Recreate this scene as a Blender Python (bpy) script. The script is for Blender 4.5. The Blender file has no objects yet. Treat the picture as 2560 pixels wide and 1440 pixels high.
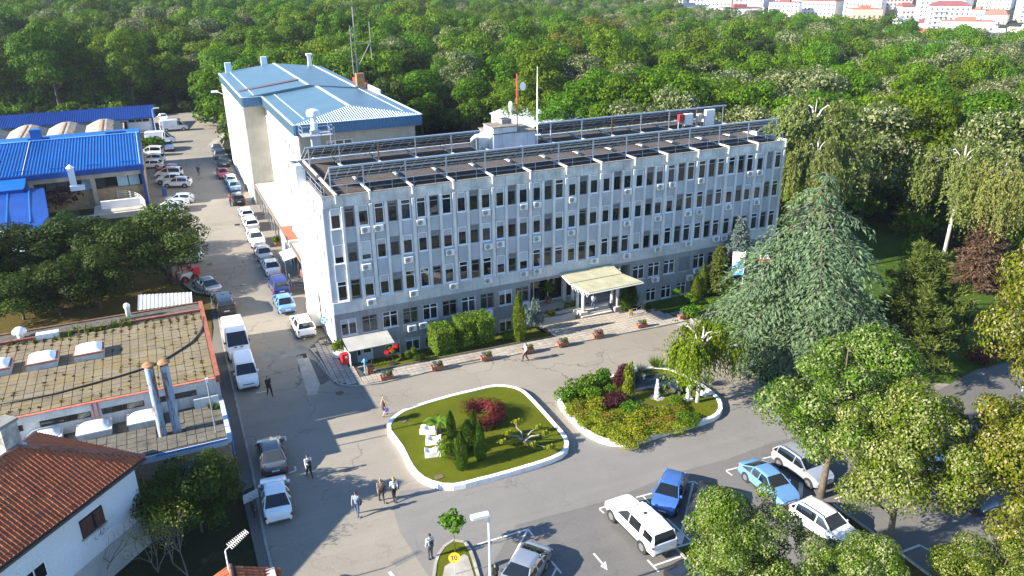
import bpy, bmesh, math, random
import numpy as np
from mathutils import Vector, Matrix, Euler
from mathutils.geometry import tessellate_polygon
random.seed(7); RNG = np.random.default_rng(11)
SC = bpy.context.scene
COL = SC.collection
rad = math.radians

# ------------------------------------------------------------------ camera, world, sun
FPX = 1967.74
PIT, ROL, YAW = rad(22.35854), rad(-0.66910), rad(24.35401)
CAM = Vector((0, 0, 33.0))
_d = Vector((math.sin(YAW)*math.cos(PIT), math.cos(YAW)*math.cos(PIT), -math.sin(PIT)))
_r = Vector((math.cos(YAW), -math.sin(YAW), 0)); _u = _r.cross(_d)
CR = _r*math.cos(ROL) + _u*math.sin(ROL); CU = -_r*math.sin(ROL) + _u*math.cos(ROL)
cd = bpy.data.cameras.new('camera'); cam = bpy.data.objects.new('camera', cd); COL.objects.link(cam)
cd.sensor_width = 36; cd.lens = FPX/2560*36; cd.clip_start = 0.5; cd.clip_end = 4000
mw = Matrix((CR, CU, -_d)).transposed().to_4x4(); mw.translation = CAM
cam.matrix_world = mw; SC.camera = cam

SUN_EL, SUN_DIR = rad(26.5), Vector((1.0, -0.02, 0)).normalized()     # the way the light travels over the ground
wd = bpy.data.worlds.new('World'); SC.world = wd; wd.use_nodes = True
nt = wd.node_tree; nt.nodes.clear()
sky = nt.nodes.new('ShaderNodeTexSky'); sky.sky_type = 'NISHITA'; sky.sun_disc = False
sky.sun_elevation = SUN_EL; sky.sun_rotation = math.atan2(-SUN_DIR.x, -SUN_DIR.y) % (2*math.pi)
sky.altitude = 200; sky.air_density = 1.0; sky.dust_density = 0.0; sky.ozone_density = 5.0
bg = nt.nodes.new('ShaderNodeBackground'); bg.inputs[1].default_value = 0.115
wo = nt.nodes.new('ShaderNodeOutputWorld')
nt.links.new(sky.outputs[0], bg.inputs[0]); nt.links.new(bg.outputs[0], wo.inputs[0])
sl = bpy.data.lights.new('sun', 'SUN'); sl.energy = 5.0; sl.angle = rad(0.55); sl.color = (1.0, 0.92, 0.79)
so = bpy.data.objects.new('sun', sl); COL.objects.link(so)
ldir = Vector((SUN_DIR.x*math.cos(SUN_EL), SUN_DIR.y*math.cos(SUN_EL), -math.sin(SUN_EL)))
so.rotation_euler = ldir.to_track_quat('-Z', 'Y').to_euler(); so.location = (-200, 60, 150)
SC.view_settings.view_transform = 'Standard'; SC.view_settings.look = 'None'
SC.view_settings.exposure = 1.72; SC.view_settings.gamma = 1.0; SC.view_settings.use_curve_mapping = False
SC.cycles.max_bounces = 6; SC.cycles.diffuse_bounces = 3; SC.cycles.glossy_bounces = 3
SC.cycles.transmission_bounces = 4; SC.cycles.transparent_max_bounces = 6
SC.cycles.caustics_reflective = False; SC.cycles.caustics_refractive = False

# ------------------------------------------------------------------ the lie of the land
SLOPE = -0.022
def gz(x, y=0.0):                         # the campus lies on one gently tilted plane
    return SLOPE*(x-12.0)
def pray(px, py):
    return _d + CR*((px-1280)/FPX) + CU*((720-py)/FPX)
def G(px, py, dz=0.0):                    # point of the campus ground (or dz above it) seen at a photo pixel
    v = pray(px, py)
    t = (SLOPE*(CAM.x-12)+dz-CAM.z)/(v.z-SLOPE*v.x)
    return CAM + v*t
def on_y(px, py, Y):
    v = pray(px, py); return CAM + v*((Y-CAM.y)/v.y)
def on_z(px, py, Z):
    v = pray(px, py); return CAM + v*((Z-CAM.z)/v.z)
def depth(p): return (Vector(p)-CAM).dot(_d)
def project(p):
    v = Vector(p)-CAM; z = v.dot(_d)
    return 1280+FPX*v.dot(CR)/z, 720-FPX*v.dot(CU)/z
def rise(base, py):                       # height of an upright at base whose top is seen on row py
    lo, hi = 0.0, 60.0; b = Vector(base)
    for _ in range(50):
        m = (lo+hi)/2
        if project(b+Vector((0, 0, m)))[1] > py: lo = m
        else: hi = m
    return lo

# ------------------------------------------------------------------ mesh builder
class MB:
    def __init__(s): s.v = []; s.f = []; s.m = []
    def add(s, vs, fs, m=0):
        n = len(s.v); s.v += [tuple(v) for v in vs]; s.f += [tuple(i+n for i in f) for f in fs]; s.m += [m]*len(fs); return s
    def box(s, x0, y0, z0, x1, y1, z1, m=0, M=None):
        vs = [(x0,y0,z0),(x1,y0,z0),(x1,y1,z0),(x0,y1,z0),(x0,y0,z1),(x1,y0,z1),(x1,y1,z1),(x0,y1,z1)]
        if M is not None: vs = [M @ Vector(v) for v in vs]
        return s.add(vs, [(0,3,2,1),(4,5,6,7),(0,1,5,4),(1,2,6,5),(2,3,7,6),(3,0,4,7)], m)
    def cbox(s, c, sx, sy, sz, rz=0.0, m=0):     # centred in plan, standing on c.z
        M = Matrix.Translation(c) @ Matrix.Rotation(rz, 4, 'Z')
        return s.box(-sx/2, -sy/2, 0, sx/2, sy/2, sz, m, M)
    def bev(s, x0, y0, z0, x1, y1, z1, b=0.03, m=0, M=None):   # box with chamfered top and upright edges
        def ring(x0,y0,x1,y1,c,z): return [(x0+c,y0,z),(x1-c,y0,z),(x1,y0+c,z),(x1,y1-c,z),(x1-c,y1,z),(x0+c,y1,z),(x0,y1-c,z),(x0,y0+c,z)]
        rs = ring(x0,y0,x1,y1,b,z0)+ring(x0,y0,x1,y1,b,z1-b)+ring(x0+b,y0+b,x1-b,y1-b,b*.6,z1)
        if M is not None: rs = [M @ Vector(v) for v in rs]
        fs = [tuple(range(7,-1,-1)), tuple(range(16,24))]
        for k in (0, 8):
            for i in range(8): fs.append((k+i, k+(i+1)%8, k+8+(i+1)%8, k+8+i))
        return s.add(rs, fs, m)
    def prism(s, poly, z0, z1, m=0, cap=True):   # poly counter-clockwise in plan; z0,z1 numbers or functions
        n = len(poly); f0 = z0 if callable(z0) else (lambda x, y: z0); f1 = z1 if callable(z1) else (lambda x, y: z1)
        vs = [(p[0],p[1],f0(p[0],p[1])) for p in poly]+[(p[0],p[1],f1(p[0],p[1])) for p in poly]
        fs = [(i,(i+1)%n,n+(i+1)%n,n+i) for i in range(n)]
        s.add(vs, fs, m)
        if cap:
            tri = tessellate_polygon([[Vector((p[0],p[1],0)) for p in poly]])
            k = len(s.v)-2*n
            for t in tri:
                a, b, c = t
                A, B, Cc = (Vector((poly[i][0],poly[i][1],0)) for i in t)
                if (B-A).cross(Cc-A).z < 0: b, c = c, b
                s.f.append((k+n+a,k+n+b,k+n+c)); s.m.append(m); s.f.append((k+a,k+c,k+b)); s.m.append(m)
        return s
    def sheet(s, poly, zf, m=0, holes=()):
        loops = [[Vector((p[0],p[1],0)) for p in poly]]+[[Vector((p[0],p[1],0)) for p in h] for h in holes]
        flat = [p for l in loops for p in l]
        tri = tessellate_polygon(loops); fs = []
        for a, b, c in tri:
            if (flat[b]-flat[a]).cross(flat[c]-flat[a]).z < 0: b, c = c, b
            fs.append((a,b,c))
        return s.add([(p.x,p.y,zf(p.x,p.y) if callable(zf) else zf) for p in flat], fs, m)
    def cyl(s, p0, p1, r0, r1=None, n=8, m=0, cap=True):
        p0 = Vector(p0); p1 = Vector(p1); r1 = r0 if r1 is None else r1
        a = (p1-p0).normalized(); t = Vector((0,0,1)) if abs(a.z) < .9 else Vector((1,0,0))
        u = a.cross(t).normalized(); w = a.cross(u)
        vs = [p0+(u*math.cos(2*math.pi*i/n)+w*math.sin(2*math.pi*i/n))*r0 for i in range(n)]+[p1+(u*math.cos(2*math.pi*i/n)+w*math.sin(2*math.pi*i/n))*r1 for i in range(n)]
        fs = [(i,n+i,n+(i+1)%n,(i+1)%n) for i in range(n)]
        if cap: fs += [tuple(range(n)), tuple(range(2*n-1,n-1,-1))]
        return s.add(vs, fs, m)
    def tube(s, pts, r, n=6, m=0):
        pts = [Vector(p) for p in pts]; rs = r if isinstance(r,(list,tuple)) else [r]*len(pts); vs = []; k = len(pts)
        u = None
        for i, p in enumerate(pts):
            a = (pts[min(i+1,k-1)]-pts[max(i-1,0)]).normalized()
            if u is None:
                t = Vector((0,0,1)) if abs(a.z) < .9 else Vector((1,0,0)); u = a.cross(t).normalized()
            else: u = (u-a*u.dot(a)).normalized()
            w = a.cross(u)
            vs += [p+(u*math.cos(2*math.pi*j/n)+w*math.sin(2*math.pi*j/n))*rs[i] for j in range(n)]
        fs = [(i*n+j,(i+1)*n+j,(i+1)*n+(j+1)%n,i*n+(j+1)%n) for i in range(k-1) for j in range(n)]
        fs += [tuple(range(n)), tuple(range(k*n-1,(k-1)*n-1,-1))]
        return s.add(vs, fs, m)
    def lathe(s, c, prof, n=12, m=0):            # prof = [(r,z)...] about the upright through c
        c = Vector(c); vs = []; k = len(prof)
        for r, z in prof: vs += [c+Vector((r*math.cos(2*math.pi*i/n), r*math.sin(2*math.pi*i/n), z)) for i in range(n)]
        fs = [(i*n+j,i*n+(j+1)%n,(i+1)*n+(j+1)%n,(i+1)*n+j) for i in range(k-1) for j in range(n)]
        if prof[0][0] > 1e-4: fs.append(tuple(range(n-1,-1,-1)))
        if prof[-1][0] > 1e-4: fs.append(tuple(range((k-1)*n,k*n)))
        return s.add(vs, fs, m)
    def quad(s, a, b, c, d, m=0): return s.add([a,b,c,d], [(0,1,2,3)], m)
    def mesh(s, name, mats, smooth=False, auto=None):
        me = bpy.data.meshes.new(name); me.from_pydata(s.v, [], s.f)
        for mt in (mats if isinstance(mats,(list,tuple)) else [mats]): me.materials.append(mt)
        if len(me.materials) > 1: me.polygons.foreach_set('material_index', s.m)
        if smooth: me.polygons.foreach_set('use_smooth', [True]*len(me.polygons))
        me.update()
        if auto is not None: me.set_sharp_from_angle(angle=rad(auto))
        return me
    def build(s, name, mats, parent=None, smooth=False, auto=None, **kw):
        return link(name, s.mesh(name, mats, smooth, auto), parent, **kw)

WMAT = {}
def wmat(o): return WMAT.get(o.name, Matrix.Identity(4))
def link(name, data, parent=None, loc=None, rz=None, M=None, local=False, kind=None, label=None):
    """A new object. Its mesh is in world coordinates unless local=True (then it is in its parent's)."""
    o = bpy.data.objects.new(name, data); COL.objects.link(o)
    m = Matrix.Identity(4) if M is None else M.copy()
    if loc is not None: m = Matrix.Translation(loc) @ (Matrix.Rotation(rz or 0, 4, 'Z'))
    elif rz is not None: m = Matrix.Rotation(rz, 4, 'Z')
    if parent is not None:
        o.parent = parent
        if local:
            o.matrix_parent_inverse = Matrix.Identity(4); o.matrix_basis = m; WMAT[o.name] = wmat(parent) @ m
        else:
            o.matrix_parent_inverse = wmat(parent).inverted(); o.matrix_basis = m; WMAT[o.name] = m
    else:
        o.matrix_basis = m; WMAT[o.name] = m
    if kind: o['kind'] = kind
    if label: o['label'] = label
    return o
def tag(o, label, cat, group=None):
    o['label'] = label; o['category'] = cat
    if group: o['group'] = group
    return o
def thing(name, label, cat, loc=(0,0,0), rz=0.0, group=None):
    o = link(name, None, None, loc=Vector(loc), rz=rz); o.empty_display_size = 0.3
    return tag(o, label, cat, group)
def struct(name, mb, mat, parent=None, **kw):
    o = mb.build(name, mat, parent, **kw)
    if parent is None: o['kind'] = 'structure'
    return o
def kids(o): return KIDS.get(o.name, [])
def copy_tree(root, loc, rz=0.0, label=None, group=None, scale=None, M=None):
    """A copy of a thing with copies of its parts and sub-parts; meshes are shared."""
    def cp(o, parent):
        c = o.copy(); COL.objects.link(c)
        if parent is not None: c.parent = parent
        for k in o.children: cp(k, c)
        return c
    c = cp(root, None)
    m = M if M is not None else Matrix.Translation(loc) @ Matrix.Rotation(rz, 4, 'Z')
    if scale: m = m @ Matrix.Diagonal((scale if isinstance(scale,(tuple,list)) else (scale,)*3)+(1,) if isinstance(scale,tuple) else (scale,scale,scale,1))
    c.matrix_basis = m
    if label: c['label'] = label
    if group: c['group'] = group
    return c
def place(root, loc, rz=0.0, scale=1.0):
    root.matrix_basis = Matrix.Translation(loc) @ Matrix.Rotation(rz, 4, 'Z') @ Matrix.Diagonal((scale,scale,scale,1))

# ------------------------------------------------------------------ materials
class NT:
    def __init__(s, name):
        s.mat = bpy.data.materials.new(name); s.mat.use_nodes = True; s.t = s.mat.node_tree
        s.b = s.t.nodes['Principled BSDF']; s.out = s.t.nodes['Material Output']
    def n(s, typ, **kw):
        nd = s.t.nodes.new(typ)
        for k, v in kw.items(): setattr(nd, k, v)
        return nd
    def l(s, a, b): s.t.links.new(a, b)
    def pos(s, scale=(1,1,1), obj=False):
        if obj: src = s.n('ShaderNodeTexCoord').outputs['Object']
        else: src = s.n('ShaderNodeNewGeometry').outputs['Position']
        mp = s.n('ShaderNodeMapping'); mp.inputs['Scale'].default_value = scale; s.l(src, mp.inputs[0]); return mp.outputs[0]
    def noise(s, vec, scale, detail=4, rough=.6):
        nd = s.n('ShaderNodeTexNoise'); nd.inputs['Scale'].default_value = scale; nd.inputs['Detail'].default_value = detail; nd.inputs['Roughness'].default_value = rough
        s.l(vec, nd.inputs['Vector']); return nd.outputs['Fac']
    def ramp(s, fac, stops):
        nd = s.n('ShaderNodeValToRGB'); e = nd.color_ramp.elements
        while len(e) < len(stops): e.new(0.5)
        for i, (p, c) in enumerate(stops): e[i].position = p; e[i].color = (c if len(c) == 4 else tuple(c)+(1,)) if isinstance(c,(tuple,list)) else (c,c,c,1)
        s.l(fac, nd.inputs[0]); return nd.outputs[0]
    def mix(s, fac, a, b, blend='MIX'):
        nd = s.n('ShaderNodeMix', data_type='RGBA', blend_type=blend)
        for sock, v in ((nd.inputs[0], fac), (nd.inputs[6], a), (nd.inputs[7], b)):
            if hasattr(v, 'links'): s.l(v, sock)
            else: sock.default_value = v if not isinstance(v,(tuple,list)) else (tuple(v)+(1,))[:4]
        return nd.outputs[2]
    def math(s, op, a, b=None, clamp=False):
        nd = s.n('ShaderNodeMath', operation=op); nd.use_clamp = clamp
        for sock, v in ((nd.inputs[0], a), (nd.inputs[1], b)):
            if v is None: continue
            if hasattr(v, 'links'): s.l(v, sock)
            else: sock.default_value = v
        return nd.outputs[0]
    def bump(s, h, strength=.3, dist=.05):
        nd = s.n('ShaderNodeBump'); nd.inputs['Strength'].default_value = strength; nd.inputs['Distance'].default_value = dist
        s.l(h, nd.inputs['Height']); s.l(nd.outputs[0], s.b.inputs['Normal'])
    def col(s, c):
        if hasattr(c, 'links'): s.l(c, s.b.inputs['Base Color'])
        else: s.b.inputs['Base Color'].default_value = tuple(c)+(1,)
    def set(s, **kw):
        for k, v in kw.items(): s.b.inputs[k.replace('_',' ')].default_value = v
        return s

MATS = {}
def mat(name, c, rough=.6, metal=0.0, var=.12, scale=1.5, bump=0.0, bscale=20, streak=0.0, orand=0.0, spec=.5, coat=0.0, fine=0.06, dirt=None):
    """Plain surface with uneven colour: broad blotches (var), fine grain, optional upright streaks and per-object shifts."""
    if name in MATS: return MATS[name]
    t = NT(name); t.set(Roughness=rough, Metallic=metal); t.b.inputs['Specular IOR Level'].default_value = spec
    if coat: t.b.inputs['Coat Weight'].default_value = coat; t.b.inputs['Coat Roughness'].default_value = .08
    p = t.pos()
    dark = tuple(x*(1-2*var) for x in c); light = tuple(min(1,x*(1+var)) for x in c)
    cc = t.ramp(t.noise(p, scale, 5), [(.3, dark), (.72, light)])
    if fine: cc = t.mix(fine*2.2, cc, t.ramp(t.noise(p, scale*14, 3), [(.3, tuple(x*.55 for x in c)), (.7, tuple(min(1,x*1.3) for x in c))]))
    if streak:
        f = t.math('MULTIPLY', t.ramp(t.noise(t.pos((2.2,2.2,.12)), 1.6, 5), [(.52,0.0),(.75,1.0)]), streak)
        cc = t.mix(f, cc, dirt or tuple(x*.45 for x in c))
    if orand:
        r = t.n('ShaderNodeObjectInfo').outputs['Random']
        cc = t.mix(1.0, cc, t.ramp(r, [(0,1-orand),(1,1+orand*.5 if 1+orand*.5<=1 else 1.0)]), 'MULTIPLY')
    t.col(cc)
    if bump: t.bump(t.noise(p, bscale, 4), bump, .03)
    MATS[name] = t.mat; return t.mat
def plain(name, c, rough=.5, metal=0.0, coat=0.0, spec=.5, orand=0):
    if name in MATS: return MATS[name]
    t = NT(name); t.set(Roughness=rough, Metallic=metal); t.b.inputs['Specular IOR Level'].default_value = spec
    if coat: t.b.inputs['Coat Weight'].default_value = coat; t.b.inputs['Coat Roughness'].default_value = .05
    t.col(c)
    MATS[name] = t.mat; return t.mat
# ------------------------------------------------------------------ ground materials
def asphalt(name, c, crack=.8, stain=.5, cscale=.16, tint=None):
    t = NT(name); t.set(Roughness=.93); t.b.inputs['Specular IOR Level'].default_value = .25
    p = t.pos(); w = t.noise(p, .35, 4)
    big = t.ramp(t.noise(p, .11, 6, .65), [(.3, tuple(x*.78 for x in c)), (.68, tuple(x*1.16 for x in c))])
    cc = t.mix(.35, big, t.ramp(t.noise(p, 9, 4, .75), [(.3, tuple(x*.62 for x in c)), (.72, tuple(x*1.3 for x in c))]))
    # tyre-polished streaks running with the traffic
    st = t.ramp(t.noise(t.pos((.05,.9,1)), 1.2, 4), [(.45, 0.0), (.7, 1.0)])
    cc = t.mix(t.math('MULTIPLY', st, .22), cc, tuple(min(1,x*1.35) for x in c))
    # oil and damp stains
    sp = t.ramp(t.noise(p, .55, 5, .7), [(.62, 0.0), (.76, 1.0)])
    cc = t.mix(t.math('MULTIPLY', sp, stain*.55), cc, tuple(x*.45 for x in c))
    # cracks: cell borders bent by noise, only in some places
    mp = t.n('ShaderNodeVectorMath', operation='ADD'); nz = t.n('ShaderNodeTexNoise'); nz.inputs['Scale'].default_value = .5; nz.inputs['Detail'].default_value = 5
    t.l(p, nz.inputs['Vector']); sc = t.n('ShaderNodeVectorMath', operation='SCALE'); sc.inputs['Scale'].default_value = 3.2; t.l(nz.outputs['Color'], sc.inputs[0])
    t.l(p, mp.inputs[0]); t.l(sc.outputs[0], mp.inputs[1])
    vo = t.n('ShaderNodeTexVoronoi', feature='DISTANCE_TO_EDGE'); vo.inputs['Scale'].default_value = cscale; t.l(mp.outputs[0], vo.inputs['Vector'])
    ck = t.ramp(vo.outputs['Distance'], [(.0, 1.0), (.012, 0.0)])
    gate = t.ramp(t.noise(p, .09, 3), [(.42, 0.0), (.6, 1.0)])
    f = t.math('MULTIPLY', t.math('MULTIPLY', ck, gate), crack)
    cc = t.mix(f, cc, tuple(x*.3 for x in c))
    t.col(cc); t.bump(t.noise(p, 26, 4, .8), .25, .02); return t.mat
def grassmat(name, c1, c2, c3, patch=.5, hs=14):
    t = NT(name); t.set(Roughness=.95); t.b.inputs['Specular IOR Level'].default_value = .15
    p = t.pos()
    cc = t.ramp(t.noise(p, .5, 5, .65), [(.32, c1), (.55, c2), (.75, c3)])
    cc = t.mix(.55, cc, t.ramp(t.noise(p, hs, 5, .8), [(.28, tuple(x*.45 for x in c1)), (.75, tuple(min(1,x*1.45) for x in c2))]))
    cc = t.mix(t.math('MULTIPLY', t.ramp(t.noise(p, .9, 4), [(.6,0.0),(.78,1.0)]), patch), cc, (.17,.13,.07))
    t.col(cc); t.bump(t.noise(p, 38, 3, .9), .8, .08); return t.mat
A_OLD = asphalt('asphalt_worn', (.236,.210,.170), .9, .7)
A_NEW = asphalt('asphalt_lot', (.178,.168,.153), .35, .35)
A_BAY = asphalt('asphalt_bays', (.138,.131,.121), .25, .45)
A_PATCH = asphalt('asphalt_patch', (.09,.088,.084), .5, .6)
A_WALK = asphalt('asphalt_walk', (.12,.112,.10), .8, .8, .4)
CONC = mat('concrete_pale', (.36,.33,.28), .9, var=.2, scale=.7, bump=.2, streak=.0)
CONC_D = mat('concrete_grey', (.22,.21,.19), .9, var=.22, scale=.8, bump=.2)
PAVER = mat('paver', (.37,.325,.265), .9, var=.14, scale=.45, bump=.15, orand=.22)
KERB = mat('kerb_grey', (.33,.31,.27), .9, var=.2, scale=1.2)
KWHITE = mat('kerb_white', (.80,.79,.76), .75, var=.06, scale=2, streak=0, fine=.04)
LINE = mat('road_paint', (.62,.60,.55), .8, var=.14, scale=2.5, fine=.15)
LAWN = grassmat('lawn', (.06,.08,.002), (.105,.12,.004), (.15,.145,.012), .22)
LAWN_DRY = grassmat('dry_grass', (.06,.055,.010), (.10,.075,.016), (.135,.09,.022), .4)
LAWN_LUSH = grassmat('lush_grass', (.03,.06,.004), (.05,.095,.006), (.075,.115,.01), .1)
SOIL = grassmat('forest_floor', (.02,.022,.009), (.03,.033,.012), (.05,.042,.02), .5, 6)
EARTH = mat('bare_earth', (.17,.115,.07), .95, var=.25, scale=3, bump=.4)

# ------------------------------------------------------------------ terrain
def ss(a, b, x): t = max(0.0, min(1.0, (x-a)/(b-a))); return t*t*(3-2*t)
def terrain(x, y):
    z = SLOPE*(max(-80, min(x, 75))-12)
    if x > 60: z -= 0.045*(min(x, 420)-60)*ss(60, 130, x)
    D = math.hypot(x, y); az = math.degrees(math.atan2(x, max(y, 1)))
    z += 0.055*max(0, D-560)*ss(22, 34, az)
    z += 0.02*max(0, y-260)*ss(25, 5, az)
    return z
HX0, HX1, HY0, HY1 = 12.1, 62.8, 61.4, 80.0          # the sunken footprint of the office block
xs = sorted(set([-700,-500,-380,-300,-240,-190,-150,-120,-95,-80,-60,-40,-20,0,HX0,25,40,50,HX1,70,80,95,110,130,150,175,200,230,260,300,340,380,420,480,560,640,740,860,1000,1150,1300,1500]))
ys = sorted(set([-60,-30,0,20,40,HY0,HY1,100,120,140,160,180,200,230,260,300,340,390,440,500,560,640,720,820,940,1080,1250,1450]))
mb = MB(); idx = {}
for j, y in enumerate(ys):
    for i, x in enumerate(xs):
        idx[i,j] = len(mb.v); mb.v.append((x, y, terrain(x, y)-.05))
for j in range(len(ys)-1):
    for i in range(len(xs)-1):
        if HX0-.01 <= xs[i] and xs[i+1] <= HX1+.01 and HY0-.01 <= ys[j] and ys[j+1] <= HY1+.01: continue
        mb.f.append((idx[i,j],idx[i+1,j],idx[i+1,j+1],idx[i,j+1])); mb.m.append(0)
struct('ground', mb, SOIL)

lift = lambda h: (lambda x, y: SLOPE*(x-12)+h)
def P(pts, dz=0): return [tuple(G(a, b, dz)[:2]) for a, b in pts]
def sheet(name, poly, dz, m, holes=(), kind='structure'):
    o = MB().sheet(poly, lift(dz), 0, holes).build(name, m); o['kind'] = kind; return o
# roads
road = [(2.0,14),(2.15,42),(2.45,50),(2.6,62),(2.75,72),(3.2,85),(1.3,86.9),(-.9,93.9),(-2.2,99),(-3.4,104),(-3.4,150),(-7,186),(-7,206),(14,214),(36,222),(36,206),(12.2,176),(12.2,121),(15.6,119),(15.6,83),(12.0,80.5),(12.0,61.3),(62.9,61.3),(66,57),(84,44),(96,30),(96,14)]
sheet('road', road, 0.0, A_OLD)
lot = P([(1090,1470),(1000,1330),(982,1270),(1000,1228),(1090,1215),(1300,1165),(1440,1092),(1500,1075),(1700,1058),(1830,1012),(1960,1000),(2300,960),(2600,985),(2760,1300),(2760,1500)])
sheet('parking_lot', lot, .004, A_NEW)
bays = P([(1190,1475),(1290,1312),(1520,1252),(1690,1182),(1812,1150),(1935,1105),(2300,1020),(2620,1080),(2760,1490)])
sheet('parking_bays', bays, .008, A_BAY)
for px in ([(745,882),(792,905),(825,950),(805,962),(770,955),(745,925)],):
    sheet('road_patch', P(px), .005, A_PATCH)
sheet('concrete_strip', P([(741,893),(768,885),(800,960),(792,986),(770,988)]), .010, CONC)
sheet('concrete_strip', P([(640,885),(750,862),(772,872),(768,885),(741,893),(650,905)]), .007, CONC_D)
sheet('concrete_strip', P([(520,362),(575,318),(584,322),(530,368)]), .010, CONC)
# gullies and manhole lids
def lid(px, r=.32, label='round iron manhole lid'):
    c = G(*px); o = MB().lathe((c.x,c.y,gz(c.x)+.004), [(r,0),(r,.012),(r*.92,.012),(r*.9,.006),(0,.006)], 20).build('manhole_cover', mat('rust_iron', (.12,.075,.05), .8, var=.3, scale=6))
    tag(o, label, 'manhole cover')
lid((849,983), .34, 'dark iron manhole lid in the shaded road before the pavement corner')
lid((1004,925), .36, 'rusty round manhole lid in the pavement beside the front lawn')
lid((524,661), .34, 'round iron lid in the road beside the broad tree')
def grate(px, sx, sy, label):
    c = G(*px); t = thing('drain_grate', label, 'drain', (c.x,c.y,gz(c.x)))
    m = mat('grate_iron', (.03,.028,.026), .7, var=.2, scale=5)
    MB().box(-sx/2,-sy/2,.003,sx/2,sy/2,.008).build('pit', plain('pit_black', (.012,.012,.012), .9), t, local=True)
    b = MB()
    for i in range(9): b.box(-sx/2+(i+.3)*sx/9,-sy/2,.008,-sx/2+(i+.62)*sx/9,sy/2,.03)
    b.build('bars', m, t, local=True)
grate((754,891), .95, .9, 'large dark drain grate beside the pale concrete strip')
grate((593,562), .7, .8, 'square drain grate in the sunlit road beside the parked hatchbacks')
# lawns
sheet('dry_lawn', [(-60,70.4),(1.3,70.4),(1.7,72),(2.4,80),(2.6,84.5),(.8,86.2),(-1.5,93.5),(-3,99),(-10,104),(-60,108)], .012, LAWN_DRY)
gard = P([(1722,792),(1752,818),(1800,838),(1850,905),(1905,955),(1980,1005),(2300,955),(2620,975)])+[(96,66),(90,82),(63.2,82),(63.2,61.6)]
sheet('garden_lawn', gard, .012, LAWN_LUSH)
sheet('garden_path', P([(1690,812),(1800,772),(1850,768),(1850,776),(1765,796),(1722,822)]), .03, CONC)
sheet('park_path', P([(2330,985),(2440,925),(2520,905),(2620,900),(2620,1090),(2420,1060)]), .02, A_WALK)
sheet('red_play_square', P([(2440,1040),(2475,1003),(2530,1010),(2500,1045)]), .026, mat('red_paving', (.30,.10,.05), .9, var=.3, scale=1.2))
sheet('planting_strip', P([(2025,1238),(2085,1262),(2340,1450),(2240,1450),(2185,1392),(2055,1262)]), .013, LAWN_DRY)
sheet('verge', P([(1692,1372),(1742,1354),(1795,1378),(1840,1440),(1740,1440)]), .013, LAWN)
# the far sides of the lot
sheet('sidewalk', [(1.35,14),(1.35,46),(1.4,50),(1.42,70.2),(2.2,76),(2.55,84.2),(3.05,84.6),(2.6,72),(2.45,62),(2.3,50),(2.0,42),(1.85,14)], .10, A_WALK)

# ------------------------------------------------------------------ kerbs of single stones
def resample(pts, step, closed=False):
    pts = [Vector((p[0],p[1],0)) for p in pts]
    if closed: pts = pts+[pts[0]]
    L = [0]
    for a, b in zip(pts, pts[1:]): L.append(L[-1]+(b-a).length)
    n = max(1, round(L[-1]/step)); out = []; k = 0
    for i in range(n+(0 if closed else 1)):
        s = L[-1]*i/n
        while k < len(pts)-2 and L[k+1] < s: k += 1
        out.append(pts[k].lerp(pts[k+1], (s-L[k])/max(1e-6, L[k+1]-L[k])))
    return out
def smooth_loop(pts, it=2):
    for _ in range(it):
        q = []
        for i in range(len(pts)):
            a, b = Vector(pts[i]), Vector(pts[(i+1)%len(pts)]); q += [a*.75+b*.25, a*.25+b*.75]
        pts = q
    return pts
def kerb(name, path, m, w=.28, h=.15, step=.9, closed=False, parent=None, inner=None, special=None):
    """A line of kerb stones; each stone is an object with its own joints."""
    if parent is None:
        parent = link(name, None); parent['kind'] = 'structure'; parent.empty_display_size = .2
    pts = resample(path, step, closed); n = len(pts)
    nor = []
    for i in range(n):
        a = pts[i-1] if (closed or i > 0) else pts[i]; b = pts[(i+1)%n] if (closed or i < n-1) else pts[i]
        d = (b-a).normalized(); nor.append(Vector((-d.y, d.x, 0)))
    for i in range(n if closed else n-1):
        j = (i+1)%n; a, b = pts[i], pts[j]; g = (b-a).normalized()*.012; na, nb = nor[i]*w, nor[j]*w
        hh = h+random.uniform(-.008,.008); q = [a+g, b-g, b-g+nb, a+g+na]; c = .02
        ci = lambda p, o: p+(o-p).normalized()*c
        vs = [(p.x,p.y,gz(p.x)-.05) for p in q]+[(p.x,p.y,gz(p.x)+hh-c) for p in q]
        cen = sum(q, Vector())/4
        vs += [(ci(p,cen).x,ci(p,cen).y,gz(p.x)+hh) for p in q]
        mb = MB(); mb.add(vs, [(0,1,5,4),(1,2,6,5),(2,3,7,6),(3,0,4,7),(4,5,9,8),(5,6,10,9),(6,7,11,10),(7,4,8,11),(8,9,10,11)])
        mb.build('kerb_stone', special if (special and i == special_i) else m, parent)
    return parent
special_i = -1
I1 = [(940+x/4.8, 950+y/4.8) for x, y in [(130,600),(150,540),(220,470),(330,400),(560,320),(900,220),(1200,150),(1380,105),(1500,97),(1650,115),(1760,155),(1850,230),(2000,390),(2150,560),(2260,680),(2310,760),(2320,840),(2290,900),(2230,950),(2100,1010),(1900,1075),(1650,1150),(1400,1220),(1200,1270),(1050,1310),(950,1328),(820,1328),(700,1308),(560,1250),(470,1180),(380,1060),(300,880),(200,740),(140,660)]]
I2 = [(1380+x/4.364, 800+y/4.364) for x, y in [(60,920),(70,860),(110,810),(150,785),(360,715),(620,650),(800,605),(880,585),(1000,560),(1130,548),(1280,565),(1450,640),(1640,740),(1760,830),(1830,900),(1862,980),(1850,1040),(1790,1100),(1650,1150),(1400,1220),(1200,1280),(1000,1345),(830,1385),(700,1388),(560,1360),(430,1300),(330,1240),(230,1140),(120,1020)]]
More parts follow.
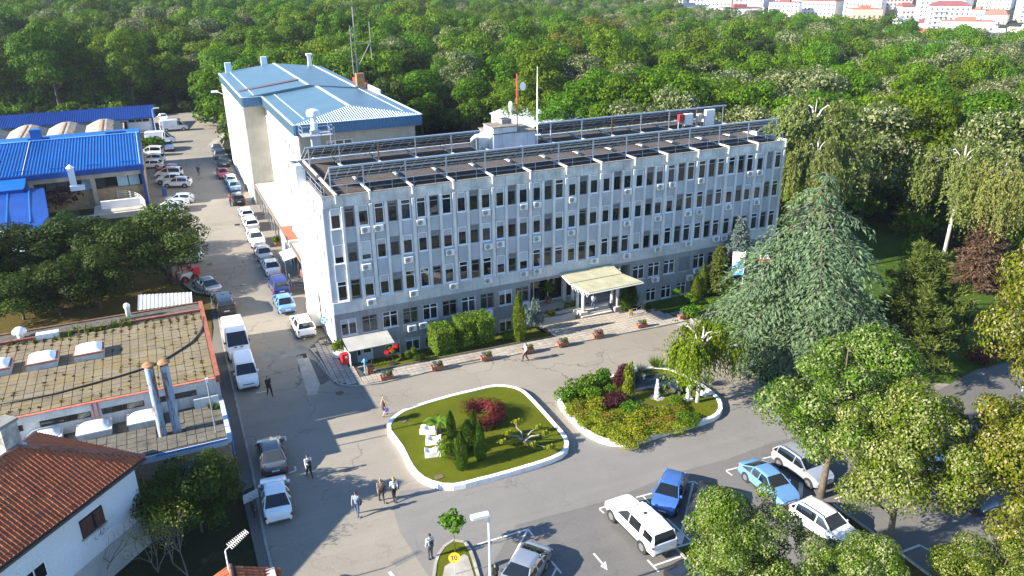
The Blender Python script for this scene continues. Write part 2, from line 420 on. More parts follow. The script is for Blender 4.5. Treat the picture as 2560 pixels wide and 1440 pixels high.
def offset_loop(pts, w):
    pts = [Vector((p[0],p[1],0)) for p in pts]; n = len(pts); out = []
    for i in range(n):
        d = (pts[(i+1)%n]-pts[i-1]).normalized(); out.append(pts[i]+Vector((-d.y,d.x,0))*w)
    return out
def area2(p): return sum(p[i][0]*p[(i+1)%len(p)][1]-p[(i+1)%len(p)][0]*p[i][1] for i in range(len(p)))
def island(px, name, hump):
    pl = P(px)
    if area2(pl) < 0: pl = pl[::-1]
    kerb('island_kerb', pl, KWHITE, w=.32, h=.40, step=.85, closed=True)
    inn = [tuple(p[:2]) for p in offset_loop(pl, .34)]
    # gently domed lawn: rings towards the middle
    cx = sum(p[0] for p in inn)/len(inn); cy = sum(p[1] for p in inn)/len(inn); mb = MB(); R = 5; n = len(inn)
    for k in range(R):
        f = k/R
        for p in inn: x, y = p[0]+(cx-p[0])*f, p[1]+(cy-p[1])*f; mb.v.append((x,y,gz(x)+.36+hump*math.sin(f*math.pi/2)))
    mb.v.append((cx,cy,gz(cx)+.36+hump))
    for k in range(R-1):
        for i in range(n): mb.f.append((k*n+i,k*n+(i+1)%n,(k+1)*n+(i+1)%n,(k+1)*n+i)); mb.m.append(0)
    for i in range(n): mb.f.append(((R-1)*n+i,(R-1)*n+(i+1)%n,R*n)); mb.m.append(0)
    o = mb.build(name, LAWN, smooth=True); o['kind'] = 'structure'; return inn, (cx,cy)
IS1, IS1C = island(I1, 'island_lawn', .12)
IS2, IS2C = island(I2, 'island_bed', .10)
def earth_patch(px, rx, ry):
    c = G(*px, .36); pl = [(c.x+math.cos(a)*rx*random.uniform(.7,1.1), c.y+math.sin(a)*ry*random.uniform(.7,1.1)) for a in [i*.4488 for i in range(14)]]
    o = MB().sheet(pl, lambda x, y: gz(x)+.37+.11*.5).build('earth_patch', EARTH); o['kind'] = 'structure'
earth_patch((1008,1053), .38, .3); earth_patch((1097,1193), .42, .32)
kerb('road_kerb', [(2.0,14),(2.15,42),(2.45,50),(2.6,62),(2.75,72),(3.2,85),(1.3,86.9),(-.9,93.9)], KERB, w=.16, h=.13, step=1.1)
kerb('garden_kerb', P([(1722,792),(1752,818),(1800,838),(1850,905),(1905,955),(1980,1005)])[::-1], KERB, w=.15, h=.12, step=1.0)
kerb('lot_kerb', P([(2085,1262),(2200,1345),(2340,1450)])[::-1], KERB, w=.14, h=.12, step=1.0)
kerb('lot_kerb', P([(1692,1372),(1722,1402),(1760,1440)])[::-1], KERB, w=.14, h=.12, step=1.0)
# small triangular island with the sapling and the number sign
T3 = P([(1078,1470),(1086,1400),(1103,1370),(1135,1350),(1165,1356),(1182,1380),(1208,1470)])
if area2(T3) < 0: T3 = T3[::-1]
kerb('corner_kerb', T3, KERB, w=.2, h=.13, step=.8, closed=True)
sheet('corner_verge', [tuple(p[:2]) for p in offset_loop(T3, .18)], .10, LAWN)
sheet('corner_slab', P([(1100,1470),(1112,1415),(1160,1385),(1170,1390),(1195,1470)], .13), .125, CONC)

# ------------------------------------------------------------------ painted markings
def stripe(a, b, w=.12, dz=.014):
    A = G(*a); B = G(*b); d = (B-A); d.z = 0; d.normalize(); n = Vector((-d.y,d.x,0))*w/2
    o = MB().sheet([tuple((A-n)[:2]),tuple((B-n)[:2]),tuple((B+n)[:2]),tuple((A+n)[:2])], lift(dz)).build('parking_marking', LINE); o['kind'] = 'structure'
c3 = lambda x, y: (1280+x/3, 960+y/3)
c4 = lambda x, y: (1920+x/3, 960+y/3)
c2 = lambda x, y: (640+x/3, 960+y/3)
for i, (f, a, b, w) in enumerate([(c3,(-260,1205),(120,1090),.12),(c3,(118,1090),(155,1135),.12),(c3,(115,1097),(-10,1330),.12),(c3,(655,935),(712,916),.12),(c3,(657,940),(690,970),.12),(c3,(930,852),(1050,820),.12),(c3,(985,845),(1040,905),.10),
        (c3,(1290,745),(1365,730),.12),(c3,(1367,732),(1405,760),.12),(c3,(1358,742),(1272,1110),.14),(c3,(1268,1115),(1243,1200),.5),(c3,(1160,1008),(1350,1186),.12),(c3,(1605,650),(1690,628),.12),(c3,(1607,654),(1650,686),.12),
        (c3,(1015,1320),(1100,1410),.12),(c3,(1062,1365),(1265,1295),.12),(c3,(295,1330),(370,1420),.12),(c3,(332,1382),(300,1450),.12),(c3,(1225,1227),(1350,1192),.12),
        (c4,(-40,560),(30,545),.12),(c4,(70,955),(165,1035),.12),(c4,(122,987),(195,965),.12),(c4,(650,380),(745,418),.12),(c4,(500,862),(590,830),.12),(c4,(985,1268),(1140,1208),.14),(c4,(1143,1212),(1205,1246),.12),(c4,(590,665),(760,735),.12),
        (c4,(250,740),(240,850),.3),(c2,(140,405),(218,395),.12),(c2,(217,392),(226,425),.12),(c2,(250,668),(300,650),.12),(c2,(292,618),(300,648),.12),(c2,(0,68),(110,48),.1),(c2,(1000,1410),(1030,1445),.2)]):
    stripe(f(*a), f(*b), w, .014+.0004*(i % 4))
stripe(c3(612,1272), c3(690,1362), .13)
a = [G(*c3(*q)) for q in ((662,1368),(716,1398),(702,1330))]
o = MB().sheet([tuple(p[:2]) for p in a], lift(.0165)).build('arrow_marking', LINE); o['kind'] = 'structure'
stripe((556,362),(560,352),.1); stripe((534,430),(541,436),.1); stripe((536,405),(545,409),.1)

# ------------------------------------------------------------------ pavement of single slabs
kp = [(773,873),(797,900),(820,940),(837,960),(868,968),(900,966),(950,961)]
kerbline = P(kp)+[tuple(G(x, 886+(1300-x)*.1955)[:2]) for x in (1100,1300,1500,1650)]+P([(1722,803)])
kerb('pavement_kerb', kerbline, KERB, w=.14, h=.12, step=1.0)
lawn_edge = P([(910,942),(940,927),(1090,899),(1240,870),(1300,858),(1385,843)])
pave = kerbline+P([(1722,803),(1690,790),(1640,775),(1625,768)])[1:]+[(44.6,63.2),(31.4,63.9)]+lawn_edge[::-1]+P([(905,930),(886,918)])+[(12.5,62.6),(12.05,65.3),(12.0,69.8)]+P([(800,846)])
def inside(p, poly):
    c = False; n = len(poly)
    for i in range(n):
        a, b = poly[i], poly[i-1]
        if (a[1] > p[1]) != (b[1] > p[1]) and p[0] < (b[0]-a[0])*(p[1]-a[1])/(b[1]-a[1])+a[0]: c = not c
    return c
o = MB().sheet(pave, lift(.085)).build('pavement', mat('joint_sand', (.07,.062,.045), .95, var=.3, scale=3)); o['kind'] = 'structure'
s = .46
sm = MB().bev(-s/2+.02,-s/2+.02,0,s/2-.02,s/2-.02,.05,.012).mesh('paving_slab', PAVER)
cells = []
for i in range(0, 84):
    for j in range(0, 26):
        x, y = 8.6+s*(i+.5), 57.0+s*(j+.5)
        if inside((x,y), pave) and all(inside((x+a,y+b), pave) for a in (-s*.42,s*.42) for b in (-s*.42,s*.42)):
            cells.append((depth((x,y,0)), x, y))
cells.sort(); ROT = Matrix.Rotation(-math.atan(SLOPE), 4, 'Y')
rest = MB()
for k, (dd, x, y) in enumerate(cells):
    M = Matrix.Translation((x,y,gz(x)+.078+random.uniform(-.006,.006))) @ ROT @ Matrix.Rotation(random.uniform(-.012,.012), 4, 'Z')
    if k < 295: link('paving_slab', sm, o, M=M)
    else:
        vs = [M @ v.co for v in sm.vertices]; rest.add(vs, [tuple(p.vertices) for p in sm.polygons])
if rest.v: rest.build('paving_slabs', PAVER, o, kind='stuff')
# sloping front lawn, and the lower floor of the door yard
mb = MB(); edge = resample(lawn_edge[1:], 1.2); ws = []
for p in edge: ws.append((p.x, 64.5))
for (p, w) in zip(edge, ws):
    zf = gz(p.x)+.10; zb = -1.14
    for f in (0,.33,.66,1): mb.v.append((p.x, p.y+(64.5-p.y)*f, zf+(zb-zf)*ss(0,1,f)))
    mb.v.append((p.x, 65.45, zb))
for i in range(len(edge)-1):
    for k in range(4): mb.f.append((i*5+k,(i+1)*5+k,(i+1)*5+k+1,i*5+k+1)); mb.m.append(0)
q = mb.build('front_lawn', LAWN, smooth=True); q['kind'] = 'structure'
mb = MB()
for i in range(12):
    x = 44.7+i*1.65; yf = 63.3 if i < 1 else 62.0
    zf = gz(x)+.012
    for f in (0,.5,1): mb.v.append((x, yf-1.0+(64.7-yf+1.0)*f, zf+(-1.14-zf)*f))
    mb.v.append((x,65.45,-1.14))
for i in range(11):
    for k in range(3): mb.f.append((i*4+k,(i+1)*4+k,(i+1)*4+k+1,i*4+k+1)); mb.m.append(0)
q = mb.build('shade_lawn', LAWN_LUSH, smooth=True); q['kind'] = 'structure'
mb = MB().box(12.35,61.2,-1.3,16.6,65.45,-1.2); q = mb.build('yard_floor', CONC_D); q['kind'] = 'structure'
kerb('lawn_edging', lawn_edge[1:], mat('edging_dark', (.13,.12,.10), .9), w=.08, h=.14, step=1.0)
# ------------------------------------------------------------------ the long office block
PL_BLUE = mat('plaster_bluegrey', (.42,.445,.475), .85, var=.10, scale=.5, streak=.25, bump=.1, orand=.06)
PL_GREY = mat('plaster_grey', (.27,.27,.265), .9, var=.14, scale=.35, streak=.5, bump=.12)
PL_BAND = mat('plaster_band', (.56,.55,.53), .9, var=.15, scale=.6, streak=.65, bump=.1)
PL_TOP = mat('plaster_top', (.56,.56,.54), .9, var=.22, scale=.8, streak=.75, bump=.12, dirt=(.16,.16,.17))
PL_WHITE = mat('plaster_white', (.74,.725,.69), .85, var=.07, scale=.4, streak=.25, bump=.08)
PILA = mat('pilaster', (.62,.61,.59), .85, var=.10, scale=.8, streak=.3)
PVC = plain('white_pvc', (.78,.80,.82), .35)
FGREY = plain('frame_grey', (.20,.215,.235), .45)
SHUT = mat('shutter_grey', (.50,.52,.54), .6, var=.05, orand=.25)
SHUTD = mat('shutter_dark', (.17,.185,.205), .6, var=.05, orand=.25)
def glassmat(name, c, rough=.03):
    t = NT(name); t.set(Roughness=rough); t.b.inputs['Specular IOR Level'].default_value = .75
    r = t.n('ShaderNodeObjectInfo').outputs['Random']
    t.col(t.ramp(r, [(0, tuple(x*.4 for x in c)), (.6, c), (1, tuple(min(1,x*2.6+.01) for x in c))]))
    # panes are never perfectly flat
    nz = t.noise(t.pos((.5,.5,.5)), .9, 1); t.bump(nz, .06, .2); MATS[name] = t.mat; return t.mat
GLASS = glassmat('window_glass', (.012,.014,.017))
GLASSB = glassmat('car_glass', (.010,.012,.014), .02)
GRAVEL = mat('roof_gravel', (.075,.055,.042), .95, var=.35, scale=.9, bump=.5, bscale=30, fine=.25)
STEEL = plain('galvanised', (.47,.50,.53), .42, .35)
STEELB = plain('painted_rail', (.30,.36,.43), .45, .2)
RUST = mat('rusty_steel', (.33,.16,.07), .8, var=.3, scale=3)
WHITE = plain('white_enamel', (.78,.77,.74), .4)
DARK = plain('dark_plastic', (.025,.026,.028), .5)
BLACK = plain('void_black', (.008,.008,.009), .9)

X0, X1, Y0, Y1, ZB, ZT = 12.03, 62.7, 65.4, 80.7, -1.3, 14.88
OFF = thing('office_block', 'long five storey grey office block with two rows of solar panels on its roof', 'building', (X0,Y0,0))
EX0, EX1, EZ0, EZ1, EY = 31.6, 43.25, .10, 3.72, 68.1         # entrance recess
mb = MB()
mb.box(X0+.14,Y0+.2,ZB,EX0,Y1,14.55).box(EX1,Y0+.2,ZB,X1,Y1,14.55).box(EX0,Y0+.2,EZ1+.1,EX1,Y1,14.55).box(EX0,EY+.2,ZB,EX1,Y1,EZ1+.1)
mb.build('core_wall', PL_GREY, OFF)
def wall_openings(mb, x0, x1, z0, z1, ops, ya, yb):
    xs_ = sorted({x0,x1,*[a for o in ops for a in (o[0],o[1])]}); zs_ = sorted({z0,z1,*[a for o in ops for a in (o[2],o[3])]})
    for za, zb in zip(zs_, zs_[1:]):
        run = None
        for xa, xb in zip(xs_, xs_[1:]):
            cx, cz = (xa+xb)/2, (za+zb)/2
            hole = any(o[0] < cx < o[1] and o[2] < cz < o[3] for o in ops)
            if not hole: run = [xa, xb] if run is None else [run[0], xb]
            if hole or xb == xs_[-1]:
                if run: mb.box(run[0], ya, za, run[1], yb, zb)
                run = None
# window positions
F1X = [12.53+1.957*k for k in range(9)]+[30.05-.05]; F1X = [x for x in F1X if x+1.47 < EX0]
F1R = [43.66+1.955*k for k in range(10)]
F1R = [x for x in F1R if x+1.45 < X1-.2]
F0X = [16.5+1.95*k for k in range(7)]; F0R = [45.5+1.98*k for k in range(9)]
F0R = [x for x in F0R if x+1.3 < X1-.2]
ops = [(x,x+1.46,1.76,3.38) for x in F1X+F1R]+[(x,x+1.42,-1.12,.30) for x in F0X if x < 30]+[(x,x+1.28,-1.06,.42) for i, x in enumerate(F0R) if i != 3]
ops += [(EX0,EX1,EZ0,EZ1), (13.75,15.35,-1.2,.95), (F0R[3]-.05,F0R[3]+.95,-1.2,.75)]
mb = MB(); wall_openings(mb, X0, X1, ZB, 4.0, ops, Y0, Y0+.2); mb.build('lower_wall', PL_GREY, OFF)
MB().box(X0,Y0-.012,4.0,X1,Y0+.2,5.06).build('plaster_band', PL_BAND, OFF)
MB().box(X0,Y0-.03,13.9,X1,Y0+.2,14.88).build('top_band', PL_TOP, OFF)
MB().box(X0-.002,Y0-.10,5.06,X1,Y0-.012,5.13).build('band_ledge', PILA, OFF)
# the sunlit end wall with its narrow windows
ops = [(Y0+1.2+2.6*k,Y0+2.1+2.6*k,z,z+1.8) for k in range(5) for z in (11.95,8.72,5.2,1.75)]
mb = MB(); tmp = MB(); wall_openings(tmp, Y0+.2, Y1, ZB, 14.88, ops, 0, .14)
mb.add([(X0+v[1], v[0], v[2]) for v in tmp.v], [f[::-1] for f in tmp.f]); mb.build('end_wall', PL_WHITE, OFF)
MB().box(X1-.2,Y0+.2,14.55,X1,Y1,14.88).box(X0+.14,Y1-.2,14.55,X1-.2,Y1,14.88).build('parapet', PL_TOP, OFF)
MB().box(X0+.14,Y0+.2,14.55,X1-.2,Y1-.2,14.62).build('roof', GRAVEL, OFF)
mb = MB(); mb.box(X0-.05,Y0-.06,14.88,X1+.05,Y0+.24,14.93).box(X0-.05,Y0+.24,14.88,X0+.2,Y1,14.93).build('roof_flashing', mat('flashing', (.30,.27,.24), .6, .3, var=.25, scale=3), OFF)

GX = [(g, k, 12.60+3.866*g+1.208*k) for g in range(13) for k in range(3)]
GX = [t for t in GX if t[2]+.86 < X1-.15]
# pilasters
pw, pg = .25, .30
pm = MB().bev(-pw/2,-.12,5.13,pw/2,.2,13.9,.02).mesh('pilaster', PILA); pgm = MB().bev(-pg/2,-.16,5.13,pg/2,.2,13.9,.02).mesh('pilaster', PILA)
for g in range(14):
    x = 12.60+3.866*g
    if g < 13:
        for k in (0,1):
            xx = x+1.208*k+.86+(1.208-.86)/2
            if xx < X1-.2: link('pilaster', pm, OFF, loc=Vector((xx,Y0,0)))
    xx = x-.32
    if 0 < g and xx < X1-.1: link('pilaster', pgm, OFF, loc=Vector((xx,Y0,0)))
# spandrel panels, one to a bay
spm = {}
for g, k, x in GX:
    wd_ = 1.18 if k == 2 else .98
    if wd_ not in spm: spm[wd_] = {r: MB().box(-.06,0,a,wd_-.06,.12,b).mesh('spandrel_panel', PL_BLUE) for r, (a, b) in enumerate(((10.56,11.93),(7.1,8.70)))}
    for r in (0,1): link('spandrel_panel', spm[wd_][r], OFF, loc=Vector((x,Y0+.05,0)))
MB().box(X0,Y0+.17,5.13,X1,Y0+.2,13.9).build('window_backing', PL_BLUE, OFF)
# window prototypes (mesh data only, shared by all copies)
def frame_mesh(w, h, bars_x, bars_z, m, t=.07, d=.09):
    mb = MB(); mb.box(0,0,0,t,d,h).box(w-t,0,0,w,d,h).box(t,0,0,w-t,d,t).box(t,0,h-t,w-t,d,h)
    for z in bars_z: mb.box(t,.004,z-t/2,w-t,d-.004,z+t/2)
    for x in bars_x: mb.box(x-t*.65,.008,t,x+t*.65,d-.008,h-t)
    return mb.mesh('window', m)
WM = {}
def window(x, z, w, h, kind, shut, bars_x=(), bars_z=(), y=None, sill=True, parent=None, face='y'):
    key = (round(w,2), round(h,2), kind, shut, bars_x, bars_z)
    if key not in WM:
        fm = {'white': PVC, 'dark': FGREY}[kind]
        WM[key] = (frame_mesh(w, h, bars_x, bars_z, fm), MB().box(.05,.05,.05,w-.05,.075,h-.05).mesh('pane', GLASS),
                   MB().box(.03,.012,h*(1-shut),w-.03,.045,h-.01).mesh('shutter', SHUT if kind == 'white' else SHUTD) if shut else None,
                   MB().box(-.05,-.10,-.06,w+.05,.06,0).mesh('sill', PVC if kind == 'white' else PILA))
    f, p, s_, si = WM[key]; parent = parent or OFF
    M = Matrix.Translation((x, Y0+.09 if y is None else y, z))
    if face == 'x': M = Matrix.Translation((y, x, z)) @ Matrix.Rotation(-math.pi/2, 4, 'Z')
    o = link('window', f, parent, M=M)
    link('pane', p, o, M=M)
    if s_: link('shutter', s_, o, M=M)
    if sill: link('sill', si, o, M=M)
    return o
rw = random.Random(5)
SH4 = '4 1 3|0 1 0|0 0 0|3 2 3|3 3 3|3 2 0|4 2 3|3 2 3|4 2 3|0 0 0|0 0 0|0 0 0|3 9 1|3 0 0'
SH3 = '7 5 8|3 2 3|3 2 4|3 2 3|3 3 3|3 2 3|3 1 3|3 2 3|3 2 3|3 3 0|0 2 0|3 2 3|2 0 0'
SH2 = '0 0 4|4 4 0|0 0 3|0 0 0|5 2 6|0 0 1|3 0 3|0 0 0|7 2 3|0 0 0|0 0 0|0 0 0|0 0 0'
for (z, h, code) in ((11.95,1.87,SH4),(8.74,1.78,SH3),(5.2,1.86,SH2)):
    rows = [r.split() for r in code.split('|')]
    for g, k, x in GX:
        s_ = int(rows[g][k])/10
        kind = 'dark' if k == 1 else 'white'
        if s_ >= .1:
            s_ = {.1:.12,.2:.28,.3:.3,.4:.36,.5:.5,.6:.55,.7:.66,.8:.72,.9:.95}.get(s_, s_)
        bz = () if s_ >= .2 and kind == 'white' else (round(h*.77,2),)
        window(x, z, .86 if k < 2 else .90, h, kind, s_, (), bz)
for i, x in enumerate(F1X+F1R):
    kind = 'dark' if i in (1,3,5,7,9) or (i > 9 and i in (13,15)) else 'white'
    if i == 13: window(x, 1.76, 1.46, 1.62, 'dark', .95); continue
    s_ = .3 if i in (0,8) else 0
    window(x, 1.76, 1.46, 1.62, kind, s_, (.73,), () if s_ else (1.2,))
for i, x in enumerate([x for x in F0X if x < 30]): window(x, -1.12, 1.42, 1.42, 'white', .2, (.71,), (1.08,))
for i, x in enumerate(F0R):
    if i != 3: window(x, -1.06, 1.28, 1.48, 'white', 0, (.64,), (1.08,))
for k in range(5):
    for z in (11.95,8.72,5.2,1.75): window(Y0+2.1+2.6*k, z, .9, 1.8, 'white', .3 if (k+int(z)) % 3 else 0, (), (), y=X0+.05, face='x')
# side door with its window, small canopy, dark service door
d = MB().box(14.2,Y0+.08,-1.2,15.3,Y0+.14,.92).build('door', PVC, OFF); MB().box(14.42,Y0+.06,-.35,15.08,Y0+.08,.75).build('pane', GLASS, d); MB().box(14.28,Y0+.03,-.25,14.34,Y0+.08,-.1).build('handle', STEEL, d)
d = MB().box(13.77,Y0+.09,-1.2,14.18,Y0+.14,.92).build('side_light', PVC, OFF); MB().box(13.84,Y0+.07,-.5,14.11,Y0+.09,.8).build('pane', GLASS, d)
MB().box(F0R[3]-.04,Y0+.1,-1.2,F0R[3]+.94,Y0+.15,.74).build('door', plain('black_door', (.02,.02,.022), .5), OFF, label='black service door')
c = MB(); c.add([(12.55,63.0,1.25),(16.75,63.0,1.25),(16.75,65.38,1.5),(12.55,65.38,1.5),(12.55,63.0,1.33),(16.75,63.0,1.33),(16.75,65.38,1.58),(12.55,65.38,1.58)], [(0,3,2,1),(4,5,6,7),(0,1,5,4),(1,2,6,5),(2,3,7,6),(3,0,4,7)])
c.build('door_canopy', mat('canopy_pale', (.36,.355,.32), .7, var=.12, scale=.8), OFF)

# big white air duct down the end wall
DW = mat('duct_white', (.74,.73,.69), .6, var=.08, scale=.6, streak=.3)
dc = MB(); s = .42
def ductseg(p, q, rx=.42, ry=.5): 
    a = [(p[0]-rx,p[1]-ry,p[2]),(p[0]+rx,p[1]-ry,p[2]),(p[0]+rx,p[1]+ry,p[2]),(p[0]-rx,p[1]+ry,p[2])]
    b = [(q[0]-rx,q[1]-ry,q[2]),(q[0]+rx,q[1]-ry,q[2]),(q[0]+rx,q[1]+ry,q[2]),(q[0]-rx,q[1]+ry,q[2])]
    dc.add(a+b, [(0,3,2,1),(4,5,6,7),(0,1,5,4),(1,2,6,5),(2,3,7,6),(3,0,4,7)])
DX, DY = 11.55, 72.3
for za, zb in ((3.8,6.4),(6.42,9.0),(9.02,11.6),(11.62,14.2),(14.22,15.9)): ductseg((DX,DY,za),(DX,DY,zb)); dc.box(DX-.45,DY-.53,zb-.03,DX+.45,DY+.53,zb+.03)
ductseg((DX-.35,DY-.15,2.6),(DX,DY,3.8)); ductseg((DX-.3,DY-.1,1.6),(DX-.35,DY-.15,2.6)); ductseg((DX+.05,DY+.1,.3),(DX-.3,DY-.1,1.6))
dc.box(DX-.4,DY-.5,15.9,DX+.15,DY+.5,16.35)
dc.build('air_duct', DW, OFF)
MB().tube([(X0-.08,Y0+.25,14.9),(X0-.08,Y0+.25,-.2)], .06, 8).build('downpipe', PL_WHITE, OFF)
# roof beams with bracket ends
BX = [13.2]+[12.60+3.866*g-.32 for g in range(1,14)]; BX = [b for b in BX if b < X1]
bm_ = MB().box(-.1,-.22,14.93,.1,14.0,15.08).box(-.08,-.24,14.25,.08,-.04,14.93).mesh('roof_beam', mat('beam_white', (.56,.55,.52), .7, var=.15, scale=2))
for b in BX: link('roof_beam', bm_, OFF, loc=Vector((b,Y0,0)))
# stair house
mb = MB(); mb.box(32.4,75.8,14.62,37.3,79.6,16.5).box(32.4,75.8,16.5,35.1,78.4,17.15).box(31.2,77.0,14.62,32.4,79.4,16.0); mb.build('stair_house', mat('stair_plaster', (.70,.70,.69), .85, var=.1, scale=.9, streak=.55, dirt=(.28,.27,.25)), OFF)
mb = MB(); mb.box(32.25,75.65,16.5,37.45,79.75,16.6).box(32.3,75.7,17.15,35.2,78.5,17.25).build('stair_house_roof', mat('roof_dusty', (.22,.18,.14), .95, var=.3, scale=1.5), OFF)
ch = MB().box(33.9,77.0,17.25,35.0,78.1,17.75).build('chimney', CONC_D, OFF); MB().box(34.05,77.15,17.75,34.85,77.95,17.77).build('flue', BLACK, ch)

# ------------------------------------------------------------------ solar arrays
PVT = NT('pv_cells'); PVT.set(Roughness=.12); PVT.col((.012,.016,.035)); PVB = mat('pv_back', (.12,.135,.155), .5, var=.12); PVT = PVT.mat
ALU = plain('alu_frame', (.50,.53,.56), .4, .5)
PW, PH = 1.0, 1.72
def panel_mesh():
    mb = MB(); w, h = PW-.03, PH-.03; t = .04
    mb.box(.03,.03,.012,w-.03,h-.03,.03,0)
    for f in range(5, 6): pass
    mb.m[-6:] = [1,0,0,0,0,0]
    for b in ((0,0,.03,h),(w-.03,0,w,h),(.03,0,w-.03,.03),(.03,h-.03,w-.03,h)): mb.box(b[0],b[1],0,b[2],b[3],t,2)
    return mb.mesh('solar_panel', [PVT, PVB, ALU])
PM = panel_mesh()
def solar_array(label, x0, x1, yt, yl, zt, zl, posts, rails):
    t = thing('solar_array', label, 'solar panels', (x0,yt,14.62), group='solar panel rows on the office roof')
    d = Vector((0, yl-yt, zl-zt)); L = d.length; dn = d.normalized()
    # panel axes: x along the row, y from low edge up to the top edge, z up through the cells
    up = -dn; nz = up.cross(Vector((1,0,0)))
    n = int((x1-x0)/PW); 
    for i in range(n):
        for r in (0,1):
            o_ = Vector((x0+(i+1)*PW, yl, zl))+up*(r*(L/2)+.02)+nz*.06
            M = Matrix(((-1,up.x,nz.x,o_.x),(0,up.y,nz.y,o_.y),(0,up.z,nz.z,o_.z),(0,0,0,1))); M = M @ Matrix.Diagonal((1,(L/2-.03)/PH,1,1))
            link('solar_panel', PM, t, M=M)
    for f in (.24,.76):
        p = Vector((0,yl,zl))+up*(L*f); MB().box(x0,p.y-.03,p.z-.04,x1,p.y+.03,p.z+.02).build('purlin', STEEL, t)
    MB().box(x0-.05,yt-.09,zt-.10,x1+.05,yt+.03,zt+.05).build('top_rail', STEELB, t)
    for k, x in enumerate(posts):
        mt = RUST if (len(posts) > 8 and False) else STEEL
        MB().box(x-.05,yt-.05,15.05,x+.05,yt+.05,zt-.1).build('post', RUST if (rails == 0 and k % 3 == 2) else STEELB if rails else STEEL, t)
        mb = MB(); a = Vector((x,yl,zl-.06)); b = Vector((x,yt,zt-.12)); mb.tube([a,b], .05, 4); mb.build('rafter', STEEL, t)
    if rails:
        for z in (15.42, 15.95, 16.45): MB().cyl((x0,yt-.1,z),(x1,yt-.1,z),.028,n=6).build('rail', STEELB, t)
    return t
solar_array('front row of tilted solar panels along the street edge of the office roof', 13.2, 62.6, 67.0, 69.9, 17.0, 15.2, [b for b in BX], 1)
solar_array('shorter rear row of solar panels left of the white stair house', 12.9, 31.2, 76.0, 79.5, 17.0, 15.2, [b for b in BX if b < 31.5], 0)
solar_array('longer rear row of solar panels right of the white stair house', 37.9, 62.9, 76.2, 79.6, 17.1, 15.2, [b for b in BX if b > 38], 0)
# low edge rail
er = thing('roof_railing', 'thin grey safety rail along the street edge of the office roof', 'railing', (X0,Y0+.3,14.9))
for z in (15.25, 15.7): MB().cyl((X0+.1,Y0+.35,z),(X1,Y0+.35,z),.022,n=5).cyl((X0+.1,Y0+.35,z),(X0+.1,Y1-3,z),.022,n=5).build('rail', STEELB, er)
for i in range(26): MB().cyl((X0+.3+2*i,Y0+.35,14.9),(X0+.3+2*i,Y0+.35,15.72),.022,n=5).build('post', STEELB, er)
for i in range(6): MB().cyl((X0+.1,Y0+.5+2.2*i,14.9),(X0+.1,Y0+.5+2.2*i,15.72),.022,n=5).build('post', STEELB, er)
# cabinets on the roof
def cabinet(px, w, h, m, label, Yc=75.2):
    p = on_y(px[0], px[1], Yc); t = thing('equipment_cabinet', label, 'cabinet', (p.x,Yc,p.z-h/2))
    MB().bev(-w/2,-.2,0,w/2,.2,h,.02).build('body', m, t, local=True); MB().box(-w/2+.05,-.215,.05,w/2-.05,-.2,h-.05).build('door', m, t, local=True)
    MB().box(w/2-.14,-.235,h*.45,w/2-.1,-.215,h*.58).build('handle', DARK, t, local=True)
    if p.z-h/2 > 14.7: MB().box(-w/2+.04,-.05,14.62-(p.z-h/2),-w/2+.1,.05,0).box(w/2-.1,-.05,14.62-(p.z-h/2),w/2-.04,.05,0).build('stand', STEEL, t, local=True)
cabinet((1702.5,295), .75, .85, plain('red_enamel', (.45,.03,.035), .4), 'red cabinet under the rear solar row on the office roof')
cabinet((1720,298), 1.15, 1.3, WHITE, 'wide white cabinet beside the red one under the rear solar row')
cabinet((1748,293), .65, .8, plain('beige_enamel', (.55,.50,.44), .45), 'small beige cabinet under the rear solar row on the office roof')
cabinet((1773,293), 1.3, 1.8, WHITE, 'tall white cabinet at the far end of the rear solar row')
# masts
t = thing('antenna_mast', 'tall thin white antenna mast at the right corner of the roof stair house', 'antenna', (37.45,76.3,14.62))
MB().tube([(37.45,75.7,14.62),(37.45,75.7,20.8),(37.45,75.7,23.1)], [.09,.06,.02], 8).build('pole', WHITE, t); MB().lathe((37.45,75.7,23.0),[(0,0),(.05,.03),(.05,.1),(0,.14)],8).build('tip', WHITE, t)
MB().cyl((37.6,75.55,18.5),(37.6,75.35,18.5),.22,n=14).build('small_dish', WHITE, t)
t = thing('dish_mast', 'red pole with a round white dish on the roof stair house', 'antenna', (36.3,78.3,16.6))
mb = MB().cyl((36.3,78.3,16.6),(36.3,78.3,22.2),.07,n=8); mb.build('pole', plain('red_pole', (.52,.05,.07), .45), t)
dm = MB(); n_ = 20; ax = Vector((.35,-.93,.05)).normalized(); c_ = Vector((36.85,78.0,20.9)); u_ = ax.cross(Vector((0,0,1))).normalized(); w_ = ax.cross(u_)
dm.add([c_+(u_*math.cos(2*math.pi*i/n_)+w_*math.sin(2*math.pi*i/n_))*.46 for i in range(n_)]+[c_-ax*.14+(u_*math.cos(2*math.pi*i/n_)+w_*math.sin(2*math.pi*i/n_))*.22 for i in range(n_)]+[c_-ax*.16], [(i,(i+1)%n_,n_+(i+1)%n_,n_+i) for i in range(n_)]+[(n_+i,n_+(i+1)%n_,2*n_) for i in range(n_)]+[tuple(range(n_))])
dm.build('dish', WHITE, t, smooth=False)
t = thing('cell_antenna', 'stout white capsule antenna on a short post on the stair house', 'antenna', (35.5,78.2,16.6)); MB().cyl((35.5,78.2,16.6),(35.5,78.2,18.2),.09,n=8).build('post', WHITE, t); MB().lathe((35.5,78.2,18.2),[(.05,0),(.2,.1),(.22,.9),(.18,1.1),(.05,1.2)],12).build('radome', WHITE, t, smooth=True)

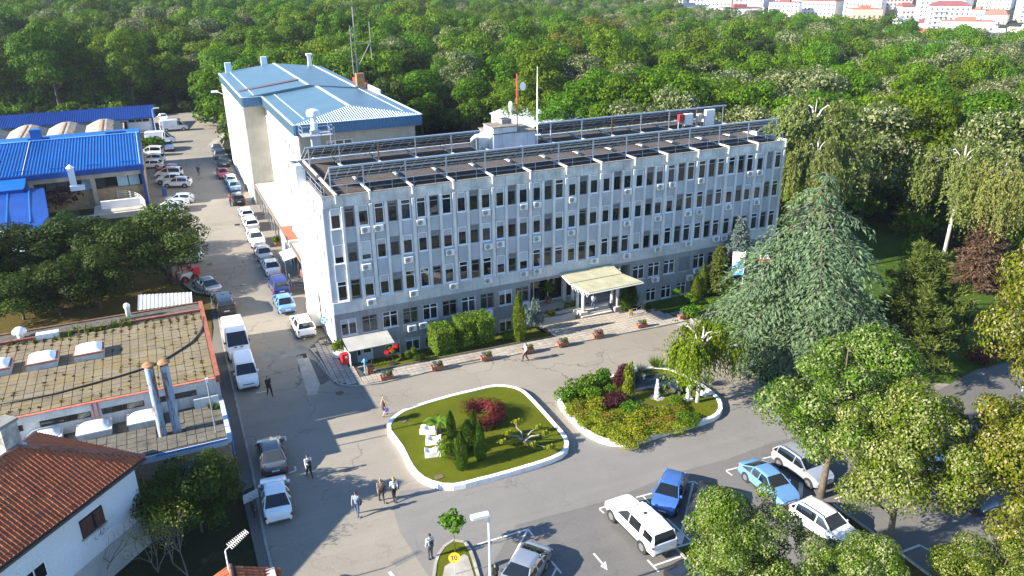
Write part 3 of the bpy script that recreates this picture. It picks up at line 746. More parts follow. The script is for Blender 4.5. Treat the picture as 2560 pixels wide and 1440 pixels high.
# ------------------------------------------------------------------ air conditioners
def make_ac():
    t = link('air_conditioner', None); t.empty_display_size = .2
    MB().bev(-.42,-.34,0,.42,-.02,.58,.025).build('body', mat('ac_white', (.74,.73,.69), .5, var=.05, orand=.12), t, local=True)
    mb = MB(); mb.cyl((-.11,-.338,.29),(-.11,-.352,.29),.235,n=20).build('fan_grille', plain('grille', (.16,.16,.165), .5), t, local=True)
    mb = MB()
    for r in (.1,.17): 
        for i in range(16):
            a, b = i*math.pi/8, (i+1)*math.pi/8
            mb.quad((-.11+r*math.cos(a),-.356,.29+r*math.sin(a)),(-.11+r*math.cos(b),-.356,.29+r*math.sin(b)),(-.11+(r+.015)*math.cos(b),-.356,.29+(r+.015)*math.sin(b)),(-.11+(r+.015)*math.cos(a),-.356,.29+(r+.015)*math.sin(a)))
    mb.build('fan_ring', WHITE, t, local=True)
    for s_ in (-.3,.3): MB().box(s_-.02,-.36,-.05,s_+.02,0,0).box(s_-.02,-.03,-.25,s_+.02,0,-.05).build('bracket', STEEL, t, local=True)
    MB().tube([(.42,-.15,.2),(.5,-.1,.1),(.52,-.03,-.1),(.5,-.02,-.3)], .02, 5).build('hose', WHITE, t, local=True)
    return t
ACP = make_ac(); ac_used = [False]
ORD = ['first','second','third','fourth','fifth','sixth','seventh','eighth','ninth','tenth','eleventh','twelfth','thirteenth','fourteenth','fifteenth','sixteenth','seventeenth']
def put_ac(loc, rz, label, group='air conditioners on the office walls'):
    if not ac_used[0]: ac_used[0] = True; place(ACP, loc, rz); tag(ACP, label, 'air conditioner', group)
    else: copy_tree(ACP, loc, rz, label, group)
ROWS = [('below the top floor windows', [(915.6,575.4),(948,571),(1053.5,556.7),(1217,532),(1311,517.5),(1345,512),(1432.7,500),(1571.7,480),(1652.7,467.5),(1683,462),(1755,452),(1877.7,435),(1901.7,432)]),
        ('below the second row of windows from the roof', [(917.7,668),(1023,650),(1126.5,631.5),(1223,617),(1252.5,611),(1343.7,597.7),(1430,582),(1570,559),(1647,546.7),(1722.5,534),(1751,530),(1823,517.5),(1893.7,506)]),
        ('on the pale plaster band', [(929.8,755.6),(1035.8,733.7),(1135,716),(1221,701.6),(1311,685),(1344.6,678),(1487.5,652),(1568.7,639.6),(1646,623),(1722.5,609),(1792,596.7),(1811,594.6)]),
        ('on the grey ground floor wall', [(1031,821),(1059,814),(1222.7,783),(1315,764),(1640,699),(1726.5,694.8),(1744,677)])]
for nm, lst in ROWS:
    for i, (a, b) in enumerate(lst):
        p = on_y(a, b, Y0-.3); put_ac((p.x, Y0-.015 if 'band' in nm else Y0 if 'grey' in nm else Y0+.05, p.z-.29), 0, '%s white air conditioner from the left %s' % (ORD[i], nm))
p = on_y(958,854.6,Y0-.3); put_ac((p.x,Y0,p.z-.29), 0, 'white air conditioner just under the right end of the side door canopy')
for i, (y, z, w) in enumerate(((68.6,11.3,'highest'),(68.4,8.3,'middle'),(68.2,5.0,'lowest'))):
    put_ac((X0,y,z), -math.pi/2, '%s air conditioner on the sunlit white end wall beside the duct' % w)
# dark cables dropping from some units
cb = [( (1031,560),(1031,575) )]

# ------------------------------------------------------------------ entrance
MARB = mat('pale_stone', (.52,.48,.42), .75, var=.12, scale=.7, bump=.05)
ent_col = mat('column_paint', (.56,.54,.49), .8, var=.08)
gw = MB()
for x in np.linspace(EX0, EX1, 8): gw.box(x-.04,EY-.06,EZ0,x+.04,EY+.04,EZ1)
gw.box(EX0,EY-.05,EZ1-.12,EX1,EY+.03,EZ1).box(EX0,EY-.05,EZ0,EX1,EY+.03,EZ0+.12).box(EX0,EY-.05,2.5,EX1,EY+.03,2.58)
gwo = gw.build('glass_front', PVC, OFF)
for a, b in zip(np.linspace(EX0, EX1, 8), np.linspace(EX0, EX1, 8)[1:]): MB().box(a+.04,EY,EZ0+.1,b-.04,EY+.02,EZ1-.1).build('pane', GLASS, gwo)
MB().box(EX0,Y0+.2,EZ1,EX1,EY+.2,EZ1+.1).build('entrance_ceiling', PL_WHITE, OFF)
MB().box(EX0-.0,Y0+.2,ZB,EX0+.1,EY,EZ1).box(EX1-.1,Y0+.2,ZB,EX1,EY,EZ1).build('recess_wall', PL_GREY, OFF)
g0 = gz(36)
pf = MB(); pf.box(EX0+.1,65.0,-1.0,EX1-.1,EY+.1,EZ0).box(36.2,64.7,-1.0,40.4,65.0,EZ0)
pf.build('entrance_platform', MARB, OFF)
for k in range(3):
    MB().box(36.6,64.62-.34*(k+1),-1.0,40.2,64.62-.34*k+.08,EZ0-.155*(k+1)).build('step', MARB, OFF)
def column(px, basez, name='column', r=.17, block=True, ztop=3.95):
    p = G(*px) if basez is None else on_z(px[0], px[1], basez); z0 = gz(p.x) if basez is None else basez
    mb = MB()
    c = MB().lathe((p.x,p.y,0),[(r,z0),(r,ztop-.15),(r*1.25,ztop-.12),(r*1.25,ztop)],14).build(name, ent_col, OFF, smooth=True, auto=40)
    if block: MB().bev(p.x-.42,p.y-.36,z0-.3,p.x+.42,p.y+.36,z0+.55,.03).build('plinth', MARB, c)
column((1457,790), None); column((1541,776), None); column((1443,768), EZ0, block=False); column((1529,757), EZ0, block=False); column((1431,758), EZ0, block=False); column((1410,749), EZ0, block=False, r=.24); column((1545,738), EZ0, block=False)
# two sloping canopy sheets
CAN = mat('canopy_lichen', (.38,.36,.235), .8, var=.18, scale=.7, streak=.0, fine=.15)
CANW = mat('canopy_white', (.62,.61,.56), .7, var=.1)
def slab4(mb, q, th, m=0):
    q = [Vector(p) for p in q]; vs = [p-Vector((0,0,th)) for p in q]+q
    mb.add(vs, [(0,3,2,1),(4,5,6,7),(0,1,5,4),(1,2,6,5),(2,3,7,6),(3,0,4,7)], m)
def canopy(px, zz, n):
    q = [on_z(a, b, z) for (a, b), z in zip(px, zz)]       # front-left, front-right, back-right, back-left
    for p in q: p.y = min(p.y, Y0-.05)
    for i in range(n):
        f0, f1 = i/n, (i+1)/n-.004
        mb = MB(); slab4(mb, [q[0].lerp(q[1],f0), q[0].lerp(q[1],f1), q[3].lerp(q[2],f1), q[3].lerp(q[2],f0)], .06); mb.build('canopy_sheet', CAN, OFF)
    return q
qa = canopy([(1425,708),(1556,683),(1525,657),(1400,682)], (4.0,4.0,4.2,4.2), 6)
qb = canopy([(1472,732),(1609,704),(1558,684),(1429,710)], (3.92,3.92,4.02,4.02), 7)
mb = MB()
for q in (qa, qb):
    for (a, b) in ((q[0],q[1]),(q[1],q[2]),(q[2],q[3]),(q[3],q[0])): mb.tube([a-Vector((0,0,.14)), b-Vector((0,0,.14))], .07, 4)
    for f in (.12,.37,.63,.88): mb.tube([q[0].lerp(q[1],f)-Vector((0,0,.16)), q[3].lerp(q[2],f)-Vector((0,0,.16))], .07, 4)
mb.build('canopy_frame', CANW, OFF)
mb = MB(); a = qb[0]-Vector((0,0,.2)); bq = qb[3]-Vector((0,0,.2))
for i in range(6): mb.tube([a.lerp(bq,i/6), a.lerp(bq,(i+.5)/6)-Vector((0,0,.35)), a.lerp(bq,(i+1)/6)], .03, 4)
mb.build('canopy_truss', WHITE, OFF)
# planter by the steps
pw_ = P([(1366,806),(1450,788),(1450,775),(1362,792)])
MB().box(32.3,64.2,-1,36.1,64.4,gz(34)+.45).box(32.3,64.4,-1,32.5,65.6,gz(34)+.45).build('planter_wall', MARB, OFF)
MB().box(32.5,64.4,-1,36.0,65.0,gz(34)+.3).build('planter_soil', EARTH, OFF)
def railing(label, path, h=1.0, n=8, bars=(.35,.65,1.0), m=None):
    t = thing('railing', label, 'railing', path[0]); m = m or STEEL
    for f in bars: MB().tube([Vector(p)+Vector((0,0,h*f)) for p in path], .022, 6).build('rail', m, t)
    pts = resample([(p[0],p[1]) for p in path], 1.1); L = [Vector(p) for p in path]
    for p in pts:
        best = min(((Vector((a.x,a.y,0)).lerp(Vector((b.x,b.y,0)),k/10)-p).length, (a.lerp(b,k/10)).z) for a, b in zip(L, L[1:]) for k in range(11))
        MB().cyl((p.x,p.y,best[1]-.05),(p.x,p.y,best[1]+h),.022,n=6).build('post', m, t)
    return t
railing('straight steel railing down the left edge of the entrance platform', [(32.15,67.6,.1),(32.15,65.6,.1),(32.2,64.2,gz(32))])
cr = [G(*q) for q in ((1572,797),(1590,792),(1606,782),(1613,770),(1614,757))]
railing('curved steel railing on the paving right of the entrance', [tuple(p) for p in cr], 1.0)
yr = [Vector((12.42,65.2,0)),Vector((12.45,63.9,0)),Vector((12.55,62.6,0))]
t = railing('white fence panel beside the sunken side door', [tuple(p) for p in yr], 1.25, bars=(.05,.2,.35,.5,.65,.8,.95), m=WHITE)
MB().box(12.2,62.4,-1.3,12.4,65.4,-.02).box(12.4,62.3,-1.3,14.3,62.5,-.05).build('yard_wall', CONC_D, OFF)
# ------------------------------------------------------------------ the block with the pale blue metal roof
BLUE = mat('blue_metal', (.072,.138,.185), .45, .0, var=.07, scale=.25, fine=.03, streak=.2)
BLUE_SHADE = mat('blue_fascia_shaded', (.05,.15,.27), .42, var=.06, scale=.4)  # deeper blue than the lit fascias: shade of the front put into the colour
CAPW = plain('ridge_cap', (.55,.64,.70), .4)
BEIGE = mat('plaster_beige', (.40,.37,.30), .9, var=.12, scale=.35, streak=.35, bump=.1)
ANX = thing('blue_roofed_block', 'white four storey block with a pale blue metal roof behind the office', 'building', (15.5,94.3,0))
ZW = 14.6
mb = MB().box(15.5,94.3,-1,29.7,120.1,ZW).box(15.6,81.5,-1,29.5,94.3,11.5); mb.build('wall', BEIGE, ANX)
MB().box(12.4,120.1,-.5,29.7,148.4,ZW).build('wall', BEIGE, ANX)
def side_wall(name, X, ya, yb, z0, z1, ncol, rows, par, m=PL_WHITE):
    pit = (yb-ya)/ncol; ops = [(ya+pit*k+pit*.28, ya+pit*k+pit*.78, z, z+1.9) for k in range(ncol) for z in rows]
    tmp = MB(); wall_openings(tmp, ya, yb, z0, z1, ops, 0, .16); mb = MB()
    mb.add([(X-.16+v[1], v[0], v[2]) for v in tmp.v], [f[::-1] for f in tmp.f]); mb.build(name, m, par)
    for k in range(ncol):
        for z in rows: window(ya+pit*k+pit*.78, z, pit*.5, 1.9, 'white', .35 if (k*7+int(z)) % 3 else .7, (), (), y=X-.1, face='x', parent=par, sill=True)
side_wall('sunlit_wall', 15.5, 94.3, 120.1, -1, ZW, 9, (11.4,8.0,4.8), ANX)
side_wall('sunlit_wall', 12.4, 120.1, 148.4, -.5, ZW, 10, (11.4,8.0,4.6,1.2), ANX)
# window in the gable above the office roof
for k in range(3): window(18.6+1.05*k, 12.4, 1.0, 1.35, 'white', .25 if k == 0 else 0, (), (), y=94.22, parent=ANX)
# roofs
def roof_poly(name, pts, m, par, th=.12):
    mb = MB(); n = len(pts); pts = [Vector(p) for p in pts]; lo = [p-Vector((0,0,th)) for p in pts]
    mb.add(lo+pts, [tuple(range(n-1,-1,-1)), tuple(range(n,2*n))]+[(i,(i+1)%n,n+(i+1)%n,n+i) for i in range(n)]); return mb.build(name, m, par)
e0, e1, ye, yr_ = 14.9, 30.4, 93.7, 98.6; zr, zeb = 16.95, 16.0; xr = 22.65
roof_poly('roof', [(e0,ye,zeb),(xr,yr_,zr),(xr,118.2,zr),(e0,118.2,zeb)], BLUE, ANX)
roof_poly('roof', [(e1,ye,zeb),(e1,118.2,zeb),(xr,118.2,zr),(xr,yr_,zr)], BLUE, ANX)
hip = roof_poly('roof', [(e0,ye,zeb),(e1,ye,zeb),(xr,yr_,zr)], BLUE, ANX)
mb = MB()
for i in range(52):
    x = e0+.15+i*.3; f = min((x-e0)/(xr-e0), (e1-x)/(e1-xr)); 
    if f > .02: mb.tube([(x,ye,zeb+.03),(x,ye+(yr_-ye)*f,zeb+(zr-zeb)*f+.03)], .05, 4)
mb.build('hip_ribs', CAPW, hip, kind='stuff')
px0 = 12.1
roof_poly('roof', [(px0,118.0,zeb+.05),(xr-1.2,118.0,zr+.25),(xr-1.2,149,zr+.25),(px0,149,zeb+.05)], BLUE, ANX, .35)
roof_poly('roof', [(e1-.6,118.0,zeb+.25),(e1-.6,149,zeb+.25),(xr-1.2,149,zr+.25),(xr-1.2,118.0,zr+.25)], BLUE, ANX, .35)
def strip3(name, a, b, w, m, par, up=.03):
    a = Vector(a); b = Vector(b); d = (b-a).normalized(); n = d.cross(Vector((0,0,1))).normalized()*w/2; u = Vector((0,0,up))
    mb = MB(); mb.add([a-n,b-n,b+n,a+n,a-n+u,b-n+u,b+n+u,a+n+u], [(0,3,2,1),(4,5,6,7),(0,1,5,4),(1,2,6,5),(2,3,7,6),(3,0,4,7)]); return mb.build(name, m, par)
strip3('ridge_cap', (xr,yr_,zr+.02), (xr,118,zr+.02), .45, CAPW, ANX)
strip3('ridge_cap', (xr-1.2,118,zr+.28), (xr-1.2,149,zr+.28), .45, CAPW, ANX)
for X, Ya, Yb, zz in ((e0+1.7,96,118,.12),(px0+1.7,118.2,149,.2),(e1-1.6,96,118,.12),(e1-2,118.2,149,.42)):
    strip3('snow_rail', (X,Ya,zeb+zz), (X,Yb,zeb+zz), .12, CAPW, ANX, .12)
strip3('maroon_strip', (px0+.4,124.6,zeb+.14), (xr-1.4,124.6,zr+.34), 1.5, mat('maroon_sheet', (.13,.07,.07), .5), ANX, .03)
def fascia(x0, y0, x1, y1, z0, z1, m):
    a = Vector((x0,y0,0)); b = Vector((x1,y1,0)); d = (b-a).normalized(); n = Vector((d.y,-d.x,0)); L = (b-a).length
    mb = MB(); q = [a, b, b+n*.06, a+n*.06]
    mb.add([(p.x,p.y,z0) for p in q]+[(p.x,p.y,z1) for p in q], [(0,1,2,3),(7,6,5,4),(0,4,5,1),(1,5,6,2),(2,6,7,3),(3,7,4,0)])
    o = mb.build('fascia', m, ANX); mb = MB()
    for i in range(int(L/.28)):
        p = a+d*(.14+i*.28)+n*.06; q = [p-d*.07, p+d*.07, p+d*.05+n*.06, p-d*.05+n*.06]
        mb.add([(v.x,v.y,z0) for v in q]+[(v.x,v.y,z1) for v in q], [(0,1,2,3),(7,6,5,4),(0,4,5,1),(1,5,6,2),(2,6,7,3),(3,7,4,0)])
    mb.build('fascia_ribs', m, o, kind='stuff')
    t_ = MB().add([(p.x,p.y,z1) for p in (a-n*.1,b-n*.1,b+n*.16,a+n*.16)]+[(p.x,p.y,z1+.06) for p in (a-n*.1,b-n*.1,b+n*.16,a+n*.16)], [(0,3,2,1),(4,5,6,7),(0,1,5,4),(1,2,6,5),(2,3,7,6),(3,0,4,7)]); t_.build('gutter', CAPW, o)
fascia(e0,ye,e1,ye,14.75,16.0,BLUE_SHADE); fascia(e0,118,e0,ye,14.75,16.0,BLUE); fascia(px0,118,e0,118,14.75,16.05,BLUE_SHADE); fascia(px0,149,px0,118,14.75,16.05,BLUE); fascia(e1,ye,e1,118,14.75,16.0,BLUE)
MB().box(e0,ye+.06,14.7,e1,118,14.76).box(px0,118.06,14.7,e1,149,14.76).build('soffit', BEIGE, ANX)
for (x, y) in ((13.6,147.5),(19.9,149.2),):
    c = MB().box(x-.5,y-.4,16.2,x+.5,y+.4,18.4 if x > 15 else 17.9).build('chimney', CAPW, ANX)
MB().box(27.2,147,16,27.8,147.6,18.4).box(27.0,146.8,18.4,28.0,147.8,18.7).build('chimney', WHITE, ANX)
mb = MB().box(30.4,118.6,15.9,30.7,128,16.6); mb.build('verge_board', mat('red_board', (.45,.06,.04), .5), ANX); MB().box(30.4,112.6,15.9,30.7,118.6,16.55).build('verge_board', WHITE, ANX)
# downpipes, cable bundles on the sunlit walls
for (x, y) in ((12.36,120.3),(15.46,118.8),(15.44,95.0)): MB().cyl((x-.1,y,0 if x < 13 else 3.1),(x-.1,y,14.6),.07,n=6).build('downpipe', CAPW, ANX)
for i, (X, y, z) in enumerate([(15.34,96.5,10.6),(15.34,99.4,7.4),(15.34,102.2,10.6),(15.34,105.4,7.5),(15.34,109,4.3),(15.34,113.4,10.7),(15.34,116.6,7.4),(12.24,122.5,10.7),(12.24,125.6,7.2),(12.24,128.6,4.0),(12.24,131.5,10.7),(12.24,134.4,7.4),(12.24,138.4,4.1),(12.24,143.0,10.7)]):
    put_ac((X,y,z), -math.pi/2, '%s air conditioner on the %s sunlit wall under the pale blue roof' % (ORD[i if i < 7 else i-7], 'nearer' if i < 7 else 'farther'), 'air conditioners on the blue roofed block')
# vent tower between the office and the block
t = thing('vent_tower', 'tall metal exhaust vent with a caged platform at the front corner of the blue roof', 'vent', (17.0,92.3,0))
MB().box(16.5,91.9,0,17.5,92.8,15.6).build('shaft', STEELB, t); MB().lathe((17.0,92.35,0),[(.42,15.6),(.42,16.4),(.3,16.5),(.3,17.1),(.72,17.15),(.78,17.45),(.72,17.8),(.3,17.95),(0,18.0)],16).build('cowl', CAPW, t, smooth=True, auto=40)
mb = MB().box(15.4,91.2,15.0,18.8,93.4,15.08)
for p in ((15.4,91.2),(17.1,91.2),(18.8,91.2),(15.4,93.4),(18.8,93.4)): mb.cyl((p[0],p[1],15.05),(p[0],p[1],16.2),.03,n=5)
for z in (15.6,16.15): mb.tube([(15.4,93.4,z),(15.4,91.2,z),(18.8,91.2,z),(18.8,93.4,z)], .03, 5)
mb.build('platform', STEEL, t)
mb = MB()
for s_ in (18.5,19.0): mb.cyl((s_,91.1,8),(s_,91.1,16),.03,n=5)
for i in range(20): mb.cyl((18.5,91.1,8.2+i*.38),(19.0,91.1,8.2+i*.38),.02,n=4)
mb.build('ladder', STEEL, t)
# lattice mast with rusty cabinet on the far side of the blue roof
t = thing('lattice_mast', 'thin guyed radio mast with a rusty cabinet at the far edge of the blue roof', 'antenna', (29.4,119.5,16))
MB().box(28.9,119.0,16.0,30.1,120.0,18.2).build('cabinet', RUST, t)
mb = MB().tube([(29.2,119.4,18),(29.2,119.4,27.6)], .09, 5).tube([(28.6,119.4,18),(28.6,119.4,25)], .06, 5).tube([(31.6,119.8,20),(31.6,119.8,25.4)], .05, 4).tube([(29.2,119.4,22.4),(31.6,119.8,22.4)], .05, 4).tube([(28.9,119.4,18.4),(31.6,119.8,22.6)], .05, 4)
mb.build('mast', mat('mast_grey', (.22,.22,.23), .6), t)

# low covered way along the block
CON = thing('covered_way', 'long low flat roofed covered way beside the parked cars', 'building', (12.4,83,0))
MB().box(12.4,83.2,2.95,15.46,120.0,3.15).build('roof', mat('felt_pale', (.40,.37,.33), .95, var=.16, scale=.5), CON)
MB().box(12.3,83.0,2.85,12.4,120.05,3.2).build('edge_board', mat('edge_brown', (.17,.13,.10), .8), CON)
for i in range(13): MB().box(12.45,84.0+i*2.75,-.1,12.6,84.15+i*2.75,2.95).build('post', mat('post_bluegrey', (.25,.29,.34), .6), CON)
MB().box(14.6,97.5,-.1,15.5,120,2.95).build('rear_wall', PL_WHITE, CON)
mb = MB()
for i in range(5): mb.box(12.42,91.0+i*1.35,-.1,12.48,92.25+i*1.35,2.6)
mb.build('wall_panel', mat('panel_white', (.66,.66,.62), .6, var=.05), CON)
RTILE = mat('red_felt', (.45,.11,.05), .85, var=.15, scale=1.5)
MB().box(12.42,90.2,3.16,14.6,96.6,3.24).build('red_roof', RTILE, CON)
MB().box(12.2,89.9,3.1,15.3,90.2,3.45).build('beam', WHITE, CON)
mb = MB(); A_ = [(13.5+1.7*(1-math.cos(a)), 0, 3.2+2.6*math.sin(a)) for a in np.linspace(0, math.pi/2, 8)]
for (a, b) in zip(A_, A_[1:]): mb.quad((a[0],90.8,a[2]),(b[0],90.8,b[2]),(b[0],94.2,b[2]),(a[0],94.2,a[2]))
mb.build('curved_awning', plain('awning_glass', (.30,.36,.46), .25), CON)
MB().tube([(a[0],90.75,a[2]) for a in A_], .07, 6).tube([(a[0],94.2,a[2]) for a in A_], .07, 6).build('awning_rib', WHITE, CON)
aw = mat('corrugated_grey', (.46,.47,.46), .5, .1, var=.1, scale=1.5)
def corr(mb, a, b, c, d, n):          # corrugated sheet on quad a-b (top edge), d-c (low edge)
    a, b, c, d = map(Vector, (a,b,c,d)); nz = (b-a).cross(d-a).normalized(); k = 2*n
    for i in range(k):
        f0, f1 = i/k, (i+1)/k; h0, h1 = ((i % 2)-.5)*.05, (((i+1) % 2)-.5)*.05
        mb.quad(a.lerp(b,f0)+nz*h0, a.lerp(b,f1)+nz*h1, d.lerp(c,f1)+nz*h1, d.lerp(c,f0)+nz*h0)
mb = MB(); corr(mb, on_z(733,618,2.9), on_z(742,642,2.9), on_z(709,654,2.4), on_z(697,631,2.4), 9)
t = thing('awning', 'small grey corrugated awning jutting over the railings near the duct', 'awning', (11.7,88,0)); mb.build('sheet', aw, t)
for q in ((709,650),(699,632)): p = on_z(q[0],q[1],2.4); MB().cyl((p.x+.1,p.y,gz(p.x)),(p.x+.1,p.y,2.4),.04,n=6).build('post', STEEL, t)
railing('galvanised railing below the small corrugated awning', [(11.2,85.6,gz(11)),(11.0,82.8,gz(11)),(12.2,82.4,gz(11))], 1.1)

# ------------------------------------------------------------------ flat roofed boiler house, bottom left
BOI = thing('flat_roofed_building', 'low building with a mossy slab roof, skylights and two rusty flues', 'building', (1.4,55,0))
BW = mat('boiler_plaster', (.55,.55,.53), .9, var=.14, scale=.6, streak=.6)
RED = mat('red_flashing', (.30,.09,.05), .75, var=.25, scale=2.5)
HU, HL = 5.5, 3.4; BX1, BY0, BYM, BY1, BXL = 1.4, 49.9, 55.2, 70.1, -42
MB().box(BXL,BYM,-.1,BX1-.06,BY1-.05,HU-.12).build('wall', BW, BOI)
MB().box(BXL,BY0,-.1,BX1-.1,BYM,HL-.14).build('wall', mat('brick_band', (.33,.25,.15), .9, var=.2, scale=4), BOI)
MB().box(BXL,BYM-.02,HU-.13,BX1-.02,BY1,HU-.06).build('roof_deck', mat('roof_felt', (.09,.08,.065), .95, var=.3, scale=2), BOI)
MB().box(BXL,BY0+.02,HL-.15,BX1-.04,BYM-.02,HL-.07).build('roof_deck', mat('roof_felt'  , (.09,.08,.065)), BOI)
# edge trims
MB().box(BX1-.28,BYM-.25,HU-.45,BX1+.05,BY1+.05,HU+.10).build('edge_trim', RED, BOI)
MB().box(BXL,68.0,HU-.02,BX1-.28,68.22,HU+.16).build('edge_trim', RED, BOI)
MB().box(BXL,BY1-.1,HU-.4,BX1-.28,BY1+.1,HU+.05).build('edge_trim', mat('rust_brown', (.20,.09,.045), .85, var=.3, scale=2), BOI)
MB().box(BXL,BYM-.36,HU-.62,BX1-.28,BYM-.2,HU-.07).build('fascia', BW, BOI); MB().box(BXL,BYM-.40,HU-.07,BX1-.28,BYM-.14,HU-.02).build('red_edge', mat('red_edge', (.50,.14,.08), .7, var=.2, scale=2), BOI)
BLP = plain('blue_paint', (.05,.22,.60), .5)
MB().box(BX1-.30,BY0-.02,HL-.5,BX1,BYM-.3,HL+.28).build('edge_trim', plain('pale_blue_paint', (.42,.50,.58), .5), BOI); MB().box(BX1-.02,BY0-.06,1.9,BX1+.06,BYM-.9,HL+.14).build('edge_panel', BLP, BOI)
MB().box(BXL,BY0-.08,HL-.62,BX1-.3,BY0+.06,HL-.12).build('fascia', plain('pale_blue_paint', (.42,.50,.58), .5), BOI); MB().box(-3.4,BY0-.10,HL-.25,BX1-.3,BY0-.08,HL-.1).build('fascia_stripe', BLP, BOI)
MB().box(-.6,BYM-.55,HL-.1,BX1-.3,BYM-.35,HL+.75).build('end_pier', BW, BOI)
# clerestory windows under the upper roof
for a, b in ((-2.9,-.3),(-6.5,-3.8),(-10.3,-7.2),(-14.6,-11.3),(-19,-15.3)):
    w_ = MB().box(a,BYM-.05,4.25,b,BYM+.02,4.85).build('window', plain('frame_brown', (.06,.045,.03), .6), BOI); MB().box(a+.06,BYM-.08,4.3,(a+b)/2-.04,BYM-.05,4.8).box((a+b)/2+.04,BYM-.08,4.3,b-.06,BYM-.05,4.8).build('pane', GLASS, w_)
for x in (-7.0,): MB().box(x,BYM-.42,HL,x+.1,BYM-.36,HU-.1).box(x+.3,BYM-.42,HL,x+.4,BYM-.36,HU-.1).build('ladder', mat('red_ladder', (.42,.10,.08), .6), BOI)
put_ac((-2.35,BYM-.06,3.62), 0, 'white air conditioner behind the two flues under the mossy roof edge', None) if False else None
# concrete slabs on both roofs
SLAB = mat('roof_slab', (.20,.16,.095), .95, var=.22, scale=.55, bump=.2, orand=.25, fine=.12)
SLABD = mat('roof_slab_dark', (.17,.155,.12), .95, var=.35, scale=.9, bump=.2, orand=.3, fine=.15)
sl_ = .62
for m_ in (SLAB,):     # moss creeping over the slabs
    nt_ = m_.node_tree; b_ = nt_.nodes['Principled BSDF']; src = b_.inputs['Base Color'].links[0].from_socket
    t = NT.__new__(NT); t.mat, t.t, t.b = m_, nt_, b_; p_ = t.pos(); f_ = t.math('MULTIPLY', t.ramp(t.noise(p_, .8, 6, .8), [(.50,0.0),(.66,1.0)]), .8); t.col(t.mix(f_, src, (.17,.115,.018)))
def slabs(x0, x1, y0, y1, z, m, holes, par, n):
    me = MB().bev(-sl_/2+.018,-sl_/2+.018,0,sl_/2-.018,sl_/2-.018,.045,.012).mesh('roof_slab', m); cells = []
    y = y0+sl_/2
    while y < y1-.2:
        x = x1-sl_/2
        while x > x0:
            if not any(h[0] < x < h[1] and h[2] < y < h[3] for h in holes): cells.append((depth((x,y,z)), x, y))
            x -= sl_
        y += sl_
    cells.sort(); rest = MB()
    for k, (d_, x, y) in enumerate(cells):
        M = Matrix.Translation((x,y,z+random.uniform(-.012,.012))) @ Euler((random.uniform(-.012,.012),random.uniform(-.012,.012),random.uniform(-.015,.015))).to_matrix().to_4x4()
        if k < n: link('roof_slab', me, par, M=M)
        else: rest.add([M @ v.co for v in me.vertices], [tuple(p.vertices) for p in me.polygons])
    if rest.v: rest.build('roof_slabs', m, par, kind='stuff')
# skylights
ACR = NT('acrylic_dome'); ACR.set(Roughness=.25); ACR.b.inputs['Subsurface Weight'].default_value = 0; ACR.col((.80,.80,.78)); ACR = ACR.mat
holes = []
def skylight(px, z, sx, sy, h, trim):
    p = on_z(px[0], px[1], z+h); x, y = p.x, p.y; holes.append((x-sx/2-.1,x+sx/2+.1,y-sy/2-.1,y+sy/2+.1))
    o = MB().box(x-sx/2,y-sy/2,z-.1,x+sx/2,y+sy/2,z+h-.1).build('skylight', mat('skylight_base', (.48,.47,.44), .9, var=.15, scale=1.5, streak=.4), BOI)
    MB().box(x-sx/2-.05,y-sy/2-.05,z+h-.1,x+sx/2+.05,y+sy/2+.05,z+h).build('skylight_trim', trim, o)
    mb = MB(); n_ = 8; hx, hy = sx/2-.08, sy/2-.08
    for j in range(n_+1):
        for i in range(n_+1):
            u_, v_ = i/n_*2-1, j/n_*2-1; mb.v.append((x+u_*hx,y+v_*hy,z+h+.02+.32*(1-u_**4)*(1-v_**4)))
    for j in range(n_):
        for i in range(n_): mb.f.append((j*(n_+1)+i,j*(n_+1)+i+1,(j+1)*(n_+1)+i+1,(j+1)*(n_+1)+i)); mb.m.append(0)
    mb.build('skylight_dome', ACR, o, smooth=True)
for q in ((222,871),(105,893),(-12,912)): skylight(q, HU, 2.0, 1.9, .55, RED)
for q in ((235,1066),(360,1040),(110,1085)): skylight(q, HL, 2.1, 1.5, .5, WHITE)
slabs(-24, BX1-.3, BYM-.1, 67.9, HU-.05, SLAB, holes[:3], BOI, 200)
slabs(-16, BX1-.32, BY0+.1, BYM-.2, HL-.06, SLABD, holes[3:]+[(-3.4,-1.5,52.1,53.2)], BOI, 90)
# moss and weeds in the joints
MOSS = grassmat('moss', (.10,.075,.008), (.16,.11,.012), (.19,.115,.014), .2, 20)
def weeds(pts, hmin, hmax, name, m, par, blades=7):
    mb = MB()
    for (x, y, z) in pts:
        for _ in range(blades):
            a = random.uniform(0,6.28); r = random.uniform(0,.14); h = random.uniform(hmin,hmax); w = random.uniform(.03,.08)
            bx, by = x+r*math.cos(a), y+r*math.sin(a); ln = random.uniform(-.5,.5)*h; lm = random.uniform(-.5,.5)*h; b = random.uniform(0,3.14)
            mb.add([(bx-w*math.cos(b),by-w*math.sin(b),z),(bx+w*math.cos(b),by+w*math.sin(b),z),(bx+ln,by+lm,z+h)], [(0,1,2)])
    return mb.build(name, m, par, kind='stuff')
pts = []
for _ in range(900):
    x = random.uniform(-24,1.0); y = random.uniform(55.4,67.8); e = min(1.1-x, 3)
    if y > 66.3 or random.random() < .16 or (x > .2) or y < 56.0: pts.append((round(x/sl_)*sl_+random.uniform(-.05,.05)-.2, y, HU-.02))
for i in range(160): pts.append((BX1-.32-sl_*random.randint(0,36)+random.uniform(-.04,.04), random.uniform(66.2,67.9), HU-.02))
weeds(pts, .05, .16, 'moss', MOSS, BOI, 9)
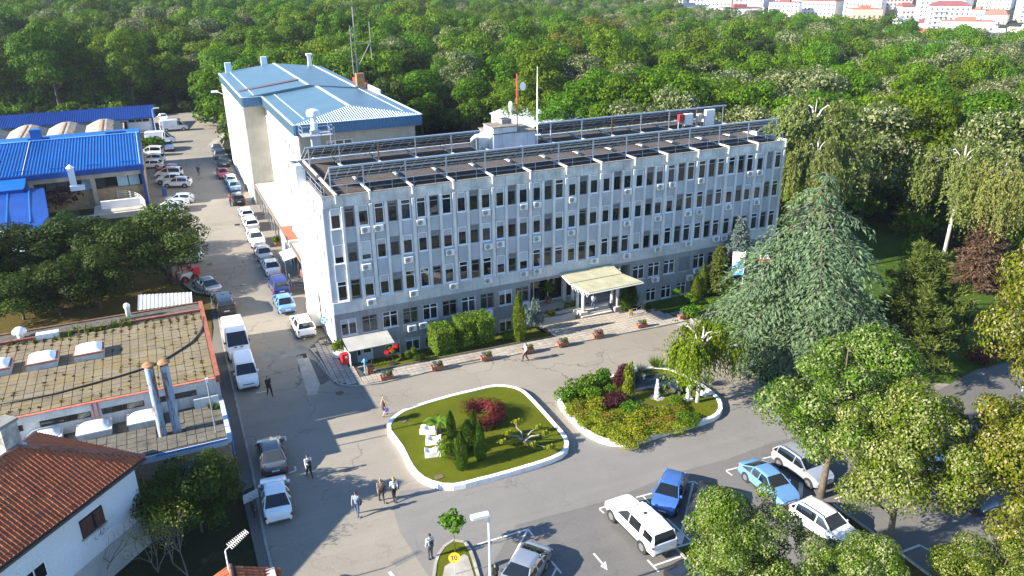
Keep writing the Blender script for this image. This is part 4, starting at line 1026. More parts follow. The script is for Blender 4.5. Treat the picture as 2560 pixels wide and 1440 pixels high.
weeds([(random.uniform(-9,-4),random.uniform(67.4,68.6),HU) for _ in range(40)]+[(random.uniform(-20,-9),random.uniform(67,68),HU) for _ in range(25)], .2, .55, 'weeds', grassmat('weed', (.06,.12,.015),(.10,.17,.02),(.14,.17,.03),0), BOI, 10)
weeds([(random.uniform(.2,1.0),random.uniform(54.0,54.8),HL) for _ in range(14)], .15, .4, 'weeds', MATS.get('weed') or bpy.data.materials['weed'], BOI, 9)
# black hose over the roof
hp = [on_z(a, b, HU+.06) for a, b in ((509,792),(509,812),(500,832),(480,855),(452,874),(415,897),(370,918),(300,940),(220,962),(140,984),(60,1000),(-20,1012))]
t = tag(MB().tube(hp, .07, 8).build('hose', plain('black_rubber', (.02,.02,.022), .6), smooth=True), 'thick black hose snaking over the mossy slab roof', 'hose')
# flues
FLU = NT('flue_paint'); FLU.set(Roughness=.6); p_ = FLU.pos((3,3,.45)); FLU.col(FLU.mix(FLU.ramp(FLU.noise(p_, 1.3, 6, .7), [(.51,0.0),(.57,1.0)]), FLU.ramp(FLU.noise(FLU.pos(), 1.2, 3), [(.3,(.20,.29,.40)),(.7,(.34,.42,.50))]), (.16,.065,.03))); FLU = FLU.mat
for q, tp in (((407,1086),917), ((443,1077),910)):
    b = on_z(q[0], q[1], HL); h = rise(b, tp)
    f_ = MB().lathe((b.x,b.y,HL-.1),[(.28,0),(.28,h*.33),(.295,h*.33),(.295,h*.35),(.28,h*.35),(.28,h*.66),(.295,h*.66),(.295,h*.68),(.28,h*.68),(.28,h)],14).build('flue', FLU, BOI, smooth=True, auto=40)
    MB().lathe((b.x,b.y,HL-.1+h),[(.2,-.02),(.2,.18),(.42,.2),(.4,.26),(.16,.4),(0,.42)],14).build('flue_cap', RUST, f_, smooth=True, auto=40)
MB().lathe(tuple(on_z(323,795,HU)),[(.2,0),(.2,.9),(.24,.95),(.26,1.2),(.15,1.35),(0,1.38)],12).build('vent_pipe', WHITE, BOI, smooth=True)
q = on_z(52,843,HU); MB().lathe((q.x,q.y,HU),[(.25,0),(.25,.4),(.55,.45),(.5,.65),(.25,.85),(0,.9)],14).build('vent_cowl', WHITE, BOI, smooth=True, auto=50)
q = on_z(118,832,HU+.4); MB().box(q.x-.8,q.y-.3,HU,q.x+.8,q.y+.3,HU+.45).build('vent_box', WHITE, BOI)
sg = MB().box(-2.0,BY0-.12,1.0,-.9,BY0-.07,2.1).build('notice_board', BLP, BOI); MB().box(-1.75,BY0-.14,1.25,-1.15,BY0-.12,1.85).build('notice_sheet', WHITE, sg)
# white corrugated lean-to behind it
t = thing('corrugated_shelter', 'flat white corrugated lean-to roof behind the mossy slab roof', 'shelter', (-1.5,78,0))
mb = MB(); corr(mb, on_z(345,737,2.9), on_z(479,730,2.9), on_z(481,757,2.5), on_z(344,776,2.5), 14); mb.build('sheet', mat('sheet_white', (.42,.43,.43), .5, var=.12, scale=1.2), t)
for q in ((350,770),(476,757),(352,740),(474,733)): p = on_z(q[0],q[1],2.55); MB().box(p.x-.05,p.y-.05,0,p.x+.05,p.y+.05,2.5).build('post', RUST, t)

# ------------------------------------------------------------------ house with the tiled hip roof, bottom left corner
cH = Vector((-3.64,44.75,0)); aH = Vector((math.cos(rad(-133)),math.sin(rad(-133)),0)); bH = Vector((math.cos(rad(137)),math.sin(rad(137)),0)); zE, zP, WH = 6.35, 8.85, 8.4
HOU = thing('tile_roofed_house', 'white house with a weathered red tile hip roof in the bottom left corner', 'house', (cH.x,cH.y,0))
h3 = lambda a, b, z: cH+aH*a+bH*b+Vector((0,0,z))
HW = mat('house_white', (.66,.68,.70), .85, var=.05, scale=.5, streak=.08); HG = mat('house_plinth', (.42,.42,.40), .9, var=.12, scale=.5, streak=.3)
def hbox(mb, a0, a1, b0, b1, z0, z1):
    v = [h3(a,b,z) for z in (z0,z1) for a, b in ((a0,b0),(a1,b0),(a1,b1),(a0,b1))]
    mb.add(v, [(0,1,2,3),(7,6,5,4),(0,4,5,1),(1,5,6,2),(2,6,7,3),(3,7,4,0)])
mb = MB(); hbox(mb, .5, 19, .5, WH-.5, 2.4, zE-.05); mb.build('wall', HW, HOU)
mb = MB(); hbox(mb, .48, 19, .46, WH-.46, 0, 2.4); mb.build('lower_wall', HG, HOU)
UND = mat('batten_dark', (.05,.032,.025), .9)
def rpoly(pts, name='roof'):
    mb = MB(); n = len(pts); lo = [p-Vector((0,0,.16)) for p in pts]; mb.add(lo+pts, [tuple(range(n)), tuple(range(2*n-1,n-1,-1))]+[(i,n+i,n+(i+1)%n,(i+1)%n) for i in range(n)]); return mb.build(name, UND, HOU)
rA = rpoly([h3(0,0,zE),h3(4.2,4.2,zP),h3(20,4.2,zP),h3(20,0,zE)])
rpoly([h3(0,WH,zE),h3(4.2,4.2,zP),h3(0,0,zE)]); rpoly([h3(20,WH,zE),h3(20,4.2,zP),h3(4.2,4.2,zP),h3(0,WH,zE)])
mb = MB(); hbox(mb, .02, 20, -.12, -.02, zE-.2, zE-.06); mb.build('gutter', mat('gutter_dark', (.06,.05,.045), .6), HOU)
TILE = NT('roof_tile'); TILE.set(Roughness=.85)
r_ = TILE.n('ShaderNodeObjectInfo').outputs['Random']; p_ = TILE.pos()
cc = TILE.mix(.5, TILE.ramp(r_, [(0,(.17,.045,.02)),(.35,(.34,.085,.03)),(.7,(.46,.125,.04)),(1,(.54,.20,.08))]), TILE.ramp(TILE.noise(p_, 2.2, 5), [(.3,(.22,.055,.025)),(.7,(.5,.14,.05))]))
cc = TILE.mix(TILE.math('MULTIPLY', TILE.ramp(TILE.noise(p_, 1.1, 6, .75), [(.52,0.0),(.7,1.0)]), .75), cc, (.06,.022,.016)); TILE.col(cc); TILE.bump(TILE.noise(p_, 40, 3), .3, .01); TILE = TILE.mat
def tile_mesh(w=.24, l=.40):
    mb = MB(); prof = [(-w/2,.0),(-w*.36,.06),(-w*.18,.085),(0,.06),(w*.1,.004),(w*.4,.0),(w/2,.01)]; n_ = len(prof)
    for (y, zo) in ((0,.03),(l,0.0)):
        for (x, z) in prof: mb.v.append((x,y,z+zo))
    for (x, z) in prof: mb.v.append((x,0,z-.0))
    for i in range(n_-1): mb.f += [(i,i+1,n_+i+1,n_+i)]; mb.m += [0]
    for i in range(n_-1): mb.f += [(2*n_+i,2*n_+i+1,i+1,i)]; mb.m += [0]
    return mb.mesh('roof_tile', TILE)
TM = tile_mesh(); tw, tl = .235, .345
def lay_tiles(par, org, ux, uy, test, amax, smax, budget):
    nz = ux.cross(uy); cells = []
    for r in range(int(smax/tl)):
        for c in range(int(amax/tw)):
            a, s_ = (c+.5)*tw, r*tl
            if test(a, s_+.1):
                p = org+ux*a+uy*s_+nz*.02
                x_, y_ = project(p)
                if -60 < x_ < 2600 and y_ < 1500: cells.append((depth(p), p))
    cells.sort(key=lambda t: t[0]); rest = MB()
    for k, (d_, p) in enumerate(cells):
        M = Matrix(((ux.x,uy.x,nz.x,p.x),(ux.y,uy.y,nz.y,p.y),(ux.z,uy.z,nz.z,p.z),(0,0,0,1))) @ Matrix.Rotation(random.uniform(-.02,.02),4,'Z') @ Matrix.Translation((random.uniform(-.006,.006),random.uniform(-.012,.012),random.uniform(0,.008)))
        if k < budget: link('roof_tile', TM, par, M=M)
        else: rest.add([M @ v.co for v in TM.vertices], [tuple(q.vertices) for q in TM.polygons])
    if rest.v: rest.build('roof_tiles', TILE, par, kind='stuff')
sl = math.hypot(4.2, zP-zE); uyA = (bH*4.2+Vector((0,0,zP-zE))).normalized(); uyB = (aH*4.2+Vector((0,0,zP-zE))).normalized()
# ux x uy must point out of the roof: run along -aH from the far end for plane A
lay_tiles(rA, h3(20,0,zE), -aH, uyA, lambda a, s_: (20-a) > s_/sl*4.2+.05, 20, sl, 230)
rB = [o for o in rA.parent.children if o.name.startswith('roof.001')]
lay_tiles(rA, h3(0,0,zE), bH, uyB, lambda a, s_: s_/sl*4.2+.05 < a < WH-s_/sl*4.2-.05, WH, sl, 55)
HIPT = mat('hip_tile', (.22,.10,.07), .85, var=.35, scale=2)
def hipline(a, b, n):
    for i in range(n):
        p, q = a.lerp(b, i/n), a.lerp(b, (i+1.08)/n); MB().cyl(p+Vector((0,0,.02)), q+Vector((0,0,.05)), .13, .11, 8).build('hip_tile', HIPT, rA)
hipline(h3(0,0,zE+.02), h3(4.2,4.2,zP+.02), 15); hipline(h3(0,WH,zE+.02), h3(4.2,4.2,zP+.02), 15); hipline(h3(4.2,4.2,zP+.02), h3(16,4.2,zP+.02), 26)
def on_wall(px, py, b=.5):
    n = bH; v = pray(px, py); pt = h3(0,b,0); return CAM+v*((pt-CAM).dot(n)/v.dot(n))
def hl(p): d_ = p-cH; return d_.dot(aH), p.z
# brown shuttered window, white window
w1 = [hl(on_wall(*q)) for q in ((195,1301),(249,1257),(263,1309),(209,1352))]
a0 = min(q[0] for q in w1); a1 = max(q[0] for q in w1); z0 = min(q[1] for q in w1)+.15; z1 = max(q[1] for q in w1)-.15
BRN = mat('brown_shutter', (.075,.028,.022), .6, var=.2, scale=4)
mb = MB(); hbox(mb, a0, a1, .44, .5, z0, z1); wn = mb.build('window', BLACK, HOU)
am = (a0+a1)/2
for q0, q1 in ((a0+.02,am-.14),(am+.02,a1-.02)): mb = MB(); hbox(mb, q0, q1, .38, .44, z0+.03, z1-.03); mb.build('shutter', BRN, wn)
mb = MB(); hbox(mb, a0-.1, a1+.1, .36, .5, z0-.1, z0); mb.build('sill', HG, wn)
w2 = [hl(on_wall(*q)) for q in ((40,1425),(103,1378),(104,1440))]
a0 = w2[1][0]; z1 = w2[1][1]
mb = MB(); hbox(mb, a0, a0+1.5, .43, .5, z1-1.5, z1); wn = mb.build('window', PVC, HOU); mb = MB(); hbox(mb, a0+.1, a0+.7, .40, .43, z1-1.4, z1-.62); hbox(mb, a0+.8, a0+1.4, .40, .43, z1-1.4, z1-.62); mb.build('pane', GLASS, wn); mb = MB(); hbox(mb, a0+.04, a0+1.46, .39, .43, z1-.58, z1-.05); mb.build('shutter', HW, wn)
pc = on_z(22,1112,9.0); c_ = MB(); c_.cbox((pc.x,pc.y,7.6), 1.0, .8, 2.75, rad(-133)); cho = c_.build('chimney', mat('chimney_sooty', (.35,.33,.30), .9, var=.35, scale=2, streak=.5), HOU)
c_ = MB(); c_.cbox((pc.x,pc.y,10.35), 1.15, .95, .16, rad(-133)); c_.build('chimney_cap', CONC_D, cho); c_ = MB(); c_.cbox((pc.x,pc.y,8.5), 1.25, 1.05, .35, rad(-133)); c_.build('flashing', plain('lead', (.45,.52,.60), .4), cho)
# tiled lean-to roof at the bottom edge, with a TV aerial
hp_ = on_z(575,1414,3.0); t = thing('tiled_hut', 'small red tiled hut roof cut off by the bottom edge', 'hut', (hp_.x,hp_.y-1.5,0))
x_, y_ = hp_.x, hp_.y
MB().box(x_-1.3,y_-4.2,-.1,x_+2.2,y_-.3,2.3).build('wall', HG, t)
rr = []
for sgn in (-1,1):
    pts = [Vector((x_,y_,3.0)),Vector((x_+sgn*(1.6 if sgn < 0 else 2.5),y_,2.2 if sgn < 0 else 1.9)),Vector((x_+sgn*(1.6 if sgn < 0 else 2.5),y_-5,2.2 if sgn < 0 else 1.9)),Vector((x_,y_-5,3.0))]
    mb = MB(); slab4(mb, pts, .1); ro = mb.build('roof', UND, t)
    ux = Vector((0,-1,0)) if sgn < 0 else Vector((0,1,0)); 
    e_ = pts[1] if sgn < 0 else pts[2]; uy = (pts[0]-pts[1]).normalized(); L_ = (pts[0]-pts[1]).length
    nz = ux.cross(uy)
    for r in range(int(L_/tl)):
        for c in range(21):
            p = e_+ux*((c+.5)*tw)+uy*(r*tl)+Vector((0,0,.03))
            if project(p)[1] > 1460: continue
            M = Matrix(((ux.x,uy.x,nz.x,p.x),(ux.y,uy.y,nz.y,p.y),(ux.z,uy.z,nz.z,p.z),(0,0,0,1))); link('roof_tile', TM, ro, M=M)
mb = MB()
for i in range(8): mb.cyl((x_,y_-i*.4,3.03),(x_,y_-(i+1.05)*.4,3.03),.12,n=8)
mb.build('ridge_tiles', HIPT, t)
t = thing('tv_aerial', 'white television aerial on a bent pole above the small tiled hut', 'aerial', (x_-.1,y_-.3,0))
pt = Vector((x_-.1,y_-.35,4.35)); MB().tube([(pt.x,pt.y,0.0),(pt.x,pt.y,4.3)], .04, 8).build('pole', WHITE, t)
q = pt+Vector((1.25,.55,.42)); mb = MB().tube([pt,q], .025, 6)
for i in range(11):
    c_ = pt.lerp(q,.2+.078*i); mb.tube([c_-Vector((-.12,.28,0))*(1-.03*i), c_+Vector((-.12,.28,0))*(1-.03*i)], .014, 4)
mb.build('aerial_boom', WHITE, t)
# ------------------------------------------------------------------ workshops with the strong blue roofs, upper left
BLU = mat('blue_sheet', (.005,.11,.36), .5, spec=.25, var=.10, scale=.22, fine=.04, streak=.1)
BLU2 = mat('deep_blue_sheet', (.006,.05,.25), .5, spec=.25, var=.12, scale=.25, fine=.04)
OCH = mat('ochre_brick', (.36,.26,.14), .9, var=.2, scale=3)
WRK = thing('blue_roofed_workshop', 'workshop under a bright ribbed blue metal roof beside the row of white cars', 'building', (-2.3,126,0))
AX, AY0, AYR, AY1, AZE, AZR = -2.3, 125.9, 141.4, 157, 6.5, 8.4
MB().box(-60,127.2,-.2,AX-.3,156,3.2).build('wall', OCH, WRK)
MB().box(-60,126.4,5.0,AX-.1,156,6.3).build('lintel', CONC, WRK)
wb = MB().box(-60,127.6,3.2,AX-.4,127.8,5.0).build('window_band', BLACK, WRK)
for i in range(16):
    x = AX-.6-1.55*(i+1); MB().box(x,127.5,3.25,x+1.4,127.6,4.95).build('window', GLASS if i not in (0,1,4) else plain('blind_blue', (.30,.45,.52), .5), WRK)
for x in (-9.4,-17.2,-25): MB().box(x,126.35,0,x+.55,127.0,5.4).build('column', CONC, WRK)
MB().box(AX-.35,126.2,-.1,AX,126.5,6.4).build('corner_post', BLU2, WRK); MB().box(AX-.05,126.5,-.1,AX+.1,156,6.3).build('gable_wall', OCH, WRK)
mb = MB().box(AX-.02,126.5,5.4,AX+.18,156,6.4); mb.build('gable_trim', RUST, WRK)
rf = roof_poly('roof', [(-60,AY0,AZE),(AX+.2,AY0,AZE),(AX+.2,AYR,AZR),(-60,AYR,AZR)], BLU, WRK)
rb_ = roof_poly('roof', [(-60,AYR,AZR),(AX+.2,AYR,AZR),(AX+.2,AY1,AZE),(-60,AY1,AZE)], BLU, WRK)
rm = MB()
for i in range(74):
    x = AX-.1-.42*i; rm.add([(x-.08,AY0-.05,AZE),(x+.08,AY0-.05,AZE),(x+.08,AYR,AZR),(x-.08,AYR,AZR),(x-.05,AY0-.05,AZE+.10),(x+.05,AY0-.05,AZE+.10),(x+.05,AYR,AZR+.10),(x-.05,AYR,AZR+.10)], [(4,5,6,7),(0,1,5,4),(1,2,6,5),(3,0,4,7)])
rm.build('roof_ribs', BLU, rf, kind='stuff')
strip3('ridge_cap', (-60,AYR,AZR+.1), (AX+.2,AYR,AZR+.1), .5, plain('blue_cap', (.10,.30,.70), .4), WRK)
MB().box(-60,AY0-.15,AZE-.75,AX+.22,AY0-.02,AZE-.02).build('fascia', BLU2, WRK)
for x in (AX-.25,-17.6): strip3('lightning_strip', (x,AY0,AZE+.13), (x,AYR,AZR+.13), .07, CAPW, WRK)
for i in range(7): MB().box(-5-4.6*i,AY0+1.4,AZE+.28,-2.9-4.6*i,AY0+1.5,AZE+.40).build('snow_guard', BLU, WRK)
for x in (-4.6,-15.5): MB().box(x-2.4,AYR+.5,AZR+.0,x+.6,AYR+.9,AZR+.35).build('ridge_vent', BLU2, WRK)
q = on_z(118,347,9.0); MB().box(-17.4,AYR+.2,7.8,-15.9,AYR+1.5,10.1).build('roof_box', BLU, WRK)
dk = MB().box(-11.9,AY0-1.2,4.4,-11.1,AY0-.4,7.1).build('duct', CAPW, WRK); MB().lathe((-11.5,AY0-.8,7.1),[(.55,0),(.55,.1),(0,.55)],4).build('duct_cap', WHITE, dk); MB().box(-12.0,AY0-1.3,3.9,-10.2,AY0-.4,4.6).build('duct_foot', CAPW, dk)
roof_poly('porch_roof', [(-60,122.2,5.5),(-17.2,122.2,5.5),(-17.2,AY0-.2,6.2),(-60,AY0-.2,6.2)], BLU, WRK); MB().box(-60,122.1,4.3,-17.2,122.2,5.5).box(-17.3,122.1,4.3,-17.2,AY0,5.6).build('fascia', BLU2, WRK)
MB().box(-60,122.6,0,-17.4,126.4,4.4).build('porch_wall', BEIGE, WRK)
# low brick planter walls and the curved white ramp rail in front
mb = MB().box(-12.5,120.6,-.1,-3.1,121.2,1.1); mb.build('ramp_wall', BEIGE, WRK); MB().box(-9.5,121.2,.9,-3.1,126,1.2).build('ramp_deck', CONC, WRK); MB().box(-8.5,123.0,1.2,-3.2,123.5,2.3).build('ramp_parapet', WHITE, WRK)
rp = [on_z(a, b, 1.5) for a, b in ((297,500),(318,498),(340,502),(356,510),(366,522))]
railing('curved white ramp railing in front of the blue roofed workshop', [tuple(p) for p in rp], 1.3, bars=(.15,.38,.6,.8,1.0), m=WHITE)
# deep blue roof in front of it
t = thing('blue_roofed_shed', 'building with a deep blue flat sheet roof at the left edge of the picture', 'building', (-20,115,0))
rq = [(-34,131.5,5.3),(-15.05,123.7,5.0),(-13.5,109.2,4.85),(-14.2,104.4,4.6),(-20,108.4,4.6),(-36,112,4.6)]
roof_poly('roof', rq[::-1][:0] or [(-14.2,104.4,4.6),(-13.5,109.2,4.85),(-15.05,123.7,5.0),(-34,131.5,5.3),(-36,112,4.6),(-20,108.4,4.6)], BLU2, t, .3)
mb = MB(); mb.prism([(-14.6,105.2),(-14.0,109.4),(-15.5,123.2),(-33,130.5),(-35,112.4),(-20,109)], -.1, 4.4); mb.build('wall', plain('pale_wall', (.50,.55,.60), .8), t)
for k in range(4):
    a, b = Vector((-15.3-2.6*k,107.0+1.0*k,4.74)), Vector((-16.9-2.6*k,124.0+1.0*k,5.06)); mb = MB()
    mb.cyl(a+Vector((0,0,.06)), b+Vector((0,0,.06)), .11, n=6); mb.build('roof_seam', BLU, t)
# far blue roof and white garage, barrel vaults
t = thing('garage_block', 'low far building with a dark blue roof and a white garage door behind the vans', 'building', (-5,190,0))
MB().box(-40,189.6,-.1,.6,198.6,3.2).build('wall', plain('garage_wall', (.62,.64,.65), .7), t)
r_ = roof_poly('roof', [(-42,188.5,3.25),(1.1,188.5,3.25),(1.1,199,4.35),(-42,199,4.35)], BLU2, t); rm = MB()
for i in range(80): x = .9-.45*i; rm.add([(x-.07,188.5,3.27),(x+.07,188.5,3.27),(x+.07,199,4.37),(x-.07,199,4.37),(x-.04,188.5,3.36),(x+.04,188.5,3.36),(x+.04,199,4.46),(x-.04,199,4.46)], [(4,5,6,7),(0,1,5,4),(1,2,6,5),(3,0,4,7)])
rm.build('roof_ribs', BLU2, r_, kind='stuff')
g_ = MB().box(-4.6,189.45,.1,-.4,189.55,2.2).build('garage_door', plain('door_white', (.70,.72,.73), .5), t)
for k in range(3): MB().box(-4.4+1.4*k,189.42,2.35,-3.2+1.4*k,189.5,2.85).build('window', GLASS, t)
MB().box(-6.3,189.5,0,-4.8,189.58,2.6).build('doorway', BLACK, t); MB().box(.2,189.3,-.1,.7,189.7,3.3).build('corner_post', BLU2, t)
t = thing('vaulted_shed', 'row of dusty grey barrel vaults between the two blue roofs', 'building', (-17,178,0))
VLT = mat('vault_cement', (.36,.30,.22), .9, var=.2, scale=.4, streak=.2)
MB().box(-45,160,-.1,-5.3,187.6,2.7).build('wall', BEIGE, t)
for k in range(6):
    xc = -9.0-6.9*k; mb = MB(); n_ = 6; w_ = 3.4
    prof = [(-w_,0),(-w_*.55,.75),(-w_*.2,1.15),(w_*.2,1.15),(w_*.55,.75),(w_,0)]
    for (u_, z_) in prof: mb.v += [(xc+u_,160,2.75+z_),(xc+u_,187,2.75+z_)]
    for i in range(5): mb.f.append((2*i,2*i+2,2*i+3,2*i+1)); mb.m.append(0)
    mb.f += [tuple(range(0,12,2))[::-1], tuple(range(1,12,2))]; mb.m += [0,0]
    v_ = mb.build('vault', VLT, t)
    MB().box(xc-.12,161,3.9,xc+.12,186,3.98).build('vault_walkway', mat('rust_brown',(.2,.09,.045)), v_)
    MB().lathe((xc+1.6,180-k%2*4,3.4),[(.4,0),(.4,.25),(0,.4)],8).build('vault_vent', RUST, v_)
# grey metal hall seen behind the stair house
p0 = on_z(1290,262,4); t = thing('metal_hall', 'pale blue grey metal hall half hidden behind the roof stair house', 'building', (p0.x+8,p0.y+8,0))
HALL = mat('hall_sheet', (.45,.53,.60), .5, var=.06, scale=.5)
hx, hy = 62, 124
MB().box(hx,hy,-1.5,hx+16,hy+22,5.6).build('wall', HALL, t); roof_poly('roof', [(hx-.4,hy-.4,5.6),(hx+8,hy-.4,7.8),(hx+8,hy+22,7.8),(hx-.4,hy+22,5.6)], HALL, t); roof_poly('roof', [(hx+8,hy-.4,7.8),(hx+16.4,hy-.4,5.6),(hx+16.4,hy+22,5.6),(hx+8,hy+22,7.8)], HALL, t)
MB().box(hx+1,hy-.1,3.2,hx+15,hy,4.8).build('window', GLASS, t)

# ------------------------------------------------------------------ the town beyond the wood
TW = [plain('town_white', (.80,.79,.76), .8), plain('town_cream', (.72,.64,.52), .8), plain('town_grey', (.55,.56,.57), .8), plain('town_ochre', (.70,.48,.28), .8), plain('town_pink', (.66,.48,.42), .8)]
TR = [plain('town_red_roof', (.34,.12,.08), .8), plain('town_maroon_roof', (.20,.06,.06), .8), plain('town_grey_roof', (.38,.38,.39), .8), plain('town_slate', (.14,.16,.22), .8)]
TWN = ['white','cream','grey','ochre','pinkish']; TRN = ['red','maroon','grey','slate blue']
def forest_lim(az): return 800 if az < 27 else 800-(az-27)*21 if az < 34 else 653-(az-34)*16 if az < 50 else 397
rt = random.Random(21); TOWN = []; TOBJ = []
def town_house(x, y, rz, w, d, h, wi, ri, gable):
    z = terrain(x, y)-1.5
    lab = '%s %s with a %s %s roof in the town' % (TWN[wi], 'apartment block' if h > 11 else 'house', TRN[ri], 'pitched' if gable else 'flat')
    TOWN.append((lab,x,y,h)); t = thing('town_building', lab, 'building', (x,y,z), rz, group='distant %s %s buildings with %s %s roofs' % (TWN[wi], 'tall' if h > 11 else 'low', TRN[ri], 'pitched' if gable else 'flat'))
    TOBJ.append(t); MB().box(-w/2,-d/2,0,w/2,d/2,h).build('wall', TW[wi], t, local=True)
    if gable:
        mb = MB(); r_ = min(w,d)*.28; mb.add([(-w/2-.4,-d/2-.4,h),(w/2+.4,-d/2-.4,h),(w/2+.4,d/2+.4,h),(-w/2-.4,d/2+.4,h),(-w*.3,0,h+r_),(w*.3,0,h+r_)], [(0,1,5,4),(1,2,5),(2,3,4,5),(3,0,4),(0,3,2,1)]); mb.build('roof', TR[ri], t, local=True)
    else:
        MB().box(-w/2-.15,-d/2-.15,h,w/2+.15,d/2+.15,h+.5).box(-w*.2,-d*.2,h+.5,w*.15,d*.25,h+2.4).build('roof', TR[ri] if ri != 2 else TW[2], t, local=True)
    mb = MB(); fl = int((h-1)/3); n_ = max(2, int(w/3.0)); m_ = max(2, int(d/3.0))
    for f in range(fl):
        z0 = 1.3+3*f
        for i in range(n_): c_ = -w/2+w*(i+.5)/n_; mb.box(c_-.75,-d/2-.05,z0,c_+.75,-d/2+.05,z0+1.5)
        for i in range(m_): c_ = -d/2+d*(i+.5)/m_; mb.box(-w/2-.05,c_-.7,z0,-w/2+.05,c_+.7,z0+1.5)
    mb.build('windows', plain('town_window', (.10,.115,.13), .25), t, local=True, kind='stuff')
    if h > 11 and rt.random() < .6:
        mb = MB()
        for f in range(1, fl): mb.box(-w*.42,-d/2-1.3,3*f+.3,-w*.1,-d/2-.06,3*f+1.3)
        mb.build('balconies', TW[(wi+2) % 3], t, local=True, kind='stuff')
rows_ = [(470,15),(520,17),(575,19),(640,21),(710,22),(790,22),(880,22),(980,20),(1090,18)]
for D, n_ in rows_:
    a = 28.0
    while a < 60:
        if D < forest_lim(a)+18: a += .6; continue
        ang = rad(a+rt.uniform(-.3,.3)); Dd = D+rt.uniform(-18,18); x, y = Dd*math.sin(ang), Dd*math.cos(ang)
        big = rt.random() < .45; w = rt.uniform(16,30) if big else rt.uniform(10,16); h = rt.uniform(12,20) if big else rt.uniform(6,10.5)
        if D > 850 and rt.random() < .5: h += 8
        wi = rt.choices(range(5), (55,16,16,5,8))[0]; gable = rt.random() < (.35 if big else .75); ri = rt.choices(range(4), (45,20,25,10))[0]
        town_house(x, y, -ang+rt.uniform(-.5,.5), w, rt.uniform(10,15), h, wi, ri, gable)
        a += math.degrees((w+rt.uniform(2,12))/D)*.95

def number_off(objs, key):
    """Look-alikes are told apart by their order from the left."""
    by = {}
    for o in objs: by.setdefault(o['label'], []).append(o)
    for lab, l in by.items():
        if len(l) < 2: continue
        l.sort(key=key)
        for i, o in enumerate(l): o['label'] = lab+', '+(ORD2[i]+' from the left' if i < len(ORD2) else 'far to the right')
_t = ['twentieth','thirtieth','fortieth','fiftieth']; _u = ['first','second','third','fourth','fifth','sixth','seventh','eighth','ninth']
ORD2 = ORD+['eighteenth','nineteenth','twentieth']+[a+'-'+b for a in ('twenty','thirty','forty','fifty') for b in _u+[None] if b]
number_off(TOBJ, lambda o: project(o.matrix_basis.translation)[0])
# ------------------------------------------------------------------ foliage
def leafmat(name, cols, two=None, frac=.0, trans=.35, orand=.35, hue=.02, rough=.6):
    """Leaves: each leaf its own shade from cols; a fraction of them in the colours two (blossom, bracts, dead needles)."""
    t = NT(name); t.set(Roughness=rough); t.b.inputs['Specular IOR Level'].default_value = .12
    ri = t.n('ShaderNodeNewGeometry').outputs['Random Per Island']; ro = t.n('ShaderNodeObjectInfo').outputs['Random']
    n_ = len(cols); cc = t.ramp(ri, [(i/(n_-1), c) for i, c in enumerate(cols)])
    if two:
        r2 = t.math('FRACT', t.math('MULTIPLY', ri, 37.7)); nz_ = t.ramp(t.noise(t.pos(), 1.1, 3), [(.38,0.0),(.62,1.0)]); cc = t.mix(t.math('LESS_THAN', r2, t.math('MULTIPLY', nz_, frac*2)), cc, t.ramp(ri, [(0, two[0]), (1, two[1])]))
    if orand:
        hs = t.n('ShaderNodeHueSaturation'); t.l(cc, hs.inputs['Color'])
        t.l(t.math('ADD', t.math('MULTIPLY', ro, 1.3*orand), 1-orand*.7), hs.inputs['Value'])
        r3 = t.math('FRACT', t.math('MULTIPLY', ro, 17.3)); t.l(t.math('ADD', t.math('MULTIPLY', r3, 2*hue), .5-hue), hs.inputs['Hue'])
        cc = hs.outputs[0]
    t.col(cc)
    tr = t.n('ShaderNodeBsdfTranslucent'); t.l(cc, tr.inputs[0]); mx = t.n('ShaderNodeMixShader'); mx.inputs[0].default_value = trans
    t.l(t.b.outputs[0], mx.inputs[1]); t.l(tr.outputs[0], mx.inputs[2]); t.l(mx.outputs[0], t.out.inputs[0]); return t.mat
BARK = mat('bark', (.13,.10,.075), .95, var=.3, scale=3, bump=.6)
BARKW = mat('bark_birch', (.50,.47,.42), .9, var=.28, scale=2.2, bump=.3, dirt=(.1,.09,.08), streak=0)
L_FOREST = leafmat('leaf_forest', [(.030,.072,.001),(.055,.122,.002),(.085,.165,.003),(.125,.20,.006)], orand=.42, hue=.022)
L_BRIGHT = leafmat('leaf_bright', [(.035,.085,.002),(.065,.14,.003),(.11,.19,.006)], orand=.2)
L_YELLOW = leafmat('leaf_yellow', [(.07,.08,.006),(.14,.14,.012),(.21,.18,.025)], orand=.2)
L_CREAM = leafmat('leaf_cream', [(.035,.06,.010),(.07,.11,.016),(.11,.14,.03)], two=((.20,.22,.09),(.32,.33,.19)), frac=.42, orand=.2)
L_LINDEN = leafmat('leaf_linden', [(.045,.085,.004),(.085,.145,.008),(.13,.19,.016)], two=((.20,.23,.07),(.32,.35,.16)), frac=.30, orand=.08)
L_LINDENY = leafmat('leaf_linden_yellow', [(.045,.075,.003),(.10,.135,.005),(.16,.18,.012)], two=((.22,.22,.06),(.34,.33,.14)), frac=.22, orand=.08)
L_DARK = leafmat('leaf_dark', [(.018,.036,.004),(.034,.060,.006),(.055,.088,.008)], orand=.3)
L_MAPLE = leafmat('leaf_maple', [(.025,.045,.006),(.05,.08,.010),(.09,.12,.016)], orand=.1)
L_BIRCH = leafmat('leaf_birch', [(.09,.115,.022),(.15,.175,.04),(.21,.23,.065)], orand=.12)
L_WILLOW = leafmat('leaf_willow', [(.075,.10,.012),(.12,.145,.022),(.17,.19,.04)], orand=.15)
L_WEEP = leafmat('leaf_weeping', [(.06,.10,.003),(.125,.18,.006),(.20,.26,.012)], orand=.05)
L_CEDAR = leafmat('leaf_cedar', [(.065,.10,.048),(.105,.15,.072),(.15,.20,.105)], orand=.05, trans=.2)
